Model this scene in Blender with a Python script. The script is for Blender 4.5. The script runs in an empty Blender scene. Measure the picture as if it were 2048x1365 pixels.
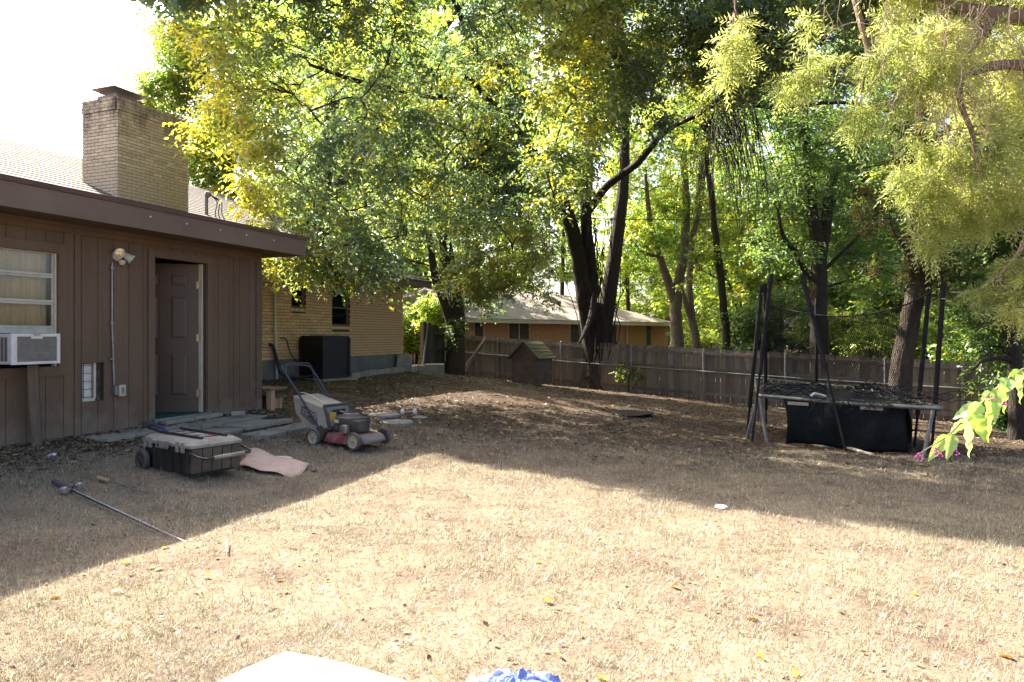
import bpy, bmesh, math, random
import numpy as np
from mathutils import Vector, Matrix

# ------------------------------------------------------------------ camera, sky, sun, exposure
sc = bpy.context.scene
CZ = 1.5                                   # camera height in world z
FPX = 1365.0                               # focal length in photo pixels (24 mm on a 36 mm sensor)
HOR = 672.0                                # horizon row in the photo
cam_d = bpy.data.cameras.new('camera'); cam_d.lens = 24.0; cam_d.sensor_width = 36.0
cam_d.clip_start = 0.05; cam_d.clip_end = 1000.0
cam_d.shift_y = -(682.5 - HOR) / 2048.0
cam = bpy.data.objects.new('camera', cam_d); sc.collection.objects.link(cam)
cam.location = (0, 0, CZ); cam.rotation_euler = (math.radians(90), 0, 0)
sc.camera = cam

SUN_EL = math.radians(43.0)
SUN_AZ = math.radians(-49.5)               # measured from +Y (view axis), negative = towards -X
SUN = Vector((math.sin(SUN_AZ) * math.cos(SUN_EL), math.cos(SUN_AZ) * math.cos(SUN_EL), math.sin(SUN_EL)))
w = bpy.data.worlds.new('World'); sc.world = w; w.use_nodes = True
wn = w.node_tree.nodes; wl = w.node_tree.links
sky = wn.new('ShaderNodeTexSky'); sky.sky_type = 'NISHITA'; sky.sun_disc = False
sky.sun_elevation = SUN_EL; sky.sun_rotation = SUN_AZ
sky.air_density = 0.7; sky.dust_density = 5.5; sky.ozone_density = 0.5
wn['Background'].inputs[1].default_value = 0.128
wl.new(sky.outputs[0], wn['Background'].inputs[0])
sun_d = bpy.data.lights.new('sun', 'SUN'); sun_d.energy = 5.0; sun_d.angle = math.radians(0.53)
sun_d.color = (1.0, 0.93, 0.80)
sun = bpy.data.objects.new('sun', sun_d); sc.collection.objects.link(sun)
sun.location = SUN * 50
sun.rotation_euler = (-SUN).to_track_quat('-Z', 'Y').to_euler()
sc.view_settings.view_transform = 'Standard'; sc.view_settings.look = 'None'
sc.view_settings.exposure = 2.4; sc.view_settings.gamma = 1.0
sc.view_settings.use_curve_mapping = False
sc.render.engine = 'CYCLES'
sc.cycles.use_denoising = True
sc.cycles.max_bounces = 7; sc.cycles.diffuse_bounces = 4; sc.cycles.transmission_bounces = 5
sc.cycles.transparent_max_bounces = 10; sc.cycles.caustics_reflective = False; sc.cycles.caustics_refractive = False
sc.cycles.sample_clamp_indirect = 6.0

RNG = np.random.default_rng(7)
random.seed(7)
COL = sc.collection
I4 = Matrix.Identity(4)
WM = {}

# ------------------------------------------------------------------ helpers: photo pixel -> place, ground height
def P(px, py, D):
    return Vector(((px - 1024) / FPX * D, D, CZ + (HOR - py) / FPX * D))

_gp = np.array([  # X, Y, height relative to the camera
    (-6.6, 3.4, -1.16), (-5.21, 6.95, -1.14), (-3.84, 10.4, -1.13), (-2.95, 6.3, -1.38), (-2.4, 8.3, -1.31), (-4.1, 14.9, -0.96),
    (-3.1, 19.4, -0.98), (-2.1, 24.0, -1.37), (-1.86, 26.2, -1.50), (0.66, 22.0, -1.61), (2.75, 23.3, -1.80), (5.8, 21.1, -1.94),
    (11.6, 16.6, -2.17), (4.2, 11.6, -1.80), (6.2, 9.8, -1.74), (0, 3, -1.45), (3, 3, -1.55), (-3, 3, -1.40), (0, 12, -1.42),
    (0, 60, -2.2), (40, 40, -2.6), (-40, 30, -1.0), (-30, -10, -1.2), (30, -10, -2.2), (0, -20, -1.4), (-40, 90, -1.5), (50, 95, -2.6),
    (25, 20, -2.5), (-14, 20, -0.95)])
def _tps(d2): return np.where(d2 > 1e-12, 0.5 * d2 * np.log(np.maximum(d2, 1e-12)), 0.0)
_d2 = ((_gp[:, None, :2] - _gp[None, :, :2]) ** 2).sum(-1)
_K = _tps(_d2) + 1.5 * np.eye(len(_gp)); _Pm = np.c_[np.ones(len(_gp)), _gp[:, :2]]
_A = np.block([[_K, _Pm], [_Pm.T, np.zeros((3, 3))]])
_wt = np.linalg.solve(_A, np.r_[_gp[:, 2] + CZ, 0, 0, 0])
def gh_np(x, y):
    x = np.asarray(x, float); y = np.asarray(y, float)
    r = _wt[-3] + _wt[-2] * x + _wt[-1] * y
    for i in range(len(_gp)):
        r = r + _wt[i] * _tps((x - _gp[i, 0]) ** 2 + (y - _gp[i, 1]) ** 2)
    return r
def wob(x, y, amp=0.012):
    return amp * (np.sin(x * 3.1 + 1.7 * np.sin(y * 1.3)) * np.sin(y * 2.7 + 0.9 * np.sin(x * 2.1)) + 0.6 * np.sin(x * 7.9 + y * 3.3) * np.sin(y * 6.7 - x * 2.2))
def gh(x, y): return float(gh_np(x, y))
def G(px, py):
    """point of the ground seen at a photo pixel"""
    k = (px - 1024) / FPX; m = (HOR - py) / FPX
    lo, hi = 1.0, 90.0
    for _ in range(50):
        mid = 0.5 * (lo + hi)
        if CZ + m * mid > gh(k * mid, mid): lo = mid
        else: hi = mid
    return Vector((k * lo, lo, gh(k * lo, lo)))

# ------------------------------------------------------------------ helpers: objects
def reg(o, parent, W):
    o.parent = parent
    if parent is not None: o.matrix_parent_inverse = WM[parent.name].inverted()
    o.matrix_basis = W
    WM[o.name] = W.copy()
    return o
def thing(name, label=None, cat=None, loc=(0, 0, 0), rotz=0.0, group=None, kind=None, parent=None):
    o = bpy.data.objects.new(name, None); COL.objects.link(o); o.empty_display_size = 0.1
    reg(o, parent, Matrix.Translation(Vector(loc)) @ Matrix.Rotation(rotz, 4, 'Z'))
    return tag(o, label, cat, group, kind)
def tag(o, label=None, cat=None, group=None, kind=None):
    if label: o['label'] = label
    if cat: o['category'] = cat
    if group: o['group'] = group
    if kind: o['kind'] = kind
    return o
def inst(name, me, parent, W, mat=None):
    o = bpy.data.objects.new(name, me); COL.objects.link(o)
    return reg(o, parent, W)

class MB:
    def __init__(s): s.v = []; s.f = []
    def add(s, v, f, M=None):
        n = len(s.v)
        s.v += [tuple(M @ Vector(p)) if M is not None else tuple(p) for p in v]
        s.f += [tuple(i + n for i in q) for q in f]
        return s
    def box(s, x0, x1, y0, y1, z0, z1, M=None):
        v = [(x0, y0, z0), (x1, y0, z0), (x1, y1, z0), (x0, y1, z0), (x0, y0, z1), (x1, y0, z1), (x1, y1, z1), (x0, y1, z1)]
        return s.add(v, [(0, 3, 2, 1), (4, 5, 6, 7), (0, 1, 5, 4), (1, 2, 6, 5), (2, 3, 7, 6), (3, 0, 4, 7)], M)
    def bbox(s, x0, x1, y0, y1, z0, z1, b=0.01, M=None):
        """box with chamfered edges"""
        bm = bmesh.new(); bmesh.ops.create_cube(bm, size=1)
        for vv in bm.verts:
            vv.co = Vector(((x0 + x1) / 2 + vv.co.x * (x1 - x0), (y0 + y1) / 2 + vv.co.y * (y1 - y0), (z0 + z1) / 2 + vv.co.z * (z1 - z0)))
        bmesh.ops.bevel(bm, geom=list(bm.edges), offset=b, segments=2, profile=0.6, affect='EDGES')
        bm.verts.index_update()
        s.add([tuple(q.co) for q in bm.verts], [tuple(q.index for q in fc.verts) for fc in bm.faces], M); bm.free()
        return s
    def tube(s, pts, rad, n=8, M=None, cap=True):
        pts = [Vector(p) for p in pts]
        if not isinstance(rad, (list, tuple)): rad = [rad] * len(pts)
        v = []; f = []; up = Vector((0, 0, 1)); prev = None
        for i, p in enumerate(pts):
            t = (pts[min(i + 1, len(pts) - 1)] - pts[max(i - 1, 0)])
            t = t.normalized() if t.length > 1e-9 else Vector((0, 0, 1))
            if prev is None:
                a = t.cross(up) if abs(t.dot(up)) < 0.95 else t.cross(Vector((1, 0, 0)))
            else: a = prev - t * prev.dot(t)
            a.normalize(); prev = a; b = t.cross(a)
            for k in range(n):
                an = 2 * math.pi * k / n
                v.append(p + (a * math.cos(an) + b * math.sin(an)) * rad[i])
        for i in range(len(pts) - 1):
            for k in range(n):
                k2 = (k + 1) % n
                f.append((i * n + k, i * n + k2, (i + 1) * n + k2, (i + 1) * n + k))
        if cap:
            f.append(tuple(range(n))[::-1]); f.append(tuple(range((len(pts) - 1) * n, len(pts) * n)))
        return s.add(v, f, M)
    def lathe(s, prof, n=20, M=None):
        """prof: (r, z) pairs, turned about local z"""
        v = []; f = []
        for r, z in prof:
            for k in range(n):
                a = 2 * math.pi * k / n; v.append((r * math.cos(a), r * math.sin(a), z))
        for i in range(len(prof) - 1):
            for k in range(n):
                k2 = (k + 1) % n; f.append((i * n + k, i * n + k2, (i + 1) * n + k2, (i + 1) * n + k))
        f.append(tuple(range(n))[::-1]); f.append(tuple(range((len(prof) - 1) * n, len(prof) * n)))
        return s.add(v, f, M)
    def loft(s, rings, M=None, cap=True):
        n = len(rings[0]); v = [p for r in rings for p in r]; f = []
        for i in range(len(rings) - 1):
            for k in range(n):
                k2 = (k + 1) % n; f.append((i * n + k, i * n + k2, (i + 1) * n + k2, (i + 1) * n + k))
        if cap: f.append(tuple(range(n))[::-1]); f.append(tuple(range((len(rings) - 1) * n, len(rings) * n)))
        return s.add(v, f, M)
    def prism(s, poly, y0, y1, M=None):
        """poly in local xz, extruded along local y"""
        n = len(poly)
        v = [(x, y0, z) for x, z in poly] + [(x, y1, z) for x, z in poly]
        f = [tuple(range(n)), tuple(range(n, 2 * n))[::-1]] + [((k + 1) % n, k, n + k, n + (k + 1) % n) for k in range(n)]
        return s.add(v, f, M)
    def mesh(s, name, mat=None, smooth=False):
        me = bpy.data.meshes.new(name); me.from_pydata(s.v, [], s.f)
        bm = bmesh.new(); bm.from_mesh(me); bmesh.ops.recalc_face_normals(bm, faces=bm.faces); bm.to_mesh(me); bm.free()
        if smooth:
            me.polygons.foreach_set('use_smooth', [True] * len(me.polygons))
            try: me.set_sharp_from_angle(angle=math.radians(40))
            except Exception: pass
        if mat: me.materials.append(mat)
        return me
    def build(s, name, mat, parent=None, W=None, smooth=False):
        return inst(name, s.mesh(name, mat, smooth), parent, W if W is not None else I4.copy())

def np_mesh(name, V, F, mat, cols=None, smooth=False):
    """V (n,3); F (m,k) all faces with k corners; cols (n,3)"""
    V = np.ascontiguousarray(V, np.float32); F = np.ascontiguousarray(F, np.int32)
    me = bpy.data.meshes.new(name); m, k = F.shape
    me.vertices.add(len(V)); me.vertices.foreach_set('co', V.ravel())
    me.loops.add(m * k); me.loops.foreach_set('vertex_index', F.ravel())
    me.polygons.add(m); me.polygons.foreach_set('loop_start', np.arange(0, m * k, k, dtype=np.int32))
    try: me.polygons.foreach_set('loop_total', np.full(m, k, np.int32))
    except Exception: pass
    if smooth: me.polygons.foreach_set('use_smooth', np.ones(m, bool))
    if cols is not None:
        at = me.attributes.new('Col', 'FLOAT_COLOR', 'POINT')
        at.data.foreach_set('color', np.c_[cols, np.ones(len(cols))].astype(np.float32).ravel())
    me.update(); me.validate()
    me.materials.append(mat)
    return me

def arc(p0, p1, sag, n=8, axis=(0, 0, -1)):
    p0 = Vector(p0); p1 = Vector(p1); ax = Vector(axis)
    return [p0.lerp(p1, t / n) + ax * sag * 4 * (t / n) * (1 - t / n) for t in range(n + 1)]
def smooth_path(pts, n=4):
    pts = [Vector(p) for p in pts]; out = []
    for i in range(len(pts) - 1):
        p0 = pts[max(i - 1, 0)]; p1 = pts[i]; p2 = pts[i + 1]; p3 = pts[min(i + 2, len(pts) - 1)]
        for k in range(n):
            t = k / n
            out.append(0.5 * ((2 * p1) + (p2 - p0) * t + (2 * p0 - 5 * p1 + 4 * p2 - p3) * t * t + (3 * p1 - p0 - 3 * p2 + p3) * t ** 3))
    return out + [pts[-1]]
def smooth_rad(r, n=4):
    out = []
    for i in range(len(r) - 1): out += [r[i] + (r[i + 1] - r[i]) * k / n for k in range(n)]
    return out + [r[-1]]

# ------------------------------------------------------------------ materials
def new_mat(name):
    m = bpy.data.materials.new(name); m.use_nodes = True
    return m, m.node_tree.nodes, m.node_tree.links, m.node_tree.nodes['Principled BSDF']
def C4(c): return (c[0], c[1], c[2], 1.0)
def mat(name, c1, c2=None, scale=6.0, rough=0.7, bump=0.0, bscale=40.0, metal=0.0, spec=0.3, stretch=(1, 1, 1), rnd=0.0, lo=0.35, hi=0.65, bdist=0.02, c3=None, s3=2.0, lo3=0.55, hi3=0.7):
    m, N, L, b = new_mat(name)
    b.inputs['Roughness'].default_value = rough; b.inputs['Metallic'].default_value = metal
    b.inputs['Specular IOR Level'].default_value = spec
    geo = N.new('ShaderNodeNewGeometry'); mp = N.new('ShaderNodeMapping'); mp.inputs['Scale'].default_value = stretch
    L.new(geo.outputs['Position'], mp.inputs[0])
    col = None
    if c2 is not None:
        nz = N.new('ShaderNodeTexNoise'); nz.inputs['Scale'].default_value = scale; nz.inputs['Detail'].default_value = 7; nz.inputs['Roughness'].default_value = 0.65
        L.new(mp.outputs[0], nz.inputs['Vector'])
        mr = N.new('ShaderNodeMapRange'); mr.inputs[1].default_value = lo; mr.inputs[2].default_value = hi
        L.new(nz.outputs[0], mr.inputs[0])
        mx = N.new('ShaderNodeMix'); mx.data_type = 'RGBA'; mx.inputs[6].default_value = C4(c1); mx.inputs[7].default_value = C4(c2)
        L.new(mr.outputs[0], mx.inputs[0]); col = mx.outputs[2]
    if c3 is not None:
        nz3 = N.new('ShaderNodeTexNoise'); nz3.inputs['Scale'].default_value = s3; nz3.inputs['Detail'].default_value = 8; nz3.inputs['Roughness'].default_value = 0.7
        L.new(mp.outputs[0], nz3.inputs['Vector'])
        mr3 = N.new('ShaderNodeMapRange'); mr3.inputs[1].default_value = lo3; mr3.inputs[2].default_value = hi3
        L.new(nz3.outputs[0], mr3.inputs[0])
        mx3 = N.new('ShaderNodeMix'); mx3.data_type = 'RGBA'; mx3.inputs[7].default_value = C4(c3)
        if col: L.new(col, mx3.inputs[6])
        else: mx3.inputs[6].default_value = C4(c1)
        L.new(mr3.outputs[0], mx3.inputs[0]); col = mx3.outputs[2]
    if rnd > 0:
        oi = N.new('ShaderNodeObjectInfo'); hs = N.new('ShaderNodeHueSaturation')
        mr2 = N.new('ShaderNodeMapRange'); mr2.inputs[3].default_value = 1 - rnd; mr2.inputs[4].default_value = 1 + rnd
        L.new(oi.outputs['Random'], mr2.inputs[0]); L.new(mr2.outputs[0], hs.inputs['Value'])
        if col: L.new(col, hs.inputs['Color'])
        else: hs.inputs['Color'].default_value = C4(c1)
        col = hs.outputs[0]
    if col: L.new(col, b.inputs['Base Color'])
    else: b.inputs['Base Color'].default_value = C4(c1)
    if bump > 0:
        nb = N.new('ShaderNodeTexNoise'); nb.inputs['Scale'].default_value = bscale; nb.inputs['Detail'].default_value = 5
        L.new(mp.outputs[0], nb.inputs['Vector'])
        bp = N.new('ShaderNodeBump'); bp.inputs['Strength'].default_value = bump; bp.inputs['Distance'].default_value = bdist
        L.new(nb.outputs[0], bp.inputs['Height']); L.new(bp.outputs[0], b.inputs['Normal'])
    return m
def leaf_mat(name, trans=0.56, gloss=0.085, val=2.0):
    m, N, L, b = new_mat(name); N.remove(b)
    at = N.new('ShaderNodeAttribute'); at.attribute_name = 'Col'
    d = N.new('ShaderNodeBsdfDiffuse'); t = N.new('ShaderNodeBsdfTranslucent'); g = N.new('ShaderNodeBsdfGlossy')
    g.inputs['Roughness'].default_value = 0.38; g.inputs['Color'].default_value = (0.9, 0.95, 1.0, 1)
    hs = N.new('ShaderNodeHueSaturation'); hs.inputs['Saturation'].default_value = 1.12; hs.inputs['Value'].default_value = val; hs.inputs['Hue'].default_value = 0.485
    L.new(at.outputs['Color'], d.inputs[0]); L.new(at.outputs['Color'], hs.inputs['Color']); L.new(hs.outputs[0], t.inputs[0])
    m1 = N.new('ShaderNodeMixShader'); m1.inputs[0].default_value = trans
    L.new(d.outputs[0], m1.inputs[1]); L.new(t.outputs[0], m1.inputs[2])
    m2 = N.new('ShaderNodeMixShader'); m2.inputs[0].default_value = gloss
    L.new(m1.outputs[0], m2.inputs[1]); L.new(g.outputs[0], m2.inputs[2])
    L.new(m2.outputs[0], N['Material Output'].inputs[0])
    return m
def glass_mat(name, tint=(0.95, 0.95, 0.90), refl=0.0):
    m, N, L, b = new_mat(name); N.remove(b)
    t = N.new('ShaderNodeBsdfTransparent'); t.inputs[0].default_value = C4(tint)
    g = N.new('ShaderNodeBsdfGlossy'); g.inputs['Roughness'].default_value = 0.06
    lw = N.new('ShaderNodeFresnel'); lw.inputs[0].default_value = 1.5
    ad = N.new('ShaderNodeMath'); ad.operation = 'ADD'; ad.inputs[1].default_value = refl; ad.use_clamp = True
    L.new(lw.outputs[0], ad.inputs[0])
    x = N.new('ShaderNodeMixShader'); L.new(ad.outputs[0], x.inputs[0]); L.new(t.outputs[0], x.inputs[1]); L.new(g.outputs[0], x.inputs[2])
    L.new(x.outputs[0], N['Material Output'].inputs[0])
    return m

M = {}
M['paint'] = mat('brown paint', (0.143, 0.094, 0.059), (0.114, 0.075, 0.048), scale=1.4, rough=0.62, bump=0.25, bscale=22, stretch=(3, 3, 0.5), c3=(0.185, 0.132, 0.092), s3=5, lo3=0.60, hi3=0.78, rnd=0.07)
def splash(m):
    # pale dust splashed up the foot of the wall in an uneven band
    N = m.node_tree.nodes; L = m.node_tree.links; b = N['Principled BSDF']; src = b.inputs['Base Color'].links[0].from_socket
    g = N.new('ShaderNodeNewGeometry'); sp = N.new('ShaderNodeSeparateXYZ'); L.new(g.outputs['Position'], sp.inputs[0])
    nz = N.new('ShaderNodeTexNoise'); nz.inputs['Scale'].default_value = 5.0; nz.inputs['Detail'].default_value = 8; L.new(g.outputs['Position'], nz.inputs['Vector'])
    h = N.new('ShaderNodeMapRange'); h.inputs[1].default_value = 0.35; h.inputs[2].default_value = 0.95; h.inputs[3].default_value = 0.25; h.inputs[4].default_value = -0.25; L.new(sp.outputs[2], h.inputs[0])
    a = N.new('ShaderNodeMath'); L.new(nz.outputs[0], a.inputs[0]); L.new(h.outputs[0], a.inputs[1])
    r = N.new('ShaderNodeMapRange'); r.inputs[1].default_value = 0.5; r.inputs[2].default_value = 0.8; r.inputs[4].default_value = 0.6; L.new(a.outputs[0], r.inputs[0])
    x = N.new('ShaderNodeMix'); x.data_type = 'RGBA'; x.inputs[7].default_value = (0.21, 0.17, 0.13, 1); L.new(src, x.inputs[6]); L.new(r.outputs[0], x.inputs[0]); L.new(x.outputs[2], b.inputs['Base Color'])
splash(M['paint'])
M['fascia'] = mat('fascia paint', (0.165, 0.117, 0.086), (0.130, 0.092, 0.068), scale=1.2, rough=0.55, bump=0.15, bscale=14, c3=(0.17, 0.135, 0.11), s3=3.1, lo3=0.62, hi3=0.8)
M['drip'] = mat('drip edge', (0.085, 0.046, 0.038), (0.11, 0.062, 0.05), scale=2.0, rough=0.5)
M['groove'] = mat('groove shadow paint', (0.085, 0.056, 0.04), rough=0.8)
M['door'] = mat('door paint', (0.098, 0.066, 0.044), (0.083, 0.056, 0.038), scale=1.1, rough=0.45)
M['white'] = mat('white paint', (0.62, 0.60, 0.55), (0.50, 0.47, 0.40), scale=9, rough=0.5, bump=0.1)
M['cream'] = mat('cream metal', (0.55, 0.50, 0.38), (0.45, 0.40, 0.29), scale=6, rough=0.45)
M['sash'] = mat('aluminium sash', (0.50, 0.48, 0.40), (0.38, 0.36, 0.29), scale=9, rough=0.4, metal=0.2)
M['grey_metal'] = mat('galvanised', (0.29, 0.29, 0.285), (0.20, 0.20, 0.195), scale=14, rough=0.42, metal=0.55)
M['black'] = mat('black plastic', (0.018, 0.018, 0.019), (0.03, 0.029, 0.027), scale=5, rough=0.45)
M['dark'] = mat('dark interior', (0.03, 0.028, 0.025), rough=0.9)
M['glass'] = glass_mat('window glass')
M['curtain'] = mat('beige curtain', (0.62, 0.47, 0.28), (0.44, 0.34, 0.20), scale=3.0, rough=0.9, stretch=(4, 4, 0.35))
M['wood_grey'] = mat('weathered wood', (0.17, 0.125, 0.09), (0.105, 0.078, 0.058), scale=4, rough=0.85, bump=0.5, bscale=30, stretch=(4, 4, 0.35), rnd=0.22)
M['fence'] = mat('fence wood', (0.235, 0.192, 0.152), (0.165, 0.132, 0.104), scale=3, rough=0.85, bump=0.5, bscale=24, stretch=(3, 3, 0.35), rnd=0.30, c3=(0.20, 0.17, 0.14), s3=1.2, lo3=0.55, hi3=0.75)
M['fence_orange'] = mat('orange fence wood', (0.42, 0.23, 0.12), (0.33, 0.18, 0.10), scale=3, rough=0.8, bump=0.3, bscale=24, stretch=(3, 3, 0.35), rnd=0.15)
M['lumber'] = mat('raw lumber', (0.40, 0.25, 0.14), (0.30, 0.18, 0.10), scale=5, rough=0.75, bump=0.3, bscale=30, stretch=(3, 3, 0.5), rnd=0.15)
M['brick'] = mat('buff brick', (0.66, 0.52, 0.345), (0.55, 0.42, 0.265), scale=18, rough=0.85, bump=0.35, bscale=70, rnd=0.16)
M['wall_brick'] = mat('warm buff brick', (0.64, 0.43, 0.215), (0.52, 0.335, 0.16), scale=18, rough=0.85, bump=0.35, bscale=70, rnd=0.16)
M['mortar'] = mat('mortar', (0.11, 0.088, 0.066), (0.07, 0.056, 0.044), scale=12, rough=0.95, bump=0.3)
M['concrete'] = mat('concrete', (0.30, 0.27, 0.22), (0.21, 0.19, 0.155), scale=4, rough=0.9, bump=0.35, bscale=40, rnd=0.1, c3=(0.13, 0.12, 0.10), s3=2.3, lo3=0.58, hi3=0.78)
M['foundation'] = mat('foundation concrete', (0.155, 0.15, 0.14), (0.11, 0.105, 0.10), scale=2.5, rough=0.9, bump=0.3, bscale=30)
M['shingle'] = mat('roof shingles', (0.10, 0.082, 0.073), (0.074, 0.062, 0.056), scale=5, rough=0.9, bump=0.5, bscale=20, c3=(0.125, 0.103, 0.09), s3=8)
M['shingle_far'] = mat('neighbour shingles', (0.30, 0.245, 0.22), (0.235, 0.195, 0.175), scale=3, rough=0.9, bump=0.3, bscale=10)
# ------------------------------------------------------------------ ground
def ground_mat():
    m, N, L, b = new_mat('dry ground')
    geo = N.new('ShaderNodeNewGeometry')
    def noise(scale, detail=8, rough=0.65, off=0.0):
        n = N.new('ShaderNodeTexNoise'); n.inputs['Scale'].default_value = scale; n.inputs['Detail'].default_value = detail; n.inputs['Roughness'].default_value = rough
        mp = N.new('ShaderNodeMapping'); mp.inputs['Location'].default_value = (off, off * 1.7, 0)
        L.new(geo.outputs['Position'], mp.inputs[0]); L.new(mp.outputs[0], n.inputs['Vector']); return n.outputs[0]
    def rng(x, a, c):
        r = N.new('ShaderNodeMapRange'); r.inputs[1].default_value = a; r.inputs[2].default_value = c; L.new(x, r.inputs[0]); return r.outputs[0]
    def mix(f, a, c):
        x = N.new('ShaderNodeMix'); x.data_type = 'RGBA'; L.new(f, x.inputs[0])
        for i, q in ((6, a), (7, c)):
            if isinstance(q, tuple): x.inputs[i].default_value = C4(q)
            else: L.new(q, x.inputs[i])
        return x.outputs[2]
    straw = mix(rng(noise(30), 0.35, 0.65), (0.245, 0.198, 0.138), (0.165, 0.13, 0.09))
    dirt = mix(rng(noise(14, off=3), 0.35, 0.65), (0.165, 0.125, 0.092), (0.10, 0.074, 0.055))
    c = mix(rng(noise(1.6, off=5), 0.44, 0.60), straw, dirt)
    c = mix(rng(noise(55, 4, off=9), 0.56, 0.68), c, (0.09, 0.058, 0.036))
    vor = N.new('ShaderNodeTexVoronoi'); vor.inputs['Scale'].default_value = 16; L.new(geo.outputs['Position'], vor.inputs['Vector'])
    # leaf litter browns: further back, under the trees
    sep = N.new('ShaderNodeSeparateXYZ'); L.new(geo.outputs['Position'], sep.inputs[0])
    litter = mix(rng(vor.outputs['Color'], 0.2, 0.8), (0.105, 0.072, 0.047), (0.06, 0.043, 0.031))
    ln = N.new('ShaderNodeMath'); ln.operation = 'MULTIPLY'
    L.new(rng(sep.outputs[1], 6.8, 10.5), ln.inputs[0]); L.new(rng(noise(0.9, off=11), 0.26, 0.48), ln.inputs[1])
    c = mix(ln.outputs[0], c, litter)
    L.new(c, b.inputs['Base Color']); b.inputs['Roughness'].default_value = 0.95; b.inputs['Specular IOR Level'].default_value = 0.1
    bp = N.new('ShaderNodeBump'); bp.inputs['Strength'].default_value = 0.9; bp.inputs['Distance'].default_value = 0.03
    ad = N.new('ShaderNodeMath'); ad.operation = 'ADD'; L.new(noise(26, 6), ad.inputs[0]); L.new(noise(7, 4, off=2), ad.inputs[1])
    L.new(ad.outputs[0], bp.inputs['Height']); L.new(bp.outputs[0], b.inputs['Normal'])
    return m
def axis(lo, a, b_, hi, d):
    left = a - np.geomspace(1, a - lo + 1, 18)[::-1] + 1
    right = b_ + np.geomspace(1, hi - b_ + 1, 18) - 1
    return np.unique(np.r_[left, np.arange(a, b_, d), right])
gx = axis(-160, -8, 14, 170, 0.13); gy = axis(-60, 1.5, 27, 260, 0.15)
GX, GY = np.meshgrid(gx, gy)
GZ = gh_np(GX, GY)
far = np.clip((np.hypot(GX, GY - 20) - 75) / 60, 0, 1); GZ = GZ * (1 - far) + (-0.9) * far
near = (GX > -8) & (GX < 14) & (GY > 1.5) & (GY < 27)
GZ = GZ + np.where(near, wob(GX, GY), 0)
ny, nx = GX.shape
ii = np.arange(ny * nx).reshape(ny, nx)
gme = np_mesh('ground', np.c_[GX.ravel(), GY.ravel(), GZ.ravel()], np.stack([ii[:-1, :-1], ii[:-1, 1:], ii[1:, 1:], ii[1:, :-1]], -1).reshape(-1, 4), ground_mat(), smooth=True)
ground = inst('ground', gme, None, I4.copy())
tag(ground, 'dry tan back yard ground sloping gently away from the house', 'ground', kind='structure')

# ------------------------------------------------------------------ wall frames
U = Vector((0.366, 0.931, 0)).normalized(); NRM = Vector((U.y, -U.x, 0))
class Frame:
    def __init__(s, x, y): s.o = Vector((x, y, 0))
    def p(s, a, o, z): return s.o + U * a + NRM * o + Vector((0, 0, z))
    def at(s, px, py, o=0.0):
        """(distance along the wall, height) of a photo pixel on the plane o in front of the wall"""
        k = (px - 1024) / FPX; q = s.o + NRM * o
        a = (k * q.y - q.x) / (U.x - k * U.y); D = q.y + U.y * a
        return a, CZ + (HOR - py) / FPX * D
    def M(s, a=0, o=0, z=0):
        m = Matrix.Identity(4)
        for i in range(3): m[i][0] = U[i]; m[i][1] = -NRM[i]; m[i][2] = (0, 0, 1)[i]
        return Matrix.Translation(s.p(a, o, z)) @ m          # local x along wall, y into the wall, z up
    def box(s, mb, a0, a1, o0, o1, z0, z1): return mb.box(a0, a1, -o1, -o0, z0, z1, s.M())
S = Frame(-5.21, 6.95)       # brown addition
H = Frame(-5.17, 14.0)       # brick house

def wall_with_holes(mb, fr, a0, a1, z0, z1, holes, o0, o1):
    aa = sorted({a0, a1} | {min(max(h[i], a0), a1) for h in holes for i in (0, 1)})
    for i in range(len(aa) - 1):
        m_ = (aa[i] + aa[i + 1]) / 2; segs = [(z0, z1)]
        for h in holes:
            if h[0] < m_ < h[1]:
                ns = []
                for (p, q) in segs:
                    if h[2] > p: ns.append((p, min(q, h[2])))
                    if h[3] < q: ns.append((max(p, h[3]), q))
                segs = [t for t in ns if t[1] - t[0] > 1e-4]
        for (p, q) in segs: fr.box(mb, aa[i], aa[i + 1], o0, o1, p, q)

# ------------------------------------------------------------------ brown addition
B0 = 0.30; TOPZ = 2.75
shed = thing('house_addition', 'brown painted wood-sided addition with flat roof and open door', 'building', S.p(0, 0, 0.36))
aW1 = S.at(114, 600)[0]; aD0 = S.at(308, 600)[0]; aD1 = S.at(413, 600)[0]; aP0 = S.at(165, 760)[0]; aP1 = S.at(208, 760)[0]
aR = S.at(520, 700)[0]; zD0 = S.at(308, 838)[1]; zD1 = S.at(308, 515)[1]
zW1 = S.at(112, 507)[1]; zW0 = S.at(112, 733)[1]; zP0 = S.at(165, 805)[1]; zP1 = S.at(165, 727)[1]
zD0 = 0.44; aW0 = -1.35
holes = [(aW0, aW1, zW0, zW1), (aD0, aD1, B0, zD1), (aP0, aP1, zP0, zP1)]
grooves = [aR - 0.02 - 0.203 * i for i in range(0, 26)]
edges = sorted(set(grooves) | {h[i] for h in holes for i in (0, 1)})
gset = set(grooves)
mbk = MB(); r = random.Random(2)
for i in range(len(edges) - 1):
    a, b_ = edges[i], edges[i + 1]
    if b_ - a < 0.004: continue
    ga = 0.0035 if a in gset else 0.0; gb = 0.0035 if b_ in gset else 0.0
    m_ = (a + b_) / 2; segs = [(B0, TOPZ)]
    for h in holes:
        if h[0] < m_ < h[1]:
            ns = []
            for (p, q) in segs:
                if h[2] > p: ns.append((p, min(q, h[2])))
                if h[3] < q: ns.append((max(p, h[3]), q))
            segs = [t for t in ns if t[1] - t[0] > 0.02]
    for (p, q) in segs:
        mb = MB(); S.box(mb, a + ga, b_ - gb, -0.008, r.uniform(-0.0012, 0.0008), p, q); mb.build('siding_board', M['paint'], shed)
        mb2 = mbk
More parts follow.
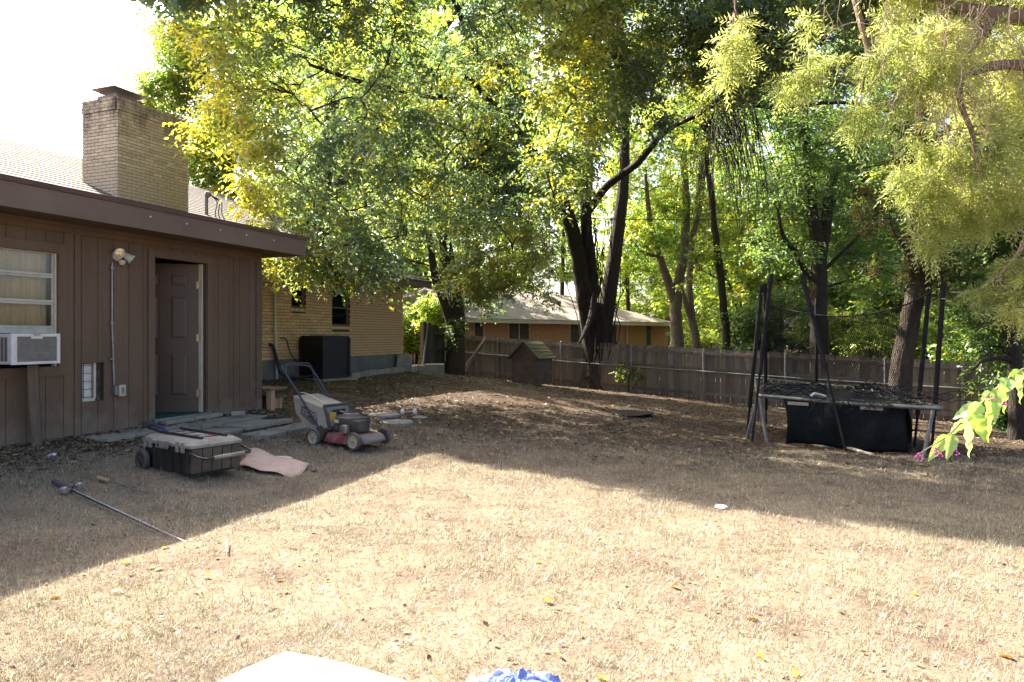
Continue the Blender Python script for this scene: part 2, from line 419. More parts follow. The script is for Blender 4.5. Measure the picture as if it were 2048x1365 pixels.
wall_with_holes(mbk, S, edges[0], aR - 0.02, B0, TOPZ, holes, -0.055, -0.0085)
mbk.build('siding_backing', M['groove'], shed)
mb = MB(); S.box(mb, -6.5, edges[0], -0.05, 0.0, B0, TOPZ); mb.build('side_panel', M['paint'], shed)
# end, back and left walls closing the room, floor and ceiling
mb = MB(); S.box(mb, aR - 0.10, aR - 0.001, -4.4, -0.056, B0, TOPZ); mb.build('end_wall', M['paint'], shed)
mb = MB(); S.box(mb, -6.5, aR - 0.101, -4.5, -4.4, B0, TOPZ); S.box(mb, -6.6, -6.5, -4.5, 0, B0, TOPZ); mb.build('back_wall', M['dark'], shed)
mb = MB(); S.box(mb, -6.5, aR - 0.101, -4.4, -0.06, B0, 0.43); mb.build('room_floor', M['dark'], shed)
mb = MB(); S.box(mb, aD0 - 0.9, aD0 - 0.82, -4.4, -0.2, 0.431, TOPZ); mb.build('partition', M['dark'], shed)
# roof: slab, soffit, fascia, drip edge
aF = S.at(612, 490, 0.5)[0]
mb = MB(); S.box(mb, -6.8, aF - 0.03, -4.8, 0.465, TOPZ + 0.0, TOPZ + 0.02); mb.build('soffit', M['paint'], shed)
mb = MB(); S.box(mb, -6.8, aF - 0.03, -4.8, 0.465, TOPZ + 0.021, 3.0); mb.build('roof_deck', M['shingle'], shed)
mb = MB(); S.box(mb, -6.8, aF, 0.466, 0.5, 2.74, 2.985); mb.build('fascia', M['fascia'], shed)
mb = MB(); S.box(mb, aF - 0.029, aF - 0.001, -4.8, 0.4655, 2.745, 2.985); mb.build('end_fascia', M['fascia'], shed)
mb = MB(); S.box(mb, -6.8, aF + 0.012, 0.44, 0.515, 2.987, 3.04); S.box(mb, aF - 0.05, aF + 0.012, -4.8, 0.439, 2.987, 3.04); mb.build('drip_edge', M['drip'], shed)
for px in (301, 374, 441, 493, 548):
    a, z = S.at(px, 0.34 * (px - 301) * 0.0 + (434 + (px - 301) * 0.19), 0.5)
    mbn = MB(); mbn.lathe([(0.012, 0), (0.012, 0.003), (0.0, 0.003)], 8, S.M(a, 0.5, z) @ Matrix.Rotation(math.radians(90), 4, 'X')); mbn.build('nail_spot', M['white'], shed)
mb = MB(); S.box(mb, -6.5, aR, 0.0005, 0.03, 2.64, 2.748); mb.build('frieze_board', M['paint'], shed)
mb = MB(); S.box(mb, -6.5, aR, 0.0305, 0.05, 2.70, 2.747); mb.build('frieze_moulding', M['paint'], shed)
# corner board, battens, skirting
mb = MB(); S.box(mb, aR - 0.095, aR + 0.02, 0.001, 0.022, B0, 2.639); S.box(mb, aR + 0.0005, aR + 0.02, -0.09, 0.0009, B0, 2.639); mb.build('corner_board', M['paint'], shed)
a, _ = S.at(150, 600); mb = MB(); S.box(mb, a - 0.012, a + 0.055, 0.001, 0.016, B0, 2.639); mb.build('batten', M['paint'], shed)
a, _ = S.at(468, 600); mb = MB(); S.box(mb, a - 0.01, a + 0.02, 0.001, 0.012, B0 + 0.1, 2.639); mb.build('batten', M['paint'], shed)
a0, _ = S.at(426, 820); mb = MB(); S.box(mb, a0, aR - 0.097, 0.001, 0.04, 0.30, 0.445); mb.build('skirting_board', M['paint'], shed)
mb = MB(); S.box(mb, -6.5, aD0 - 0.08, 0.001, 0.03, 0.28, 0.38); mb.build('sill_plate', M['wood_grey'], shed)
# door opening: trim, jamb, threshold, mat, open panel door
t = 0.095
mb = MB(); S.box(mb, aD0 - t, aD0 - 0.003, 0.001, 0.024, B0 + 0.04, zD1 + t); mb.build('door_trim', M['paint'], shed)
mb = MB(); S.box(mb, aD1 + 0.003, aD1 + t * 0.9, 0.001, 0.024, B0 + 0.04, zD1 + t); mb.build('door_trim', M['paint'], shed)
mb = MB(); S.box(mb, aD0 - 0.0025, aD1 + 0.0025, 0.001, 0.024, zD1 + 0.002, zD1 + t); mb.build('door_trim', M['paint'], shed)
mb = MB(); S.box(mb, aD0 - 0.02, aD0 - 0.0005, -0.16, 0.0, B0, zD1); mb.build('door_jamb', M['paint'], shed)
mb = MB(); S.box(mb, aD1 + 0.0005, aD1 + 0.02, -0.16, 0.0, B0, zD1); mb.build('door_jamb', M['paint'], shed)
mb = MB(); S.box(mb, aD1 - 0.03, aD1 - 0.001, -0.12, -0.06, 0.44, zD1 - 0.005); mb.build('door_stop', M['cream'], shed)
mb = MB(); S.box(mb, aD0, aD1, -0.2, 0.02, 0.34, 0.435); mb.build('threshold', M['concrete'], shed)
M['green'] = mat('green mat', (0.01, 0.10, 0.055), (0.008, 0.07, 0.04), scale=30, rough=0.95, bump=0.5, bscale=120)
mb = MB(); S.box(mb, aD0 + 0.01, aD1 - 0.035, -1.2, -0.01, 0.436, 0.446); o = mb.build('door_mat', M['green'], None); tag(o, 'green turf mat just inside the open brown door', 'mat')
hinge = S.p(aD1 - 0.035, -0.10, 0)
ddir = Vector((-0.945, -0.326, 0)).normalized(); DWd = 0.86
mx = Matrix.Identity(4); yv = Vector((0, 0, 1)).cross(ddir)
for i in range(3): mx[i][0] = ddir[i]; mx[i][1] = yv[i]
DM = Matrix.Translation(hinge) @ mx                         # local x from hinge to free edge; +y = outside or inside face
sgn = 1 if (yv.dot(-hinge) > 0) else -1                      # face that looks at the yard
door = MB().box(0, DWd, -0.02, 0.02, 0.455, zD1 - 0.01).build('door', M['door'], shed, DM)
cols = [(0.12, 0.38), (0.48, 0.74)]; zt = zD1 - 0.01
rows = [(zt - 0.33, zt - 0.12), (zt - 1.05, zt - 0.42), (0.455 + 0.20, zt - 1.20)]
for (x0, x1) in cols:
    for (z0, z1) in rows:
        for d, q in ((0.0, 0.006), (0.035, 0.012)):
            pass
        fr = MB(); y0 = 0.0201 * sgn; y1 = 0.0275 * sgn
        for (xa, xb, za, zb) in ((x0, x1, z0, z0 + 0.016), (x0, x1, z1 - 0.016, z1), (x0, x0 + 0.016, z0 + 0.0162, z1 - 0.0162), (x1 - 0.016, x1, z0 + 0.0162, z1 - 0.0162)):
            fr.box(xa, xb, min(y0, y1), max(y0, y1), za, zb)
        fr.build('panel_moulding', M['door'], door, DM)
        ra = [(x0 + 0.03, y0, z0 + 0.03), (x1 - 0.03, y0, z0 + 0.03), (x1 - 0.03, y0, z1 - 0.03), (x0 + 0.03, y0, z1 - 0.03)]
        rb = [(x0 + 0.06, y0 + 0.010 * sgn, z0 + 0.06), (x1 - 0.06, y0 + 0.010 * sgn, z0 + 0.06), (x1 - 0.06, y0 + 0.010 * sgn, z1 - 0.06), (x0 + 0.06, y0 + 0.010 * sgn, z1 - 0.06)]
        MB().loft([ra, rb]).build('door_panel', M['door'], door, DM)
MB().box(-0.004, -0.0005, -0.021, 0.021, 0.455, zt).build('door_edge', M['cream'], door, DM)
M['brass'] = mat('dull brass', (0.35, 0.27, 0.15), (0.25, 0.19, 0.11), scale=20, rough=0.4, metal=0.7)
for z in (0.66, 1.42, 2.15):
    MB().box(-0.012, 0.03, 0.0205 * sgn if sgn > 0 else -0.026, 0.026 if sgn > 0 else -0.0205, z, z + 0.10).lathe([(0.009, 0), (0.009, 0.10)], 8, Matrix.Translation((-0.012, 0.02 * sgn, z))).build('hinge', M['brass'], door, DM)
# window with three lights
tw = 0.105
win = thing('window', parent=shed, loc=S.p(0, 0, zW0))
for (a0, a1, z0, z1) in ((aW0 - tw, aW1 + tw, zW1 + 0.002, zW1 + tw), (aW0 - tw, aW1 + tw, zW0 - tw, zW0 - 0.002), (aW1 + 0.002, aW1 + tw, zW0 - 0.0015, zW1 + 0.0015), (aW0 - tw, aW0 - 0.002, zW0 - 0.0015, zW1 + 0.0015)):
    mb = MB(); S.box(mb, a0, a1, 0.001, 0.024, z0, z1); mb.build('window_trim', M['paint'], win)
mb = MB(); S.box(mb, aW1 - 0.022, aW1 - 0.001, -0.06, -0.005, zW0, zW1 - 0.001); mb.build('window_jamb', M['cream'], win)
mb = MB(); S.box(mb, aW0 + 0.001, aW0 + 0.022, -0.06, -0.005, zW0, zW1 - 0.001); mb.build('window_jamb', M['cream'], win)
zr = [S.at(110, y)[1] for y in (505, 553, 606, 657)]
for i in range(3):
    za, zb = zr[i + 1], zr[i]
    mb = MB(); S.box(mb, aW0 + 0.023, aW1 - 0.023, -0.05, -0.02, za, za + 0.026); S.box(mb, aW0 + 0.023, aW1 - 0.023, -0.05, -0.024, zb - 0.024, zb - 0.004)
    S.box(mb, aW1 - 0.043, aW1 - 0.0235, -0.05, -0.022, za + 0.0265, zb - 0.0245); mb.build('sash', M['sash'], win)
    mb = MB(); S.box(mb, aW0 + 0.024, aW1 - 0.044, -0.04, -0.036, za + 0.0265, zb - 0.0245); mb.build('pane', M['glass'], win)
cv = []; cf = []; n = 60
for i in range(n + 1):
    a = aW0 + 0.03 + (aW1 - 0.13 - aW0) * i / n
    for z in (zr[3], zr[0]): cv.append(S.p(a, -0.10 + 0.012 * math.sin(i * 1.1) + 0.006 * math.sin(i * 2.7), z))
for i in range(n): cf.append((2 * i, 2 * i + 2, 2 * i + 3, 2 * i + 1))
MB().add(cv, cf).build('curtain', M['curtain'], win, smooth=True)
mb = MB(); S.box(mb, aW1 - 0.085, aW1 - 0.03, -0.15, -0.13, zr[3], zr[0]); mb.build('inner_frame', M['curtain'], win)
mb = MB(); S.box(mb, aW0 + 0.024, aW1 - 0.024, -0.03, -0.012, zr[3] - 0.055, zr[3] - 0.002); mb.build('window_rail', M['sash'], win)
# pet-door cut-out with wire-reinforced white panel and torn wood
pet = thing('pet_door', parent=shed, loc=S.p(aP0, 0, zP0))
am = S.at(190, 760)[0]
mb = MB(); S.box(mb, aP0 + 0.001, aP1 - 0.001, -0.10, -0.085, zP0, zP1); mb.build('back_panel', M['mortar'], pet)
mb = MB(); S.box(mb, aP0 + 0.012, am - 0.005, -0.084, -0.045, zP0 + 0.04, zP1 - 0.012); mb.build('white_panel', M['white'], pet)
mb = MB(); S.box(mb, aP0 + 0.002, am + 0.02, -0.084, -0.02, zP0 + 0.002, zP0 + 0.038); S.box(mb, am - 0.004, am + 0.022, -0.084, -0.01, zP0 + 0.0385, zP1 - 0.002); mb.build('pet_door_frame', M['cream'], pet)
for k in range(5):
    z = zP0 + 0.05 + (zP1 - zP0 - 0.08) * k / 4
    mb = MB().tube([S.p(aP0 + 0.004, -0.040, z), S.p(am - 0.006, -0.040, z)], 0.003, 6); mb.build('wire', M['black'], pet)
for k in range(2):
    a = aP0 + 0.04 + (am - aP0 - 0.05) * k
    mb = MB().tube([S.p(a, -0.036, zP0 + 0.04), S.p(a, -0.036, zP1 - 0.012)], 0.003, 6); mb.build('wire', M['black'], pet)
M['torn'] = mat('torn insulation', (0.12, 0.09, 0.07), (0.045, 0.032, 0.025), scale=16, rough=0.95, bump=0.9, bscale=40)
rg = []; 
for i in range(9):
    z = zP0 + 0.004 + (zP1 - zP0 - 0.008) * i / 8
    w_ = 0.03 + 0.04 * abs(math.sin(i * 2.3))
    rg.append([S.p(am + 0.024, -0.08, z), S.p(am + 0.024 + w_ * 0.4, -0.03 - 0.02 * math.sin(i), z), S.p(aP1 - 0.03 - w_ * 0.3, -0.02, z), S.p(aP1 - 0.002, -0.05, z), S.p(aP1 - 0.002, -0.083, z)])
MB().loft(rg).build('torn_filling', M['torn'], pet)
# things fixed to the addition's wall
fa, fz = S.at(233, 512)
fl = thing('flood_light', 'twin-head white flood light with motion sensor above the grey conduit', 'light', S.p(fa, 0, fz))
M['lens'] = mat('clear lens', (0.75, 0.62, 0.38), (0.45, 0.36, 0.22), scale=30, rough=0.15, metal=0.5)
MB().lathe([(0.06, 0), (0.062, 0.02), (0.045, 0.035), (0.0, 0.036)], 18, S.M(fa, 0.001, fz) @ Matrix.Rotation(math.radians(90), 4, 'X')).build('mounting_plate', M['white'], fl, smooth=True)
for (da, dz, tilt, az) in ((-0.02, 0.035, 12, -25), (0.10, -0.005, 35, 50)):
    W = S.M(fa + da, 0.06, fz + dz) @ Matrix.Rotation(math.radians(az), 4, 'Z') @ Matrix.Rotation(math.radians(90 + tilt), 4, 'X')
    hd = MB().lathe([(0.02, -0.05), (0.038, -0.03), (0.046, 0.03), (0.058, 0.05), (0.058, 0.062), (0.05, 0.062)], 20, W).build('lamp_head', M['white'], fl, smooth=True)
    MB().lathe([(0.0485, 0.058), (0.0485, 0.064), (0.03, 0.07), (0.0, 0.072)], 20, W).build('lens', M['lens'], hd, smooth=True)
MB().lathe([(0.0, -0.045), (0.025, -0.04), (0.04, -0.015), (0.042, 0.01), (0.03, 0.02), (0.0, 0.022)], 18, S.M(fa + 0.03, 0.055, fz - 0.07)).build('motion_sensor', M['cream'], fl, smooth=True)
cd = thing('conduit', 'grey conduit pipe running down brown siding to a switch box', 'conduit', S.p(S.at(222, 700)[0], 0, 0.9))
ca, cz1 = S.at(222, 525); cb, cz0 = S.at(226, 770)
MB().tube([S.p(ca, 0.02, cz1), S.p(ca, 0.02, (cz1 + cz0) / 2), S.p(cb, 0.02, cz0)], 0.0125, 10).build('pipe', M['grey_metal'], cd, smooth=True)
for z in (cz1 - 0.08, (cz0 + cz1) / 2, cz0 + 0.3):
    mb = MB(); S.box(mb, ca - 0.035, ca + 0.016, 0.001, 0.034, z, z + 0.018); mb.build('pipe_strap', M['grey_metal'], cd)
ba, bz = S.at(232, 781)
mb = MB().bbox(ba - 0.055, ba + 0.0, -0.06, -0.001, bz - 0.055, bz + 0.055, 0.006, S.M()); bx = mb.build('junction_box', M['grey_metal'], cd)
mb = MB().bbox(ba - 0.012, ba + 0.075, -0.075, -0.0605, bz - 0.07, bz + 0.065, 0.006, S.M()); cv_ = mb.build('box_cover', M['cream'], cd)
mb = MB().bbox(ba + 0.014, ba + 0.05, -0.082, -0.0755, bz - 0.04, bz + 0.035, 0.003, S.M()); mb.build('switch_plate', M['grey_metal'], cv_)
# window air conditioner and its post
def px_on(px, py, o): return S.at(px, py, o)
ao = 0.36
acl, acz1 = S.at(23, 668, ao); acr, _ = S.at(121, 668, ao); acz0 = S.at(70, 729, ao)[1]
ac = thing('window_air_conditioner', 'white window air conditioner with grey rear grille held up by a post', 'air conditioner', S.p(acl, 0, acz0))
acw = acr - acl
M['acwhite'] = mat('ac casing', (0.66, 0.64, 0.60), (0.56, 0.53, 0.47), scale=5, rough=0.45)
M['acgrey'] = mat('ac coil', (0.22, 0.195, 0.165), (0.16, 0.14, 0.12), scale=16, rough=0.6, metal=0.3)
MB().bbox(acl, acr, -ao + 0.012, 0.10, acz0 + 0.004, acz1, 0.008, S.M()).build('casing', M['acwhite'], ac)
fr = MB(); f0 = -ao; f1 = -ao + 0.0118; mW = 0.055
for (xa, xb, za, zb) in ((acl, acr, acz0, acz0 + 0.028), (acl, acr, acz1 - 0.028, acz1 + 0.003), (acl, acl + mW, acz0 + 0.0285, acz1 - 0.0285), (acr - 0.035, acr, acz0 + 0.0285, acz1 - 0.0285)):
    fr.bbox(xa, xb, f0, f1, za, zb, 0.003, S.M())
fr.build('front_frame', M['acwhite'], ac)
MB().box(acl + mW, acr - 0.035, f0 + 0.008, f1, acz0 + 0.0285, acz1 - 0.0285, S.M()).build('coil', M['acgrey'], ac)
ns = 13
sl = MB()
for k in range(ns):
    z = acz0 + 0.04 + (acz1 - acz0 - 0.075) * k / (ns - 1)
    MB().box(acl + mW, acr - 0.035, f0 + 0.001, f0 + 0.0078, z - 0.0035, z + 0.0035, S.M()).build('grille_slat', M['grey_metal'], ac)
MB().bbox((acl + acr) / 2 - 0.06, (acl + acr) / 2 + 0.06, f0 - 0.006, f0 - 0.0005, acz1 - 0.05, acz1 - 0.001, 0.003, S.M()).build('top_grip', M['acwhite'], ac)
MB().box((acl + acr) / 2 - 0.035, (acl + acr) / 2 + 0.03, f0 - 0.009, f0 - 0.0065, acz1 - 0.016, acz1 - 0.006, S.M()).build('badge', M['acgrey'], ac)
for k in range(5):
    y = -0.30 + k * 0.055
    MB().box(acl - 0.004, acl - 0.0005, y, y + 0.04, acz0 + 0.035, acz1 - 0.035, S.M()).build('side_vent', M['acgrey'], ac)
pb = G(75, 893); pt_ = S.p(S.at(66, 735, 0.2)[0], 0.2, acz0 - 0.004)
post = thing('support_post', 'leaning grey weathered post propping up the window air conditioner', 'post', pb)
d = (pt_ - pb); L_ = d.length
q = d.to_track_quat('Z', 'X').to_matrix().to_4x4()
MB().bbox(-0.045, 0.045, -0.045, 0.045, -0.06, L_ - 0.004, 0.006).build('timber', M['wood_grey'], post, Matrix.Translation(pb) @ q @ Matrix.Rotation(0.25, 4, 'Z'))

# ------------------------------------------------------------------ brick house: wall, windows, roof, chimney
house = thing('brick_house', 'buff brick ranch house with dark shingle roof behind the brown addition', 'house', H.p(0, 0, 0.5))
aHC = H.at(806, 700)[0]; zF = 0.99; zS = 2.88
w1 = (H.at(583, 600)[0], H.at(612, 600)[0], H.at(600, 617)[1], 2.62); w2 = (H.at(664, 600)[0], H.at(700, 600)[0], H.at(680, 653)[1], 2.62)
hw = [w1, w2]
bw = thing('brick_wall', parent=house, loc=H.p(0, 0, zF))
mb = MB(); wall_with_holes(mb, H, -7.5, aHC, zF, zS, hw, -0.20, -0.012); mb.build('mortar_bed', M['mortar'], bw)
mb = MB(); H.box(mb, -7.5, aHC + 0.01, -0.25, 0.02, -0.4, zF - 0.001); mb.build('foundation', M['foundation'], house)
mb = MB(); H.box(mb, aHC - 0.012, aHC - 0.001, -9.0, -0.201, zF, zS); H.box(mb, -7.5, aHC - 0.0125, -9.2, -9.0, 0, zS); H.box(mb, -7.6, -7.5, -9.0, 0, 0, zS); mb.build('other_walls', M['mortar'], house)
BL, BH, BJ = 0.203, 0.0575, 0.010
bricks = []; r = random.Random(3); nrow = int((zS - zF) / (BH + BJ))
for j in range(nrow):
    z = zF + 0.004 + j * (BH + BJ); off = 0.5 * (BL + BJ) * (j % 2)
    a = -0.45 - off
    while a < aHC - 0.02:
        b0, b1 = a, min(a + BL, aHC)
        cuts = [(b0, b1)]
        for h in hw:
            if z + BH > h[2] - 0.075 and z < h[3]:
                nc = []
                for (p, q_) in cuts:
                    if h[0] > p: nc.append((p, min(q_, h[0])))
                    if h[1] < q_: nc.append((max(p, h[1]), q_))
                cuts = nc
        for (p, q_) in cuts:
            if q_ - p > 0.03: bricks.append((p, q_, z))
        a += BL + BJ
bm_full = MB().bbox(0, BL, -0.003, 0.05, 0, BH, 0.004).mesh('brick', M['wall_brick'])
vis = [b for b in bricks if b[0] > 0.0 - 0.2]
# the ones that show largest: nearest, low on the wall where no leaves hang
vis.sort(key=lambda b: b[0] + (0.8 if b[2] > 2.2 else 0))
rest = MB()
cnt = 0
for b in vis:
    dz = r.uniform(-0.001, 0.001); dp = r.uniform(-0.0015, 0.0025)
    if cnt < 298:
        W = H.M(b[0], dp, b[2] + dz) @ Matrix.Diagonal(Vector(((b[1] - b[0]) / BL, 1, 1, 1)))
        inst('brick', bm_full, bw, W); cnt += 1
    else:
        rest.box(b[0], b[1], -dp - 0.003, 0.05, b[2] + dz, b[2] + dz + BH, H.M())
o = rest.build('brickwork', M['wall_brick'], bw); o['kind'] = 'stuff'
M['blind'] = mat('window blind', (0.30, 0.29, 0.26), (0.22, 0.21, 0.19), scale=4, rough=0.9)
for (a0, a1, z0, z1) in hw:
    wv = thing('window', parent=house, loc=H.p(a0, 0, z0))
    for (p, q_, z, zz) in ((a0 + 0.001, a0 + 0.045, z0, z1), (a1 - 0.06, a1 - 0.001, z0, z1), (a0 + 0.0455, a1 - 0.0605, z0, z0 + 0.05), (a0 + 0.0455, a1 - 0.0605, z1 - 0.05, z1), (a0 + 0.0455, a1 - 0.0605, (z0 + z1) / 2 - 0.02, (z0 + z1) / 2 + 0.02)):
        mb = MB(); H.box(mb, p, q_, -0.11, -0.045, z, zz); mb.build('window_frame', M['paint'], wv)
    zm = (z0 + z1) / 2
    for (z, zz) in ((z0 + 0.0505, zm - 0.0205), (zm + 0.0205, z1 - 0.0505)):
        mb = MB(); H.box(mb, a0 + 0.0455, a1 - 0.0605, -0.085, -0.08, z, zz); mb.build('pane', M['glass'], wv)
    mb = MB(); H.box(mb, a0, a1, -0.36, -0.35, z0, z1); mb.build('blind', M['blind'] if a0 < 2 else M['dark'], wv)
    nb = max(3, int((a1 - a0 + 0.1) / 0.075))
    for k in range(nb):
        p = a0 - 0.05 + (a1 - a0 + 0.1) * k / nb
        MB().bbox(p + 0.005, p + (a1 - a0 + 0.1) / nb - 0.005, -0.03, 0.05, z0 - 0.075, z0 - 0.004, 0.004, H.M()).build('sill_brick', M['wall_brick'], wv)
# roof
s = 0.408; ovh = 0.6; aE0, aE1 = -8.5, aHC + 0.6; rr = 7.0
zE = zS + 0.16
roofp = MB()
pts = [H.p(aE0, ovh, zE), H.p(aE1, ovh, zE), H.p(aE1, -rr, zE + s * (rr + ovh)), H.p(aE0, -rr, zE + s * (rr + ovh)), H.p(aE0, -2 * rr - ovh, zE), H.p(aE1, -2 * rr - ovh, zE)]
lo_ = [p - Vector((0, 0, 0.06)) for p in pts]
roofp.add(pts + lo_, [(0, 1, 2, 3), (3, 2, 5, 4), (6, 9, 8, 7), (9, 10, 11, 8), (0, 6, 7, 1), (4, 5, 11, 10), (1, 7, 8, 2), (2, 8, 11, 5), (0, 3, 9, 6), (3, 4, 10, 9)])
roof = roofp.build('roof', M['shingle'], house)
# shingle courses as thin steps
sc_m = MB()
for k in range(34):
    o0 = ovh - 0.002 - k * 0.225; o1 = o0 - 0.21
    if o1 < -rr: break
    z0 = zE + s * (ovh - o0); z1 = zE + s * (ovh - o1)
    MB().add([H.p(aE0, o0, z0 + 0.012), H.p(aE1 - 0.004, o0, z0 + 0.012), H.p(aE1 - 0.004, o1, z1 + 0.002), H.p(aE0, o1, z1 + 0.002), H.p(aE0, o0, z0 + 0.001), H.p(aE1 - 0.004, o0, z0 + 0.001)], [(0, 1, 2, 3), (0, 4, 5, 1)]).build('shingle_course', M['shingle'], roof)
mb = MB(); H.box(mb, -7.5, aE1 - 0.05, 0.0, ovh - 0.03, zS + 0.001, zS + 0.015); mb.build('soffit', M['lumber'], house)
mb = MB(); H.box(mb, -8.4, aE1 - 0.001, ovh - 0.029, ovh - 0.001, zS - 0.02, zE - 0.061); mb.build('fascia', M['fascia'], house)
mb = MB(); mb.add([H.p(aE1 - 0.03, ovh - 0.03, zS), H.p(aE1 - 0.002, ovh - 0.03, zS), H.p(aE1 - 0.002, -rr, zS + s * (rr + ovh)), H.p(aE1 - 0.03, -rr, zS + s * (rr + ovh)),
      H.p(aE1 - 0.03, ovh - 0.03, zS + 0.10), H.p(aE1 - 0.002, ovh - 0.03, zS + 0.10), H.p(aE1 - 0.002, -rr, zS + 0.10 + s * (rr + ovh)), H.p(aE1 - 0.03, -rr, zS + 0.10 + s * (rr + ovh))],
      [(0, 3, 2, 1), (4, 5, 6, 7), (0, 1, 5, 4), (1, 2, 6, 5), (2, 3, 7, 6), (3, 0, 4, 7)]); mb.build('rake_board', M['fascia'], house)
gm = MB().add([H.p(aHC - 0.013, -0.25, zS), H.p(aHC - 0.013, -13.7, zS), H.p(aHC - 0.013, -rr, zS + s * rr)], [(0, 1, 2)]); gm.build('gable', M['paint'], house)
# vent mast on the roof
vb = min((P(413, 430, 14 + 0.05 * k) for k in range(200)), key=lambda p: abs(p.z - (zE + s * (ovh - (p - H.o).dot(NRM)))))
vp = MB().tube([vb - Vector((0, 0, 0.3)), vb + Vector((0, 0, 0.42))], 0.04, 10).build('service_mast', M['grey_metal'], roof, smooth=True)
MB().lathe([(0.05, 0), (0.075, 0.05), (0.07, 0.12), (0.0, 0.15)], 12, Matrix.Translation(vb + Vector((0, 0, 0.42))) @ Matrix.Rotation(0.5, 4, 'Y')).build('mast_cap', M['grey_metal'], roof, smooth=True)
for k in range(3):
    MB().tube(smooth_path([vb + Vector((0.08, 0, 0.47)), vb + Vector((0.25 + 0.05 * k, 0, 0.3)), vb + Vector((0.2 + 0.08 * k, 0.02, 0.0)), vb + Vector((0.3 + 0.12 * k, 0.1, -0.35))]), 0.012, 5).build('service_wire', M['black'], roof)
# chimney: near corner, 1.75 along the wall direction, 1.0 deep
CF = Frame(-7.86, 13.6)
chim = thing('chimney', parent=house, loc=CF.p(0, 0, 2.4))
def chim_brick():
    m = M['brick'].copy(); m.name = 'chimney brick'
    N = m.node_tree.nodes; L = m.node_tree.links; b = N['Principled BSDF']
    src = b.inputs['Base Color'].links[0].from_socket
    geo = N.new('ShaderNodeNewGeometry'); sep = N.new('ShaderNodeSeparateXYZ'); L.new(geo.outputs['Position'], sep.inputs[0])
    nz = N.new('ShaderNodeTexNoise'); nz.inputs['Scale'].default_value = 1.0; nz.inputs['Detail'].default_value = 9; nz.inputs['Roughness'].default_value = 0.75
    mp = N.new('ShaderNodeMapping'); mp.inputs['Scale'].default_value = (4.2, 4.2, 1.9); L.new(geo.outputs['Position'], mp.inputs[0]); L.new(mp.outputs[0], nz.inputs['Vector'])
    h = N.new('ShaderNodeMapRange'); h.inputs[1].default_value = 4.6; h.inputs[2].default_value = 6.3; h.inputs[3].default_value = -0.16; h.inputs[4].default_value = 0.17
    L.new(sep.outputs[2], h.inputs[0])
    ad = N.new('ShaderNodeMath'); ad.operation = 'ADD'; L.new(nz.outputs[0], ad.inputs[0]); L.new(h.outputs[0], ad.inputs[1])
    mr = N.new('ShaderNodeMapRange'); mr.inputs[1].default_value = 0.56; mr.inputs[2].default_value = 0.78; mr.inputs[4].default_value = 0.8; L.new(ad.outputs[0], mr.inputs[0])
    mx_ = N.new('ShaderNodeMix'); mx_.data_type = 'RGBA'; mx_.inputs[7].default_value = (0.045, 0.035, 0.03, 1)
    L.new(src, mx_.inputs[6]); L.new(mr.outputs[0], mx_.inputs[0]); L.new(mx_.outputs[2], b.inputs['Base Color'])
    return m
cbm = chim_brick()
CL, CDp, CT = 1.75, 1.0, CZ + 4.79
mb = MB(); CF.box(mb, 0.012, CL - 0.012, -CDp + 0.012, -0.012, 2.4, CT - 0.008); mb.build('chimney_core', M['mortar'], chim)
cb_full = MB().bbox(0, BL, -0.003, 0.04, 0, BH, 0.004).mesh('brick', cbm)
rows_ = int((CT - 3.35) / (BH + BJ)) 
r = random.Random(5)
front = []; 
for j in range(rows_):
    z = CT - (j + 1) * (BH + BJ); grow = 0.022 if j == 2 or j == 3 else (0.010 if j < 2 else 0.0)
    off = 0.5 * (BL + BJ) * (j % 2)
    a = -off
    while a < CL - 0.01:
        p, q_ = max(a, 0), min(a + BL, CL)
        if q_ - p > 0.03: front.append((0, p, q_, z, grow))
        a += BL + BJ
    a = -0.5 * (BL + BJ) + off
    while a < CDp - 0.03:
        p, q_ = max(a, 0.045), min(a + BL, CDp)
        if q_ - p > 0.03: front.append((1, p, q_, z, grow))
        a += BL + BJ
rest = MB(); cnt = 0
MS = CF.M() @ Matrix.Rotation(math.radians(90), 4, 'Z')      # local x runs into depth, y -> -along
for (side, p, q_, z, gr) in front:
    d_ = gr + r.uniform(-0.0015, 0.002)
    if side == 0: W = CF.M(p, d_, z) @ Matrix.Diagonal(Vector(((q_ - p) / BL, 1, 1, 1)))
    else:
        W = Matrix.Translation(CF.p(-d_, -q_, z)) @ Matrix(((-(-NRM.x), U.x, 0, 0), (-(-NRM.y), U.y, 0, 0), (0, 0, 1, 0), (0, 0, 0, 1))) @ Matrix.Diagonal(Vector(((q_ - p) / BL, 1, 1, 1)))
    if cnt < 298: inst('brick', cb_full, chim, W); cnt += 1
    else: rest.box(0, BL, -0.003, 0.04, 0, BH, W)
o = rest.build('brickwork', cbm, chim); o['kind'] = 'stuff'
M['rust'] = mat('rusty metal', (0.30, 0.22, 0.16), (0.22, 0.15, 0.11), scale=9, rough=0.6, metal=0.3)
cc = CF.p(1.05, -0.52, CT)
mb = MB(); CF.box(mb, 0.16, 0.78, -0.78, -0.22, CT - 0.007, CT + 0.12); mb.build('flue', M['rust'], chim)
cap = MB(); h_ = 0.36; ca_, co_ = 0.45, -0.50
base = [CF.p(ca_ - 0.40, co_ - 0.34, CT + 0.25), CF.p(ca_ + 0.40, co_ - 0.34, CT + 0.25), CF.p(ca_ + 0.40, co_ + 0.34, CT + 0.25), CF.p(ca_ - 0.40, co_ + 0.34, CT + 0.25)]
apex = CF.p(ca_, co_, CT + 0.36)
M['cap'] = mat('chimney cap metal', (0.42, 0.36, 0.30), (0.30, 0.24, 0.19), scale=9, rough=0.5, metal=0.3)
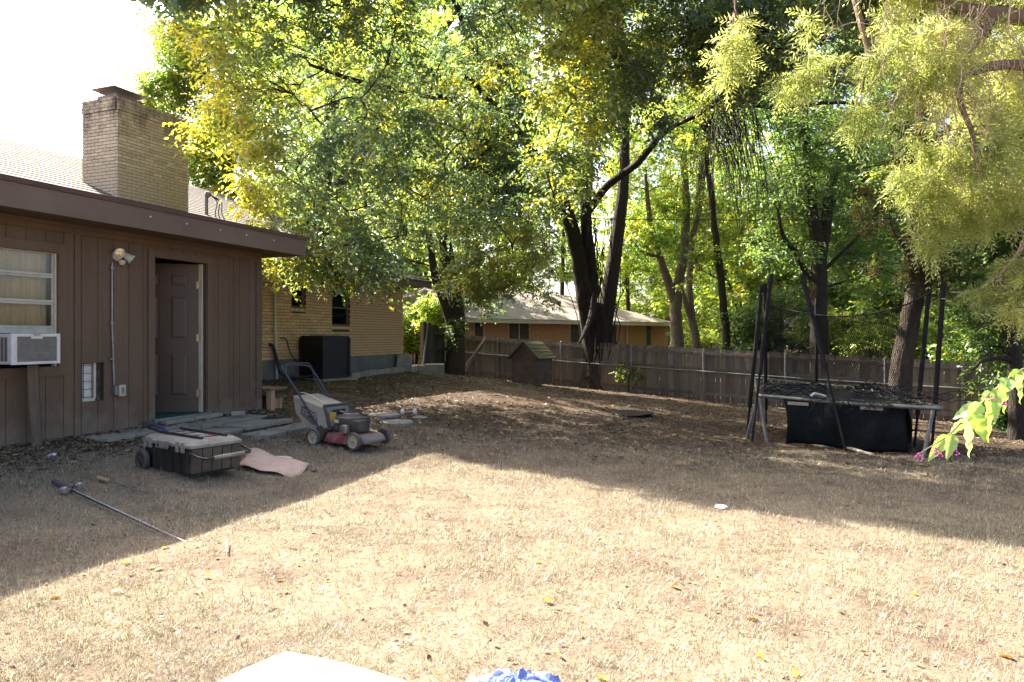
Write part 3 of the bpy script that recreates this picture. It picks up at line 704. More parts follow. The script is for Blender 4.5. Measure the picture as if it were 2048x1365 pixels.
cap.add(base + [apex] + [b - Vector((0, 0, 0.02)) for b in base], [(0, 1, 4), (1, 2, 4), (2, 3, 4), (3, 0, 4), (0, 5, 6, 1), (1, 6, 7, 2), (2, 7, 8, 3), (3, 8, 5, 0), (5, 8, 7, 6)]); cap.build('chimney_cap', M['cap'], chim)
sm = MB()
for k in range(22):
    t_ = k / 21
    for (A, B_) in (((0.19, -0.25), (0.75, -0.25)), ((0.75, -0.25), (0.75, -0.75)), ((0.75, -0.75), (0.19, -0.75)), ((0.19, -0.75), (0.19, -0.25))):
        a = A[0] + (B_[0] - A[0]) * t_; o_ = A[1] + (B_[1] - A[1]) * t_
        sm.box(-0.003, 0.003, -0.003, 0.003, CT + 0.12, CT + 0.245, Matrix.Translation(CF.p(a, o_, 0)))
o = sm.build('spark_screen', M['grey_metal'], chim); o['kind'] = 'stuff'
# ------------------------------------------------------------------ fences, gate, neighbour house
def hpx(px): return 78 + (px - 927) * 0.0427
def fence_xy(px):
    D = FPX * 1.5 / hpx(px); return Vector(((px - 1024) / FPX * D, D, 0))
fA = fence_xy(927); fB = fence_xy(1985); fd = (fB - fA).normalized(); fL = (fB - fA).length
fn = Vector((fd.y, -fd.x, 0))                     # towards the camera
def ftop(t): return CZ + 0.0 + (-0.67) * t / fL
fence = thing('wooden_fence', 'long weathered grey-brown board fence across the back of the yard', 'fence', fA + Vector((0, 0, gh(fA.x, fA.y))))
PW = 0.14
pk = [MB().prism([(0, 0), (PW, 0), (PW, 1.0 - 0.018), (PW - 0.025, 1.0), (0.025, 1.0), (0, 1.0 - 0.018)], -0.008, 0.008).mesh('picket', M['fence'])]
def dirM(d, p):
    m_ = Matrix.Identity(4); n_ = Vector((-d.y, d.x, 0))
    for i in range(3): m_[i][0] = d[i]; m_[i][1] = n_[i]
    return Matrix.Translation(p) @ m_
r = random.Random(11)
t = -0.9
while t < fL - 0.05:
    p = fA + fd * t; q = fA + fd * (t + 0.07)
    z0 = gh(p.x, p.y) + 0.01 - 0.05; z1 = ftop(t) + r.uniform(-0.025, 0.02)
    W = dirM(fd, Vector((p.x, p.y, z0))) @ Matrix.Rotation(r.gauss(0, 0.006), 4, 'Y') @ Matrix.Diagonal(Vector((r.uniform(0.95, 1.02), 1, z1 - z0, 1)))
    inst('picket', pk[0], fence, W)
    t += PW + r.choice([0.004, 0.006, 0.008, 0.012, 0.016])
for fz in (0.12, 0.60, 0.90):
    nseg = 7
    for k in range(nseg):
        t0 = -0.9 + (fL + 0.9) * k / nseg; t1 = -0.9 + (fL + 0.9) * (k + 1) / nseg - 0.006
        pts = []
        for tt in (t0, t1):
            p = fA + fd * tt + fn * 0.009; g_ = gh(p.x, p.y); zz = g_ + (ftop(tt) - g_) * fz
            pts.append((p, zz))
        v = []
        for (p, zz) in pts:
            for (oo, dz) in ((0, -0.042), (0.036, -0.042), (0.036, 0.042), (0, 0.042)): v.append(p + fn * oo + Vector((0, 0, zz + dz)))
        MB().loft([v[:4], v[4:]]).build('rail', M['fence'], fence)
# galvanised posts and the old chain-link fence in front of the boards
cl = thing('chain_link_fence', 'low rusty chain-link fence with grey steel posts before the boards', 'fence', fA + fn * 0.1 + Vector((0, 0, gh(fA.x, fA.y))))
def f_at_px(px, o):
    k = (px - 1024) / FPX; q = fA + fn * o
    t_ = (k * q.y - q.x) / (fd.x - k * fd.y); return t_, q + fd * t_
for px in (995, 1122, 1262, 1407, 1571, 1770, 1925):
    t_, p = f_at_px(px, 0.085); g_ = gh(p.x, p.y)
    MB().tube([Vector((p.x, p.y, g_ - 0.2)), Vector((p.x, p.y, ftop(t_) - 0.05))], 0.03, 10).build('post', M['grey_metal'], cl, smooth=True)
    MB().lathe([(0.034, 0), (0.034, 0.03), (0.0, 0.05)], 10, Matrix.Translation((p.x, p.y, ftop(t_) - 0.05))).build('post_cap', M['grey_metal'], cl, smooth=True)
rp = [(lambda p: Vector((p.x, p.y, gh(p.x, p.y) + 0.86)))(fA + fd * (fL * k / 24) + fn * 0.135) for k in range(25)]
MB().tube(rp, 0.02, 8).build('top_rail', M['grey_metal'], cl, smooth=True)
lk = MB(); tt = 0.3
while tt < fL - 1.0:
    for sg in (1, -1):
        a_ = fA + fd * tt + fn * (0.158 + 0.004 * sg); b_ = fA + fd * (tt + sg * 0.80) + fn * (0.158 + 0.004 * sg)
        za = gh(a_.x, a_.y) + 0.02; zb = gh(b_.x, b_.y) + 0.84
        A = Vector((a_.x, a_.y, za)); B_ = Vector((b_.x, b_.y, zb)); e = fd * 0.0035
        lk.add([A - e, A + e, B_ + e, B_ - e], [(0, 1, 2, 3)])
    tt += 0.085
o = lk.build('chain_link_wire', M['rust'], cl); o['kind'] = 'stuff'

# back-left corner: orange fence panel, open gate, leaning pole, leaning boards
of = thing('orange_board_fence', 'orange-brown board fence standing behind the open gate', 'fence', P(818, 735, 27.5))
for k in range(9):
    p = P(796, 700, 27.5) + Vector((0.155 * k, 0.10 * k, 0)); g_ = gh(p.x, p.y)
    MB().box(0, 0.145, -0.01, 0.01, g_ - 0.1, CZ + 0.06 + r.uniform(-0.01, 0.01)).build('picket', M['fence_orange'], of, dirM(Vector((0.84, 0.54, 0)).normalized(), Vector((p.x, p.y, 0))))
for zz in (0.15, 1.2):
    p = P(796, 700, 27.5); MB().box(0, 1.6, -0.05, -0.012, gh(p.x, p.y) + zz, gh(p.x, p.y) + zz + 0.09).build('rail', M['fence_orange'], of, dirM(Vector((0.84, 0.54, 0)).normalized(), Vector((p.x, p.y, 0))))
gA = P(845, 700, 22.6); gB = P(892, 700, 24.6); gdv = Vector((gB.x - gA.x, gB.y - gA.y, 0)); gl = gdv.length; gdv.normalize()
gate = thing('wooden_gate', 'dark mossy wooden gate left standing open beside the concrete step', 'gate', Vector((gA.x, gA.y, gh(gA.x, gA.y))))
M['gatewood'] = mat('mossy gate wood', (0.085, 0.078, 0.055), (0.05, 0.045, 0.035), scale=4, rough=0.9, bump=0.5, bscale=24, stretch=(3, 3, 0.4), rnd=0.25)
zg0 = CZ - 1.24; zg1 = CZ + 0.47; npk = int(gl / 0.15)
GM = dirM(gdv, Vector((gA.x, gA.y, 0)))
for k in range(npk):
    top = zg1 - 0.18 * k / npk + r.uniform(-0.02, 0.02)
    MB().prism([(0, zg0), (0.142, zg0), (0.142, top - 0.02), (0.12, top), (0.02, top), (0, top - 0.02)], -0.009, 0.009, GM @ Matrix.Translation((k * 0.15, 0, 0))).build('picket', M['gatewood'], gate)
for zz in (zg0 + 0.2, zg0 + 0.72, zg1 - 0.42): MB().box(0, npk * 0.15, -0.055, -0.0095, zz, zz + 0.09, GM).build('rail', M['gatewood'], gate)
MB().box(-0.09, -0.005, -0.055, 0.05, zg0, zg1 - 0.02, GM).build('gate_post', M['lumber'], gate)
MB().box(npk * 0.15 - 0.02, npk * 0.15 + 0.06, -0.12, -0.06, zg0 - 0.1, zg0 + 0.82, GM).build('gate_post', M['gatewood'], gate)
pl = thing('leaning_metal_pole', 'thin grey metal pole leaning against the mossy open gate', 'pole', G(846, 737))
a_ = P(846, 734, 22.3); MB().tube([Vector((a_.x, a_.y, gh(a_.x, a_.y) + 0.22)), P(856, 643, 22.7)], 0.028, 10).build('pole', M['grey_metal'], pl, smooth=True)
for (x0, x1, lab) in ((918, 972, 'long pale board leaning on the fence beside the tree trunk'), (925, 968, 'narrow board with bare edge leaning behind the longer pale board')):
    p0 = P(x0, 748, 24.6); p0.z = gh(p0.x, p0.y) - 0.02; p1 = P(x1, 676 if x0 == 918 else 682, 25.2)
    d = p1 - p0; q = d.to_track_quat('Z', 'Y').to_matrix().to_4x4()
    o = MB().box(-0.07, 0.07, -0.02, 0.02, 0, d.length).build('leaning_board', M['wood_grey'], None, Matrix.Translation(p0 + Vector((0, 0.1 if x0 == 925 else 0, 0))) @ q)
    tag(o, lab, 'board', 'boards leaning on the fence')

# neighbour's house beyond the fence
nA = P(915, 700, 33.0); nB = P(1325, 700, 45.0); nU = Vector((nB.x - nA.x, nB.y - nA.y, 0)); nL = nU.length; nU.normalize()
nh = thing('neighbour_house', 'low orange brick ranch house beyond the fence with pale hipped roof', 'house', Vector((nA.x, nA.y, gh(nA.x, nA.y))))
NMx = dirM(nU, Vector((nA.x, nA.y, 0)))     # local x along front wall, y away from camera
zN = CZ + 0.70
M['orange_brick'] = None
def ob():
    m, N, L, b = new_mat('orange brick')
    bt = N.new('ShaderNodeTexBrick'); bt.inputs['Color1'].default_value = (0.56, 0.27, 0.125, 1); bt.inputs['Color2'].default_value = (0.48, 0.22, 0.105, 1); bt.inputs['Mortar'].default_value = (0.33, 0.24, 0.16, 1)
    bt.inputs['Scale'].default_value = 1.0; bt.inputs['Brick Width'].default_value = 0.21; bt.inputs['Row Height'].default_value = 0.068; bt.inputs['Mortar Size'].default_value = 0.008
    tc = N.new('ShaderNodeTexCoord'); mp = N.new('ShaderNodeMapping'); mp.inputs['Rotation'].default_value = (math.radians(-90), 0, 0)
    L.new(tc.outputs['Object'], mp.inputs[0]); L.new(mp.outputs[0], bt.inputs['Vector']); L.new(bt.outputs[0], b.inputs['Base Color']); b.inputs['Roughness'].default_value = 0.9
    return m
M['orange_brick'] = ob()
nwin = [(1.05, 1.75), (3.4, 5.0), (8.2, 10.4), (10.6, 12.6), (15.5, 16.2), (17.4, 18.0)]
mbn = MB(); aa = [-3.0] + [x for wv in nwin for x in wv] + [nL]
for i in range(0, len(aa) - 1, 2): mbn.box(aa[i], aa[i + 1], 0, 0.2, zN - 3.2, zN)
for (x0, x1) in nwin: mbn.box(x0, x1, 0, 0.2, zN - 3.2, zN - 1.5); mbn.box(x0, x1, 0, 0.2, zN - 0.05, zN - 0.0)
mbn.box(nL - 0.2, nL - 0.001, 0.2, 9.0, zN - 3.2, zN); mbn.box(-3.0, -2.8, 0.2, 9, zN - 3.2, zN); mbn.box(-3, nL, 9.0, 9.2, zN - 3.2, zN)
mbn.build('wall', M['orange_brick'], nh, NMx)
M['screen'] = mat('brown window screen', (0.10, 0.075, 0.06), (0.07, 0.052, 0.045), scale=3, rough=0.6)
M['trim_cream'] = mat('cream trim', (0.62, 0.55, 0.42), (0.52, 0.45, 0.34), scale=3, rough=0.6)
for (x0, x1) in nwin:
    wv = thing('window', parent=nh, loc=NMx @ Vector((x0, 0, zN - 1.5)))
    MB().box(x0, x1, 0.08, 0.1, zN - 1.5, zN - 0.05, NMx).build('screen', M['screen'], wv)
    f_ = MB()
    f_.box(x0, x0 + 0.06, 0.02, 0.079, zN - 1.5, zN - 0.05, NMx); f_.box(x1 - 0.06, x1, 0.02, 0.079, zN - 1.5, zN - 0.05, NMx)
    if x1 - x0 > 1: f_.box((x0 + x1) / 2 - 0.03, (x0 + x1) / 2 + 0.03, 0.02, 0.079, zN - 1.5, zN - 0.05, NMx)
    f_.build('window_frame', M['trim_cream'], wv)
MB().box(-3.6, nL + 0.6, -0.62, -0.59, zN - 0.06, zN + 0.17, NMx).build('fascia', M['trim_cream'], nh)
MB().box(nL + 0.57, nL + 0.6, -0.589, 9.6, zN - 0.06, zN + 0.17, NMx).build('side_fascia', M['trim_cream'], nh)
MB().box(-3.6, nL + 0.56, -0.588, 9.6, zN + 0.001, zN + 0.02, NMx).build('soffit', M['trim_cream'], nh)
MB().tube([NMx @ Vector((13.4, -0.06, zN - 2.6)), NMx @ Vector((13.4, -0.06, zN))], 0.05, 8).build('downspout', M['trim_cream'], nh)
zr_ = zN + 0.14; hh = 5.1 * 0.36; x0, x1 = -3.65, nL + 0.65
MB().add([(x0, -0.65, zr_), (x1, -0.65, zr_), (x1, 9.65, zr_), (x0, 9.65, zr_), (x0 + 5.1, 4.5, zr_ + hh), (x1 - 5.1, 4.5, zr_ + hh)], [(0, 1, 5, 4), (1, 2, 5), (2, 3, 4, 5), (3, 0, 4), (0, 3, 2, 1)], NMx).build('roof', M['shingle_far'], nh)
for (rx, ry) in ((9.5, 2.2), (6.2, 3.0)):
    MB().box(rx, rx + 0.35, ry, ry + 0.3, zr_ + (ry + 0.65) * 0.36, zr_ + (ry + 0.65) * 0.36 + 0.25, NMx).build('roof_vent', M['screen'], nh)
# glimpse of a red building with a white roof far through the trees
rb = thing('red_outbuilding', 'small red outbuilding with pale metal roof glimpsed through far trunks', 'building', P(1420, 700, 58))
M['red'] = mat('red wall', (0.42, 0.09, 0.06), (0.32, 0.07, 0.05), scale=2, rough=0.8)
M['palemetal'] = mat('pale roof', (0.55, 0.52, 0.50), (0.45, 0.43, 0.41), scale=2, rough=0.5)
p = P(1420, 700, 58)
MB().box(-2.2, 2.6, 0, 4, -3, CZ - 1.05 , Matrix.Translation((p.x, p.y, 0))).build('wall', M['red'], rb)
for k in range(3): MB().box(-1.6 + 1.4 * k, -0.7 + 1.4 * k, -0.03, -0.002, CZ - 2.2, CZ - 1.25, Matrix.Translation((p.x, p.y, 0))).build('dark_opening', M['dark'], rb)
MB().prism([(-2.8, CZ - 1.049), (3.4, CZ - 1.049), (3.0, CZ - 0.7), (0.3, CZ + 0.25), (-2.4, CZ - 0.7)], -0.5, 4.5, Matrix.Translation((p.x, p.y, 0))).build('roof', M['palemetal'], rb)

# ------------------------------------------------------------------ trees
LEAF = leaf_mat('leaf'); LEAF_B = leaf_mat('leaf far', trans=0.64, gloss=0.05, val=2.35); CEDAR = leaf_mat('cedar spray', trans=0.5, gloss=0.02)
M['bark'] = mat('dark bark', (0.055, 0.042, 0.034), (0.028, 0.022, 0.018), scale=7, rough=0.95, bump=1.0, bscale=7, bdist=0.10, stretch=(4, 4, 0.8))
M['bark_pale'] = mat('pale bark', (0.20, 0.155, 0.11), (0.12, 0.092, 0.068), scale=6, rough=0.95, bump=1.0, bscale=7, bdist=0.08, stretch=(4, 4, 0.8))
M['bark_mid'] = mat('brown bark', (0.095, 0.072, 0.055), (0.05, 0.04, 0.03), scale=6, rough=0.95, bump=1.0, bscale=7, bdist=0.08, stretch=(4, 4, 0.8))

SE = np.array(SUN)
def ground_shadow(p):
    t_ = (p[:, 2] - 0.0) / SE[2]
    return p[:, 0] - SE[0] * t_, p[:, 1] - SE[1] * t_
def lit_keep(p, margin=0.0):
    """False where a clump would shade the open lawn in front of the yard's shade line"""
    gx_, gy_ = ground_shadow(p)
    line = np.interp(gx_, [-30, -3.0, -0.75, 1.6, 4.0, 5.2, 7.0, 14], [8.6, 8.6, 8.55, 6.75, 5.35, 4.8, 4.6, 1.5])
    wv = 0.12 * np.sin(gx_ * 2.3 + 0.5) + 0.06 * np.sin(gx_ * 6.1)
    return gy_ > line + wv + margin
def pnoise(p, sc_, seed):
    r_ = np.random.default_rng(seed); v = np.zeros(len(p))
    for k in range(6):
        d = r_.normal(size=3); d /= np.linalg.norm(d); v += np.sin((p @ d) * sc_ * (0.7 + 0.25 * k) + r_.uniform(0, 6.3) + 1.3 * np.sin((p @ d[[1, 2, 0]]) * sc_ * 0.6))
    return v / 3.4
def kite(base, axis, side, nrm, ln, wd, hi=False):
    """leaf corner arrays from base points; all (n,3)"""
    ln = ln[:, None]; wd = wd[:, None]
    tip = base + axis * ln - nrm * ln * 0.08
    if not hi:
        mid = base + axis * ln * 0.45 + nrm * ln * 0.07
        return np.stack([base, mid + side * wd, tip, mid - side * wd], 1)
    m1 = base + axis * ln * 0.28 + nrm * ln * 0.06; m2 = base + axis * ln * 0.66 + nrm * ln * 0.05
    return np.stack([base, m1 + side * wd * 0.92, m2 + side * wd * 0.78, tip, m2 - side * wd * 0.78, m1 - side * wd * 0.92], 1)
def unit(a): return a / np.maximum(np.linalg.norm(a, axis=1, keepdims=True), 1e-9)
def spray(rs, ntw, nlf, R, leaf, droop, hi, aspect=0.26):
    B, Ax, Sd, Nr, Ln = [], [], [], [], []
    for k in range(ntw):
        d = rs.normal(size=3); d[2] = d[2] * 0.6 - droop * 0.7; d /= np.linalg.norm(d)
        L_ = R * rs.uniform(0.6, 1.15)
        for j in range(nlf):
            t_ = (j + 0.6) / nlf
            pos = d * L_ * t_ + np.array([0, 0, -droop * L_ * 0.45 * t_ * t_])
            sd = np.cross(d, [0, 0, 1]); sd /= max(np.linalg.norm(sd), 1e-6)
            ax = d * 0.55 + sd * (0.8 if j % 2 else -0.8) + np.array([0, 0, -0.35 * droop - 0.1]) + rs.normal(size=3) * 0.28
            ax /= np.linalg.norm(ax)
            up = np.array([0, 0, 1.0]) + rs.normal(size=3) * 0.55
            s_ = np.cross(ax, up); s_ /= max(np.linalg.norm(s_), 1e-6); n_ = np.cross(s_, ax)
            B.append(pos); Ax.append(ax); Sd.append(s_); Nr.append(n_); Ln.append(leaf * rs.uniform(0.65, 1.2))
    Ln = np.array(Ln)
    return kite(np.array(B), np.array(Ax), np.array(Sd), np.array(Nr), Ln, Ln * aspect, hi)
def foliage(rs, C, R, ntw, nlf, leaf, droop, pal, hi=False, nvar=7, aspect=0.26, tone=None, jit=0.16):
    """C clump centres (n,3) -> verts, faces, cols"""
    T = [spray(rs, ntw, nlf, R, leaf, droop, hi, aspect) for _ in range(nvar)]
    Vs, Cs = [], []
    ang = rs.uniform(0, 6.283, len(C)); scl = rs.uniform(0.75, 1.25, len(C)); which = rs.integers(0, nvar, len(C))
    pal = np.array(pal)
    if tone is None: tone = rs.uniform(0, 1, len(C))
    for k in range(nvar):
        ix = np.where(which == k)[0]
        if not len(ix): continue
        t_ = T[k]; c, s_ = np.cos(ang[ix]), np.sin(ang[ix])
        x = t_[None, :, :, 0] * c[:, None, None] - t_[None, :, :, 1] * s_[:, None, None]
        y = t_[None, :, :, 0] * s_[:, None, None] + t_[None, :, :, 1] * c[:, None, None]
        z = np.broadcast_to(t_[None, :, :, 2], x.shape)
        v = np.stack([x, y, z], -1) * scl[ix][:, None, None, None] + C[ix][:, None, None, :]
        Vs.append(v.reshape(-1, v.shape[2], 3))
        tn = np.clip(tone[ix][:, None] + rs.normal(0, jit, (len(ix), t_.shape[0])), 0, 0.999) * (len(pal) - 1)
        i0 = tn.astype(int); fr_ = (tn - i0)[..., None]
        col = pal[i0] * (1 - fr_) + pal[np.minimum(i0 + 1, len(pal) - 1)] * fr_
        col = col * rs.uniform(0.8, 1.2, col.shape[:2])[..., None]
        Cs.append(np.repeat(col.reshape(-1, 1, 3), v.shape[2], 1).reshape(-1, 3))
    V = np.concatenate(Vs); k = V.shape[1]; n = len(V)
    base = (np.arange(n) * k)[:, None]
    if k == 4: F = np.concatenate([base + np.array([[0, 1, 2]]), base + np.array([[0, 2, 3]])])
    else: F = np.concatenate([base + np.array([[0, 1, 2, 3]]), base + np.array([[0, 3, 4, 5]])])
    return V.reshape(-1, 3), F, np.concatenate(Cs)
def blob_points(rs, c, r_, n, gap=0.0, gsc=1.0, seed=1, shell=0.55):
    out = []
    c = np.array(c); r_ = np.array(r_); got = 0; tries = 0
    while got < n and tries < 30:
        d = unit(rs.normal(size=(n * 2, 3))); rad = (shell ** 3 + (1 - shell ** 3) * rs.uniform(0, 1, n * 2)) ** (1 / 3)
        rad = np.where(rs.uniform(0, 1, n * 2) < 0.25, rs.uniform(0.2, 1, n * 2), rad)
        q = c + d * rad[:, None] * r_ * (1 + 0.13 * np.sin(d[:, :1] * 7 + seed) + 0.13 * np.sin(d[:, 2:3] * 9 + seed * 2))
        q = q[pnoise(q, gsc, seed) > gap]
        out.append(q); got += len(q); tries += 1
    return np.concatenate(out)[:n]
def limb(mb, p0, p1, r0, r1, rs, bend=0.12, n=6, sides=6, sag=0.0):
    p0 = Vector(p0); p1 = Vector(p1); L_ = (p1 - p0).length
    o1 = Vector(rs.normal(size=3)) * L_ * bend; o2 = Vector(rs.normal(size=3)) * L_ * bend * 0.6
    o1.z = abs(o1.z) * 0.7
    pts = smooth_path([p0, p0.lerp(p1, 0.33) + o1, p0.lerp(p1, 0.7) + o2 + Vector((0, 0, -sag)), p1], 3)
    rad = [r0 + (r1 - r0) * (i / (len(pts) - 1)) ** 0.8 for i in range(len(pts))]
    mb.tube(pts, rad, sides, cap=False)
    return pts, rad
def make_tree(name, label, trunks, blobs, pal, leaf=0.12, R=0.45, ntw=5, nlf=7, droop=0.4, hi=False, bark='bark', seed=1, lfm=None, group=None, cull=True, nlimb=5, twig_every=3, aspect=0.26, toner=None, extra=None, margin=0.0, addC=None, thin=None, cat='tree', twig_r=0.012):
    rs = np.random.default_rng(seed)
    base = Vector(trunks[0][0][0])
    root = thing(name, label, cat, base, group=group)
    tm = MB(); nodes = []; nrad = []
    for (pts, rad) in trunks:
        sp = smooth_path(pts, 4); sr = smooth_rad(rad, 4)
        sp = [p + Vector((rs.normal(), rs.normal(), 0)) * r_ * 0.07 if 5 < i < len(sp) - 1 else p for i, (p, r_) in enumerate(zip(sp, sr))]
        tm.tube(sp, sr, 12)
        nodes += sp[len(sp) // 4:]; nrad += sr[len(sr) // 4:]
    tm.build('trunk', M[bark], root, smooth=True)
    lm = MB(); C = []
    for bi, (c, r_, n, gap) in enumerate(blobs):
        c = np.array(c)
        tg = blob_points(rs, c, np.array(r_) * 0.75, nlimb, -9, 1, seed + bi)
        for q in tg:
            nd = np.array([tuple(p) for p in nodes]); dist = np.linalg.norm(nd - q, axis=1) + 0.6 * np.maximum(0, nd[:, 2] - q[2] + 0.5)
            j = int(dist.argmin()); r0 = max(0.02, min(nrad[j] * 0.5, 0.02 + 0.012 * dist[j]))
            pts, rad = limb(lm, nodes[j], q, r0, 0.012, rs)
            nodes += pts[2:]; nrad += rad[2:]
        pts = blob_points(rs, c, r_, n, gap, 2.2 / max(0.8, min(r_)) + 0.35, seed * 7 + bi)
        C.append(pts)
    C = np.concatenate(C)
    if addC is not None: C = np.concatenate([C, addC])
    if cull: C = C[lit_keep(C, margin)]
    if thin is not None: C = C[thin(C, rs)]
    nd = np.array([tuple(p) for p in nodes])
    for q in C[::twig_every]:
        dist = np.linalg.norm(nd - q, axis=1); j = int(dist.argmin())
        if dist[j] < 3.2: limb(lm, nodes[j], q, min(twig_r, 0.006 + 0.004 * dist[j]), 0.003, rs, bend=0.10, sides=3)
    if extra: extra(lm, rs)
    lm.build('branches', M[bark], root, smooth=True)['kind'] = 'stuff'
    tone = toner(C, rs) if toner else None
    V, F, K = foliage(rs, C, R, ntw, nlf, leaf, droop, pal, hi, aspect=aspect, tone=tone)
    cr = inst('crown', np_mesh('crown', V, F, lfm or LEAF, K), root, I4.copy()); cr['kind'] = 'stuff'
    return root
def PT(*a): return [P(*q) for q in a]

# palettes run green -> yellow
PAL_MAIN = [(0.062, 0.108, 0.052), (0.085, 0.135, 0.056), (0.13, 0.175, 0.052), (0.23, 0.265, 0.05), (0.41, 0.385, 0.06)]
PAL_GREEN = [(0.048, 0.085, 0.03), (0.072, 0.122, 0.036), (0.115, 0.165, 0.044)]
PAL_LIME = [(0.11, 0.185, 0.045), (0.18, 0.25, 0.055), (0.28, 0.32, 0.07)]
PAL_MIX = [(0.068, 0.13, 0.036), (0.12, 0.19, 0.044), (0.19, 0.25, 0.052), (0.32, 0.31, 0.06)]

bz = P(1190, 778, 23.3); bz.z = gh(bz.x, bz.y) - 0.15
trunks = [
    ([bz, P(1190, 745, 23.3), P(1192, 700, 23.3), P(1193, 650, 23.3), P(1194, 605, 23.3)], [0.64, 0.46, 0.43, 0.39, 0.2]),
    ([P(1186, 720, 23.25), P(1180, 660, 23.2), P(1167, 580, 23.0), P(1152, 490, 22.7), P(1124, 400, 22.2), P(1085, 330, 21), P(1015, 240, 19.5), P(930, 150, 18)], [0.32, 0.32, 0.275, 0.25, 0.215, 0.16, 0.12, 0.07]),
    ([P(1200, 720, 23.35), P(1206, 655, 23.4), P(1222, 560, 23.5), P(1236, 460, 23.5), P(1246, 370, 23.4), P(1250, 280, 23.4), P(1245, 150, 23), P(1235, -30, 22), P(1225, -200, 21)], [0.32, 0.32, 0.26, 0.225, 0.19, 0.165, 0.14, 0.11, 0.07]),
    ([P(1180, 660, 23.3), P(1184, 560, 23.1), P(1172, 440, 22.6), P(1178, 320, 22), P(1192, 180, 21), P(1190, 20, 20), P(1170, -150, 19)], [0.2, 0.2, 0.19, 0.17, 0.14, 0.11, 0.07]),
    ([P(1176, 425, 22.6), P(1215, 372, 22.2), P(1275, 326, 21.4), P(1330, 262, 20.2), P(1405, 222, 18.8), P(1490, 150, 17), P(1570, 90, 15.5), P(1650, 20, 14.3)], [0.13, 0.125, 0.115, 0.10, 0.09, 0.075, 0.055, 0.03]),
    ([P(1400, 222, 19.2), P(1470, 205, 18.6), P(1560, 215, 18), P(1680, 205, 17.5), P(1780, 225, 17)], [0.10, 0.09, 0.07, 0.05, 0.03]),
    ([P(1480, 155, 17.2), P(1440, 110, 17), P(1400, 60, 16.5), P(1330, 20, 16)], [0.09, 0.08, 0.06, 0.03]),
    ([P(1125, 405, 22.2), P(1062, 380, 21.2), P(1000, 383, 20.2), P(950, 384, 19.2), P(860, 350, 17.5), P(760, 330, 15.5)], [0.16, 0.13, 0.12, 0.11, 0.07, 0.04]),
    ([P(1050, 285, 20.2), P(960, 220, 18.8), P(860, 190, 17), P(740, 170, 15.2), P(620, 130, 13.8)], [0.12, 0.10, 0.08, 0.06, 0.03]),
    ([P(1192, 180, 21), P(1165, 120, 18), P(1140, 60, 15), P(1130, 10, 13)], [0.10, 0.08, 0.06, 0.03]),
    ([P(1015, 240, 19.5), P(950, 100, 19), P(880, -60, 18.5), P(800, -200, 18)], [0.12, 0.1, 0.07, 0.04]),
]
def bl(px, py, D, rx, ry, rz, n, gap=-0.25): return (tuple(P(px, py, D)), (rx, ry, rz), n, gap)
blobs = [
    bl(560, 200, 14.6, 1.9, 2.3, 2.3, 380, -0.05), bl(690, 200, 14.2, 2.2, 2.2, 2.2, 400, -0.05), bl(640, 370, 13.0, 1.7, 1.7, 1.3, 270, -0.05), bl(560, 60, 16.0, 2.3, 2.3, 1.6, 260, -0.05),
    bl(690, 505, 12.6, 1.1, 0.8, 0.55, 120, -0.1), bl(610, 500, 12.4, 0.7, 0.7, 0.45, 60, -0.1), bl(780, 500, 13.4, 0.9, 0.8, 0.7, 90, -0.1),
    bl(840, 300, 15.0, 2.0, 2.0, 2.2, 440), bl(900, 120, 17.0, 2.8, 2.4, 2.2, 420, -0.15), bl(960, 330, 17.2, 1.7, 1.6, 1.6, 230, -0.05),
    bl(760, 40, 15.0, 2.6, 2.4, 1.4, 240, -0.05),
    bl(1090, 60, 12.4, 1.3, 1.1, 1.1, 220), bl(1130, 190, 12.2, 0.85, 0.7, 1.1, 170, -0.1), bl(1110, 350, 12.8, 0.75, 0.6, 1.0, 150, -0.1), bl(1230, 150, 13.5, 1.2, 1.0, 1.3, 200, -0.1),
    bl(1260, 10, 17, 3.2, 2.4, 1.3, 260, -0.05), bl(1420, 70, 15.5, 2.2, 2.0, 1.5, 300, -0.05), bl(1580, 90, 15, 2.0, 1.8, 1.2, 230, -0.05), 
    bl(1080, 470, 21, 1.8, 1.5, 1.9, 170, 0.0), bl(980, 520, 21, 1.6, 1.5, 1.5, 160, 0.0),
    bl(1000, -260, 17.5, 5.5, 3.5, 2.3, 520, -0.1), bl(600, -200, 16.5, 3.8, 3.0, 2.2, 150, -0.1), bl(1400, -220, 17.5, 4.5, 3.5, 2.2, 420, -0.1), bl(1080, -480, 19, 6, 4, 2.6, 420, -0.1),
    bl(1780, -120, 17, 3.0, 2.6, 2.2, 260, -0.1),
]
_r = np.random.default_rng(77); _gx = _r.uniform(-0.9, 11.0, 1500); _h = _r.uniform(8.4, 12.5, 1500)
_gy = np.interp(_gx, [-30, -3.0, -0.75, 1.6, 4.0, 5.2, 7.0, 14], [8.6, 8.6, 8.55, 6.75, 5.35, 4.8, 4.6, 1.5]) + 5.0 * _r.uniform(0.0, 1.0, 1500) ** 1.2 * np.clip((_gx + 3) / 7, 0.45, 1)
SHADE_PTS = np.stack([_gx + SE[0] / SE[2] * _h, _gy + SE[1] / SE[2] * _h, _h], 1)      # clumps set along sunbeams to cast the shade edge, mostly unseen
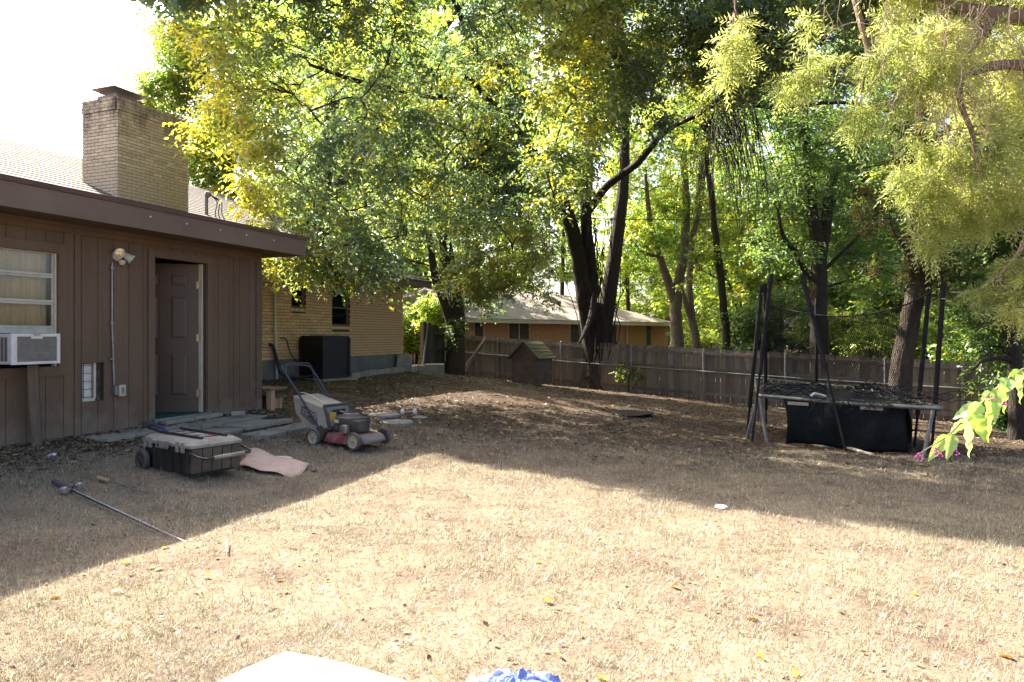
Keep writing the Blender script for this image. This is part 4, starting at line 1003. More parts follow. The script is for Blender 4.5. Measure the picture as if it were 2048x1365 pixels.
def main_thin(C, rs):
    gx_, gy_ = ground_shadow(C); keep = np.ones(len(C), bool)
    for c in (P(1130, 190, 12.2), P(1085, 60, 12.4), P(1110, 350, 12.8), P(1180, 120, 12.6)):
        q = np.array([tuple(c)]); qx, qy = ground_shadow(q)
        keep &= ~((np.hypot(gx_ - qx, gy_ - qy) < 1.0) & (C[:, 2] > c.z + 1.0))
    px_ = 1024 + C[:, 0] / C[:, 1] * FPX; py_ = HOR - (C[:, 2] - CZ) / C[:, 1] * FPX
    ln_ = np.interp(gx_, [-30, -3.0, -0.75, 1.6, 4.0, 5.2, 7.0, 14], [8.6, 8.6, 8.55, 6.75, 5.35, 4.8, 4.6, 1.5])
    front = (py_ > -15) & (px_ < 1250) & (C[:, 1] < 16.8) & (gy_ > ln_ + 1.3) & (gx_ < 7)
    cell = np.floor(gx_ / 0.55).astype(int) * 1000 + np.floor(gy_ / 0.55).astype(int)
    order = np.lexsort((C[:, 1] + C[:, 2] * 0.5, cell)); seen = {}
    has = set(cell[front])
    for i in order:                       # few layers of leaves along each sunbeam through the front of the crown
        if cell[i] in has:
            n_ = seen.get(cell[i], 0)
            if front[i] and n_ < 5: seen[cell[i]] = n_ + 1
            elif rs.uniform() < 0.9: keep[i] = False
    reg_ = (gx_ > -4.5) & (gx_ < 0.8) & (gy_ > 8.6) & (gy_ < 12.5) & (C[:, 2] > 6.3)
    keep &= ~((px_ > 1105) & (px_ < 1265) & (py_ > 400) & (C[:, 1] < 22.6))
    keep &= ~((px_ > 800) & (px_ < 900) & (py_ > 470) & (C[:, 1] < 19.8))
    return keep & ~(reg_ & ~front & (rs.uniform(0, 1, len(C)) < 0.5))
def main_tone(C, rs):
    # autumn yellow in patches; sunlit look put into the colour on the outer left
    return np.clip(0.34 + 0.30 * pnoise(C, 1.1, 5) + 0.55 * np.clip((-C[:, 0] / C[:, 1] - 0.30) * 7, 0, 1) + np.where((C[:, 0] > -0.4) & (C[:, 0] < 1.8) & (C[:, 1] < 13.8), 0.16, 0) + np.where(rs.uniform(0, 1, len(C)) < 0.16, 0.4, 0), 0.03, 0.97)
def droop_twigs(lm, rs):
    for k in range(95):
        t_ = rs.uniform(0, 1); p0 = P(1385 + 120 * t_, 250 - 90 * t_ + rs.normal() * 10, 19.5 - 2.2 * t_)
        ln = rs.uniform(1.8, 4.4); dx = rs.normal(0.35, 0.55); dy = rs.normal(-0.2, 0.5)
        pts = smooth_path([p0, p0 + Vector((dx * 0.6, dy * 0.5, -ln * 0.22)), p0 + Vector((dx, dy * 0.8, -ln * 0.6)), p0 + Vector((dx * 1.2 + rs.normal() * 0.15, dy, -ln))], 3)
        lm.tube(pts, [0.016 - 0.012 * i / (len(pts) - 1) for i in range(len(pts))], 3, cap=False)
    for k in range(60):
        p0 = P(rs.uniform(880, 1130), rs.uniform(390, 430), 21); ln = rs.uniform(0.8, 3.2); dx = rs.normal(-0.2, 0.5)
        pts = smooth_path([p0, p0 + Vector((dx * 0.5, 0, -ln * 0.3)), p0 + Vector((dx, 0, -ln))], 3)
        lm.tube(pts, [0.013 - 0.009 * i / (len(pts) - 1) for i in range(len(pts))], 3, cap=False)
    for k in range(26):      # stems climbing the forked trunk
        x0 = rs.uniform(1165, 1225); p0 = P(x0, 700 + rs.uniform(-60, 60), 22.75); p1 = P(x0 + rs.normal() * 22 - 8, rs.uniform(380, 520), 22.2)
        limb(lm, p0, p1, 0.02, 0.012, rs, bend=0.05, sides=4)
    q0 = P(1190, 585, 22.5)
    lm.tube(smooth_path([q0, P(1183, 630, 22.3), P(1168, 668, 22.0), P(1155, 690, 21.8)], 4), smooth_rad([0.11, 0.10, 0.06, 0.02], 4), 8, cap=False)
make_tree('shade_tree', 'huge forked dark-barked shade tree with yellowing leaves at the fence', trunks, blobs, PAL_MAIN, leaf=0.105, R=0.48, ntw=7, nlf=8, droop=0.6, hi=True, bark='bark', seed=21, toner=main_tone, thin=main_thin, extra=droop_twigs, nlimb=6, twig_every=2, aspect=0.24)

# unseen coarse clumps added above the frame to cast a crisp shade edge
HC = SHADE_PTS[lit_keep(SHADE_PTS, 0.05)]; _py = HOR - (HC[:, 2] - CZ) / HC[:, 1] * FPX; HC = HC[_py < -8]
_gx2, _gy2 = ground_shadow(HC); _ln = np.interp(_gx2, [-30, -3.0, -0.75, 1.6, 4.0, 5.2, 7.0, 14], [8.6, 8.6, 8.55, 6.75, 5.35, 4.8, 4.6, 1.5])
HC = HC[((_gy2 < _ln + 1.6) | (_gx2 > 2.8)) & ((_gy2 < _ln + 2.4) | (_gx2 < 3.0) | (_gx2 > 7.2))]
V, F, K = foliage(np.random.default_rng(78), HC, 0.55, 8, 9, 0.19, 0.35, PAL_MAIN[:2], aspect=0.27)
o = inst('shade_clumps', np_mesh('shade_clumps', V, F, LEAF, K), bpy.data.objects['shade_tree'], I4.copy()); o['kind'] = 'stuff'

# tree by the open gate
b0 = P(908, 752, 24.2); b0.z = gh(b0.x, b0.y) - 0.1
make_tree('shade_tree', 'twin-stemmed tree between the open gate and the leaning boards',
    [([b0, P(912, 700, 24.2), P(912, 620, 24.2), P(900, 540, 24.2), P(885, 450, 24), P(880, 340, 24), P(870, 200, 24)], [0.40, 0.33, 0.29, 0.25, 0.2, 0.14, 0.07]),
     ([P(905, 660, 24.1), P(890, 610, 23.9), P(872, 560, 23.7), P(862, 500, 23.5), P(850, 400, 23.2), P(840, 300, 23)], [0.17, 0.15, 0.14, 0.12, 0.09, 0.05])],
    [bl(880, 330, 23.5, 2.6, 2.2, 2.6, 300, 0.0), bl(850, 180, 24, 3.2, 2.6, 2.4, 260, 0.0), bl(960, 580, 23.6, 0.9, 0.8, 0.9, 60, 0.0), bl(915, 660, 23.8, 0.35, 0.3, 0.5, 12, -1), bl(780, 480, 24, 1.6, 1.4, 1.5, 110, 0.0)],
    PAL_GREEN, leaf=0.13, R=0.45, droop=0.5, seed=31, lfm=LEAF_B, bark='bark_mid')
# pale forked tree beyond the fence
b0 = P(1357, 720, 28); b0.z = gh(b0.x, b0.y) - 0.2
make_tree('shade_tree', 'pale-barked tree forking low behind the fence with sunlit yellow-green leaves',
    [([b0, P(1355, 690, 28), P(1352, 620, 28), P(1358, 560, 28), P(1368, 500, 28), P(1372, 400, 28), P(1365, 280, 28), P(1360, 120, 28)], [0.30, 0.27, 0.25, 0.22, 0.19, 0.16, 0.12, 0.06]),
     ([P(1352, 612, 28), P(1335, 560, 27.9), P(1318, 510, 27.8), P(1300, 440, 27.6), P(1290, 340, 27.5)], [0.2, 0.17, 0.14, 0.11, 0.06]),
     ([P(1318, 512, 27.8), P(1285, 505, 27.5), P(1262, 480, 27.3)], [0.09, 0.07, 0.03]),
     ([P(1368, 505, 28), P(1395, 440, 27.8), P(1410, 340, 27.6)], [0.12, 0.1, 0.05])],
    [bl(1330, 330, 28, 3.0, 2.4, 2.4, 260, 0.05), bl(1370, 150, 28.5, 3.8, 3, 3, 300, 0.0), bl(1290, 470, 27, 1.2, 1, 0.8, 50, 0.1), bl(1420, 420, 28, 1.5, 1.4, 1.4, 70, 0.05)],
    PAL_MIX, leaf=0.15, R=0.5, seed=41, lfm=LEAF_B, bark='bark_pale')
b0 = P(1388, 720, 29.5); b0.z = gh(b0.x, b0.y) - 0.2
make_tree('shade_tree', 'slender tree leaning away right behind the pale forked trunk',
    [([b0, P(1392, 690, 29.5), P(1384, 640, 29.5), P(1378, 570, 29.6), P(1385, 480, 29.8), P(1400, 360, 30), P(1410, 200, 30)], [0.22, 0.2, 0.17, 0.15, 0.13, 0.1, 0.05]),
     ([P(1386, 650, 29.5), P(1372, 610, 29.3), P(1366, 580, 29.2)], [0.13, 0.11, 0.06])],
    [bl(1420, 230, 31, 3, 2.4, 2.6, 230, 0.0)], PAL_LIME, leaf=0.16, R=0.5, seed=42, lfm=LEAF_B, bark='bark_pale')
b0 = P(1450, 715, 26); b0.z = gh(b0.x, b0.y) - 0.2
make_tree('shade_tree', 'thin dark single-stemmed tree rising straight behind the fence',
    [([b0, P(1453, 690, 26), P(1448, 620, 26), P(1440, 540, 26), P(1432, 480, 26), P(1424, 400, 25.8), P(1412, 300, 25.6), P(1405, 150, 25.5)], [0.17, 0.155, 0.145, 0.135, 0.125, 0.11, 0.09, 0.04])],
    [bl(1430, 210, 25.5, 2.6, 2.2, 2.2, 200, 0.05), bl(1400, 520, 26.5, 1.2, 1.0, 1.1, 40, 0.1)], PAL_MIX, leaf=0.14, R=0.45, seed=43, lfm=LEAF_B)
b0 = P(1636, 735, 22.5); b0.z = gh(b0.x, b0.y) - 0.2
make_tree('shade_tree', 'furrowed dark tree forking high behind the trampoline poles',
    [([b0, P(1638, 700, 22.5), P(1636, 620, 22.5), P(1638, 540, 22.5), P(1632, 470, 22.4), P(1622, 400, 22.2), P(1615, 320, 22), P(1608, 180, 21.8)], [0.33, 0.29, 0.26, 0.25, 0.21, 0.16, 0.13, 0.07]),
     ([P(1640, 520, 22.5), P(1650, 460, 22.5), P(1656, 400, 22.6), P(1672, 340, 22.7), P(1700, 250, 22.8)], [0.2, 0.19, 0.17, 0.14, 0.07]),
     ([P(1632, 560, 22.4), P(1612, 545, 22.2), P(1590, 505, 22), P(1565, 470, 21.8), P(1555, 420, 21.6)], [0.12, 0.11, 0.09, 0.07, 0.03]),
     ([P(1648, 540, 22.5), P(1690, 500, 22.2), P(1730, 460, 22)], [0.07, 0.05, 0.02])],
    [bl(1600, 330, 22, 2.6, 2.2, 1.7, 230, 0.0), bl(1700, 330, 22.5, 2.2, 2, 2.2, 220, 0.0), bl(1640, 150, 22, 3.4, 2.6, 2.4, 280, 0.0), bl(1560, 480, 22, 1.2, 1.1, 1.0, 70, 0.0), bl(1740, 520, 23, 1.6, 1.4, 1.3, 120, 0.0)],
    PAL_GREEN, leaf=0.13, R=0.45, seed=44, lfm=LEAF_B)
b0 = P(1797, 790, 14.6); b0.z = gh(b0.x, b0.y) - 0.1
make_tree('cedar_tree', 'leaning cedar with browning sprays standing just behind the trampoline',
    [([b0, P(1802, 745, 14.6), P(1815, 670, 14.6), P(1830, 590, 14.6), P(1838, 520, 14.6), P(1835, 440, 14.6), P(1820, 350, 14.6), P(1815, 220, 14.6)], [0.26, 0.22, 0.20, 0.18, 0.16, 0.13, 0.10, 0.05]),
     ([P(1832, 545, 14.6), P(1815, 500, 14.5), P(1790, 470, 14.4)], [0.08, 0.06, 0.02]),
     ([P(1842, 500, 14.6), P(1870, 450, 14.6), P(1885, 410, 14.5)], [0.08, 0.06, 0.02])],
    [bl(1830, 400, 14.6, 1.2, 1.0, 1.0, 110, 0.0), bl(1800, 520, 14.6, 0.7, 0.6, 0.5, 45, 0.0), bl(1880, 540, 14.8, 0.8, 0.7, 0.7, 55, 0.0), bl(1820, 250, 14.8, 1.3, 1.1, 1.2, 120, 0.0)],
    [(0.035, 0.06, 0.02), (0.06, 0.075, 0.024), (0.16, 0.085, 0.04)], leaf=0.09, R=0.34, ntw=7, nlf=9, droop=0.5, seed=45, bark='bark_mid', aspect=0.10, lfm=CEDAR)
b0 = P(2034, 850, 13.2); b0.z = gh(b0.x, b0.y) - 0.1
make_tree('shade_tree', 'dark tree with low bare limb past the right-angled end of the fence'.replace('right-angled ', ''),
    [([b0, P(2034, 800, 13.2), P(2030, 740, 13.2), P(2026, 660, 13.2), P(2036, 560, 13.2), P(2050, 430, 13.2), P(2060, 250, 13.2)], [0.17, 0.14, 0.13, 0.12, 0.11, 0.09, 0.04]),
     ([P(2030, 722, 13.2), P(2000, 716, 13.1), P(1965, 722, 13.0), P(1945, 740, 12.9)], [0.07, 0.055, 0.04, 0.015])],
    [bl(2000, 560, 13.6, 1.1, 1.0, 1.1, 130, -0.1), bl(1950, 450, 14.2, 1.4, 1.2, 1.1, 150, -0.1), bl(2060, 380, 13.2, 1.8, 1.4, 1.4, 180, -0.1), bl(2010, 700, 14.2, 0.9, 0.8, 0.8, 80, -0.1)],
    PAL_GREEN, leaf=0.11, R=0.38, seed=46, lfm=LEAF_B)
# tree added behind the house roof, clumps set along sunbeams to shade the yard
_r = np.random.default_rng(91); _gx = _r.uniform(-4.5, 10, 1500); _gy = _r.uniform(12.8, 22, 1500); _h = _r.uniform(8.5, 14, 1500)
BT = np.stack([_gx + SE[0] / SE[2] * _h, _gy + SE[1] / SE[2] * _h, _h], 1); _px = 1024 + BT[:, 0] / BT[:, 1] * FPX; _py = HOR - (BT[:, 2] - CZ) / BT[:, 1] * FPX
BT = BT[(_px > 470) & (BT[:, 1] > 18.5) & ((_px > 520) | (_py > 60)) & (pnoise(BT, 1.1, 92) > 0.25)]
b0 = P(640, 700, 26); b0.z = gh(b0.x, b0.y) - 0.1
make_tree('shade_tree', 'broad spreading tree added behind the brick house roof to shade the yard', [([b0, P(640, 520, 26), P(650, 330, 26), P(680, 120, 26), P(700, -60, 26)], [0.42, 0.36, 0.3, 0.2, 0.1]), ([P(645, 420, 26), P(760, 250, 25), P(860, 100, 24), P(960, -40, 23)], [0.22, 0.18, 0.12, 0.06])],
    [bl(680, 60, 26, 2.5, 2, 1.5, 60, 0.0)], PAL_MIX, leaf=0.16, R=0.52, ntw=6, nlf=7, seed=52, lfm=LEAF_B, bark='bark_mid', addC=BT, aspect=0.27)
# tree behind the chimney, tree tops over the roof ridge
b0 = P(470, 700, 27); b0.z = gh(b0.x, b0.y) - 0.1
make_tree('shade_tree', 'tall green tree rising behind the brick chimney against the sky',
    [([b0, P(470, 500, 27), P(455, 300, 27), P(440, 120, 27)], [0.35, 0.28, 0.2, 0.08])],
    [bl(400, 230, 26, 2.0, 2.0, 2.6, 420, -0.2), bl(440, 80, 27, 2.4, 2.2, 1.6, 330, -0.15), bl(330, 190, 25.5, 1.0, 1.0, 0.9, 90, -0.1), bl(390, 110, 26, 1.5, 1.4, 1.2, 160, -0.1), bl(520, 300, 27, 3, 2.4, 3, 330, -0.1), bl(390, 360, 26.5, 1.6, 1.3, 1.5, 150, -0.1)],
    PAL_MIX, leaf=0.17, R=0.5, seed=47, lfm=LEAF_B, aspect=0.2, cull=False, bark='bark_mid')
for k, (px, py, D, lab) in enumerate(((40, 345, 36, 'green tree tops peeping over the far roof ridge left of the chimney stack'.replace('left of', 'beside')), (110, 350, 38, 'second clump of tree tops over the roof ridge nearer the chimney'))):
    b0 = P(px, 700, D); b0.z = gh(b0.x, b0.y)
    make_tree('shade_tree', lab, [([b0, P(px, 500, D), P(px, 370, D)], [0.3, 0.25, 0.1])], [bl(px, py, D, 2.0, 1.8, 1.0, 150, -0.1), bl(px - 30, py + 10, D, 1.2, 1.2, 0.9, 70, -0.1)], PAL_MIX, leaf=0.17, R=0.5, seed=48 + k, lfm=LEAF_B, cull=False)

# the woods beyond the fence
woods = [  # px, D, crown rows (py, rx, rz, n)
    (620, 36, [(420, 4, 3.2, 340), (250, 5, 3.4, 380)], PAL_MIX), (740, 34, [(520, 3, 2.6, 260), (350, 4, 3.0, 360)], PAL_LIME), (850, 40, [(480, 5, 3.2, 360), (300, 5.5, 3.6, 400)], PAL_MIX), (640, 40, [(100, 6, 4, 420)], PAL_MIX), (780, 44, [(60, 7, 4.5, 420)], PAL_MIX),
    (1010, 52, [(500, 6, 4, 320), (330, 7, 4.5, 320)], PAL_LIME), (1120, 56, [(470, 6, 4.5, 320), (270, 7, 5, 320)], PAL_MIX), (1260, 58, [(520, 6, 4.5, 330), (330, 7, 5, 330)], PAL_LIME),
    (1380, 52, [(560, 5, 3.4, 300), (400, 6, 4, 320)], PAL_LIME), (1480, 42, [(560, 4.5, 2.8, 300), (400, 5, 3.4, 300)], PAL_LIME), (1560, 34, [(540, 3.4, 2.6, 280), (400, 4, 3, 280)], PAL_MIX),
    (1690, 36, [(560, 4, 2.6, 300), (400, 4.5, 3.2, 300)], PAL_MIX), (1800, 30, [(560, 3.6, 2.4, 300), (400, 4, 3, 300)], PAL_GREEN), (1910, 27, [(560, 3.2, 2.2, 300), (420, 3.6, 2.6, 300)], PAL_MIX),
    (2040, 24, [(520, 3.2, 2.8, 300), (330, 3.4, 2.8, 280)], PAL_GREEN), (1950, 32, [(280, 4.4, 3.4, 300), (80, 5, 3.6, 300)], PAL_GREEN), (1720, 40, [(240, 5.5, 4, 320), (60, 6, 4, 300)], PAL_GREEN),
    (1500, 44, [(230, 6, 4.4, 330), (30, 6.5, 4.5, 300)], PAL_MIX), (1180, 44, [(150, 6.5, 4.6, 330), (-40, 7, 4.6, 300)], PAL_MIX), (880, 40, [(150, 6, 4.4, 330), (-40, 6, 4, 280)], PAL_GREEN), (2150, 34, [(450, 4, 4, 300), (200, 5, 5, 300)], PAL_GREEN),
    (1240, 66, [(620, 6, 3.4, 300), (480, 7, 4, 300)], PAL_LIME), (1330, 62, [(610, 5, 3, 280), (470, 6, 4, 280)], PAL_LIME), (1440, 64, [(610, 6, 3, 280), (480, 6, 4, 280)], PAL_LIME), (1540, 60, [(600, 6, 3.4, 280), (450, 6, 4, 280)], PAL_MIX), (1660, 56, [(600, 6, 3.4, 280), (430, 6, 4.4, 280)], PAL_LIME), (1790, 50, [(600, 6, 3.4, 280), (430, 6, 4.4, 280)], PAL_MIX), (1930, 44, [(600, 5, 3.4, 280), (430, 6, 4.4, 280)], PAL_LIME), (720, 48, [(560, 5, 3.4, 280), (420, 6, 4.4, 280)], PAL_LIME), (940, 62, [(560, 6, 4, 280), (400, 7, 5, 280)], PAL_LIME)]
for k, (px, D, rowsz, pal) in enumerate(woods):
    b0 = P(px, 700, D); b0.z = gh(b0.x, b0.y) - 0.1; rs = np.random.default_rng(60 + k)
    top = min(q[0] for q in rowsz); lean = rs.normal() * 18
    tr = [([b0, P(px + lean * 0.3, 650, D), P(px + lean * 0.7, 0.5 * (650 + top), D), P(px + lean, top, D)], [0.24, 0.2, 0.15, 0.05])]
    if rs.uniform() < 0.6: tr.append(([P(px + lean * 0.3, 640, D), P(px - lean - 20, 540, D), P(px - lean * 2 - 40, 430, D)], [0.13, 0.11, 0.05]))
    make_tree('woodland_tree', {id(PAL_LIME): 'lime-leaved backlit tree in the woods beyond the board fence', id(PAL_MIX): 'mid green tree with some yellow leaves in the woods beyond the fence', id(PAL_GREEN): 'dark green tree deep in the woods beyond the board fence'}[id(pal)], tr, [(tuple(P(px + lean, py, D)), (rx, rx * 0.7, rz), int(n * 0.95), 0.05) for (py, rx, rz, n) in rowsz], pal, leaf=0.19 + 0.0016 * D, R=0.62, ntw=5, nlf=6, seed=70 + k, lfm=LEAF_B, group='trees of the woods beyond the fence', cull=(D < 30), bark='bark_mid', twig_every=6, nlimb=4, aspect=0.3)
# shrubs along and behind the fence
shr = [(830, 27, 650, 1.3, 1.0, PAL_LIME, 200), (1385, 42, 662, 1.5, 0.9, PAL_LIME, 130), (1500, 26, 670, 1.5, 0.9, PAL_GREEN, 170), (1560, 25, 640, 1.6, 1.2, PAL_GREEN, 200), (1690, 24, 665, 1.8, 0.9, PAL_MIX, 210), (1770, 22, 690, 1.4, 0.7, PAL_LIME, 150), (1870, 20, 660, 1.6, 1.0, PAL_LIME, 220), (1950, 18.5, 690, 1.1, 0.9, PAL_MIX, 160), (2040, 17, 690, 1.3, 1.4, PAL_GREEN, 220), (1420, 40, 680, 2.4, 0.9, PAL_MIX, 170), (2010, 15.5, 790, 0.6, 0.8, PAL_GREEN, 90), (870, 25.6, 620, 0.8, 0.7, PAL_LIME, 90)]
SHL_ = ['lime green bush filling the gap between brick house corner and orange fence', 'lime bush under the far end of the neighbour roof', 'dark bush behind fence between thin dark tree and trampoline poles', 'tall dark bush behind the bundle of leaning trampoline poles',
    'wide mixed green bush behind the trampoline net', 'low lime bush over the fence just before the leaning cedar', 'bright lime bush over the fence between the padded poles', 'green bush topping the very end of the board fence', 'tall dark bush beyond the end of the fence', 'mixed green bush in front of the red outbuilding', 'dark low bush at the foot of the tree with the bare limb', 'small lime bush peeking over the mossy open gate']
for k, (px, D, py, rx, rz, pal, n) in enumerate(shr):
    c = P(px, py, D); b0 = Vector((c.x, c.y, gh(c.x, c.y) - 0.05))
    make_tree('shrub', SHL_[k], [([b0, b0.lerp(c, 0.5) + Vector((0.1, 0, 0)), c + Vector((0, 0, rz * 0.3))], [0.06, 0.05, 0.02]), ([b0, b0.lerp(c, 0.5) + Vector((-0.25, 0, 0)), c + Vector((-rx * 0.4, 0, 0))], [0.05, 0.04, 0.02])],
        [(tuple(c), (rx, rx * 0.7, rz), n, -0.15), (tuple(c - Vector((0, 0, rz * 0.9))), (rx * 0.8, rx * 0.6, rz * 0.7), n // 2, -0.1)], pal, leaf=0.12, R=0.36, ntw=5, nlf=6, seed=120 + k, lfm=LEAF_B, cat='shrub', group='wild shrubs along the fence', cull=False, bark='bark_mid', nlimb=3, twig_every=5, aspect=0.3)
# vines on the near side of the fence
c = P(1258, 745, 22.1); b0 = Vector((c.x, c.y, gh(c.x, c.y)))
make_tree('vine', 'leafy vine climbing the boards beside the big forked trunk', [([b0, b0.lerp(c, 0.6), c + Vector((0.1, 0, 0.2))], [0.02, 0.015, 0.008]), ([b0, c + Vector((0.6, -0.1, 0.0))], [0.015, 0.006])],
    [(tuple(c), (0.35, 0.15, 0.35), 14, -9), (tuple(P(1292, 752, 21.9)), (0.3, 0.15, 0.25), 9, -9)], PAL_LIME, leaf=0.14, R=0.25, ntw=3, nlf=4, seed=150, cat='vine', cull=False, nlimb=2, aspect=0.38)
# ------------------------------------------------------------------ overhanging cedar (trunk just outside the frame on the right)
def cedar_sprays(rs, C, pal, tone, ntw=9, L=0.26):
    """flat feathery sprays: narrow blades along short drooping axes"""
    T = []
    for v in range(6):
        q = []
        for k in range(ntw):
            d = rs.normal(size=3); d[2] = d[2] * 0.55 - 0.45; d /= np.linalg.norm(d); Lk = L * rs.uniform(0.6, 1.2)
            sd = np.cross(d, rs.normal(size=3)); sd /= np.linalg.norm(sd); nn = np.cross(sd, d)
            for j in range(7):
                t_ = (j + 0.4) / 7; pos = d * Lk * t_ + np.array([0, 0, -0.25 * Lk * t_ * t_])
                for sg in (1, -1):
                    ax = d * 0.75 + sd * sg * 0.7 + nn * rs.normal() * 0.25 + np.array([0, 0, -0.12]); ax /= np.linalg.norm(ax)
                    s2 = np.cross(ax, nn + rs.normal(size=3) * 0.3); s2 /= np.linalg.norm(s2)
                    ln = Lk * 0.36 * (1.15 - t_) * rs.uniform(0.7, 1.2) + 0.012; w_ = 0.0058
                    q.append([pos, pos + ax * ln * 0.5 + s2 * w_, pos + ax * ln, pos + ax * ln * 0.5 - s2 * w_])
        T.append(np.array(q))
    Vs = []; Cs = []; pal = np.array(pal)
    for i, c in enumerate(C):
        t_ = T[i % 6]; a = rs.uniform(0, 6.283); ca, sa = math.cos(a), math.sin(a)
        R_ = np.array([[ca, -sa, 0], [sa, ca, 0], [0, 0, 1]])
        Vs.append((t_ @ R_.T) * rs.uniform(0.75, 1.25) + c)
        k = min(max(tone[i], 0), 0.999) * (len(pal) - 1); i0 = int(k); col = pal[i0] * (1 - k + i0) + pal[i0 + 1] * (k - i0)
        Cs.append(np.repeat((col * rs.uniform(0.8, 1.2, (len(t_), 1)))[:, None, :], 4, 1).reshape(-1, 3))
    V = np.concatenate(Vs); b = (np.arange(len(V)) * 4)[:, None]
    F = np.concatenate([b + np.array([[0, 1, 2]]), b + np.array([[0, 2, 3]])])
    return V.reshape(-1, 3), F, np.concatenate(Cs)
rs = np.random.default_rng(200)
M['cedar_bark'] = mat('cedar bark', (0.20, 0.14, 0.10), (0.13, 0.09, 0.066), scale=9, rough=0.9, bump=0.7, bscale=30, stretch=(3, 3, 0.7))
M['dead_twig'] = mat('dead twig', (0.44, 0.33, 0.25), (0.32, 0.22, 0.16), scale=9, rough=0.9)
cb = Vector((6.4, 6.3, gh(6.4, 6.3) - 0.1))
cedar = thing('cedar_tree', 'overhanging sunlit cedar with feathery yellow-green sprays and bare twigs', 'tree', cb)
tm = MB(); tm.tube(smooth_path([cb, cb + Vector((-0.05, 0, 2)), cb + Vector((0.0, 0.05, 4)), cb + Vector((0.1, 0, 6.5))], 4), smooth_rad([0.27, 0.22, 0.17, 0.08], 4), 14); tm.build('trunk', M['cedar_bark'], cedar, smooth=True)
limbs = [[cb + Vector((0, 0, 4.6)), P(2150, 40, 6.2), P(1990, 30, 6.0), P(1860, 5, 6.0), P(1700, -40, 6.1), P(1500, -90, 6.3)],
         [cb + Vector((0, 0, 3.9)), P(2140, 150, 6.0), P(2010, 130, 5.9), P(1900, 160, 5.9), P(1800, 200, 6.0), P(1690, 230, 6.2)],
         [cb + Vector((0, 0, 3.2)), P(2120, 260, 6.3), P(1990, 290, 6.3), P(1880, 330, 6.3), P(1830, 380, 6.4)],
         [P(1990, 30, 6.0), P(1930, 120, 5.8), P(1920, 200, 5.7), P(1945, 270, 5.7), P(1950, 340, 5.7)],
         [P(1700, -40, 6.1), P(1725, 60, 6.0), P(1735, 110, 6.0), P(1722, 190, 6.0)],
         [P(1880, 0, 6.0), P(1800, -60, 5.5), P(1500, -60, 6.2), P(1470, 20, 6.3)],
         [cb + Vector((0, 0, 2.6)), P(2110, 420, 7), P(2030, 520, 7), P(1960, 580, 7.2), P(1900, 585, 7.4)]]
lrad = [[0.10, 0.08, 0.07, 0.055, 0.04, 0.02], [0.08, 0.055, 0.045, 0.035, 0.025, 0.012], [0.08, 0.05, 0.04, 0.03, 0.012], [0.035, 0.03, 0.026, 0.02, 0.008], [0.03, 0.026, 0.02, 0.008], [0.03, 0.03, 0.02, 0.008], [0.05, 0.035, 0.025, 0.018, 0.008]]
lm = MB(); cn = []
for l_, r_ in zip(limbs, lrad):
    sp = smooth_path(l_, 5); lm.tube(sp, smooth_rad(r_, 5), 8, cap=False); cn += [tuple(p) for p in sp]
cn = np.array(cn)
cbl = [(1470, 70, 6.3, .14, .2, .36, 34), (1650, 40, 6.1, .30, .3, .26, 60), (1590, 165, 6.3, .22, .25, .16, 40), (1700, 140, 6.2, .34, .3, .28, 90), (1780, 60, 6.2, .36, .35, .35, 95), (1800, 200, 6.1, .40, .35, .34, 130), (1730, 225, 6.2, .30, .3, .2, 60),
       (1900, 90, 6.2, .40, .35, .35, 90), (1880, 250, 6.1, .36, .35, .36, 110), (1980, 60, 6.2, .36, .35, .4, 80), (1990, 220, 6.3, .30, .3, .4, 60), (1850, 350, 6.3, .26, .25, .30, 75), (1960, 360, 6.3, .26, .25, .28, 55), (1850, 440, 6.4, .10, .14, .28, 26), (2030, 330, 6.4, .25, .3, .4, 50), (1940, 295, 6.0, .34, .3, .3, 70),
       (1975, 575, 7.1, .34, .3, .10, 34), (2040, 540, 7.0, .22, .25, .2, 30), (1800, 130, 5.7, .5, .3, .3, 90), (2060, 150, 6.2, .3, .3, .5, 60), (1860, -60, 6.1, .9, .5, .3, 110),
       (1640, 110, 6.3, .26, .3, .24, 60), (1560, 150, 6.4, .12, .2, .10, 18), (1720, 300, 6.4, .10, .15, .10, 14), (1780, 290, 6.4, .22, .25, .22, 50), (1830, 300, 6.2, .30, .3, .26, 70), (2020, 420, 6.6, .20, .25, .25, 36), (1900, 420, 6.5, .22, .25, .26, 46), (1710, 20, 6.4, .4, .35, .3, 70), (1960, 150, 6.5, .5, .35, .45, 110), (2040, 620, 6.8, .12, .2, .2, 16)]
CC = np.concatenate([blob_points(rs, tuple(P(a, b, c)), (d, e, f), n, -0.35, 5.0, 300 + i, 0.3) for i, (a, b, c, d, e, f, n) in enumerate(cbl)])
cgx, cgy = ground_shadow(CC); cc_ = np.floor(cgx / 0.2).astype(int) * 1000 + np.floor(cgy / 0.2).astype(int); kp = np.zeros(len(CC), bool); sn = {}
for i in np.argsort(CC[:, 1] + 0.4 * CC[:, 2]):
    if sn.get(cc_[i], 0) < 3: sn[cc_[i]] = sn.get(cc_[i], 0) + 1; kp[i] = True
CC = CC[kp]
for q in CC[::2]:
    dist = np.linalg.norm(cn - q, axis=1) + 0.5 * np.maximum(0, q[2] - cn[:, 2]); j = int(dist.argmin())
    limb(lm, Vector(cn[j]), Vector(q), 0.007, 0.0025, rs, bend=0.10, sides=3)
lm.build('branches', M['cedar_bark'], cedar, smooth=True)
dt = MB()
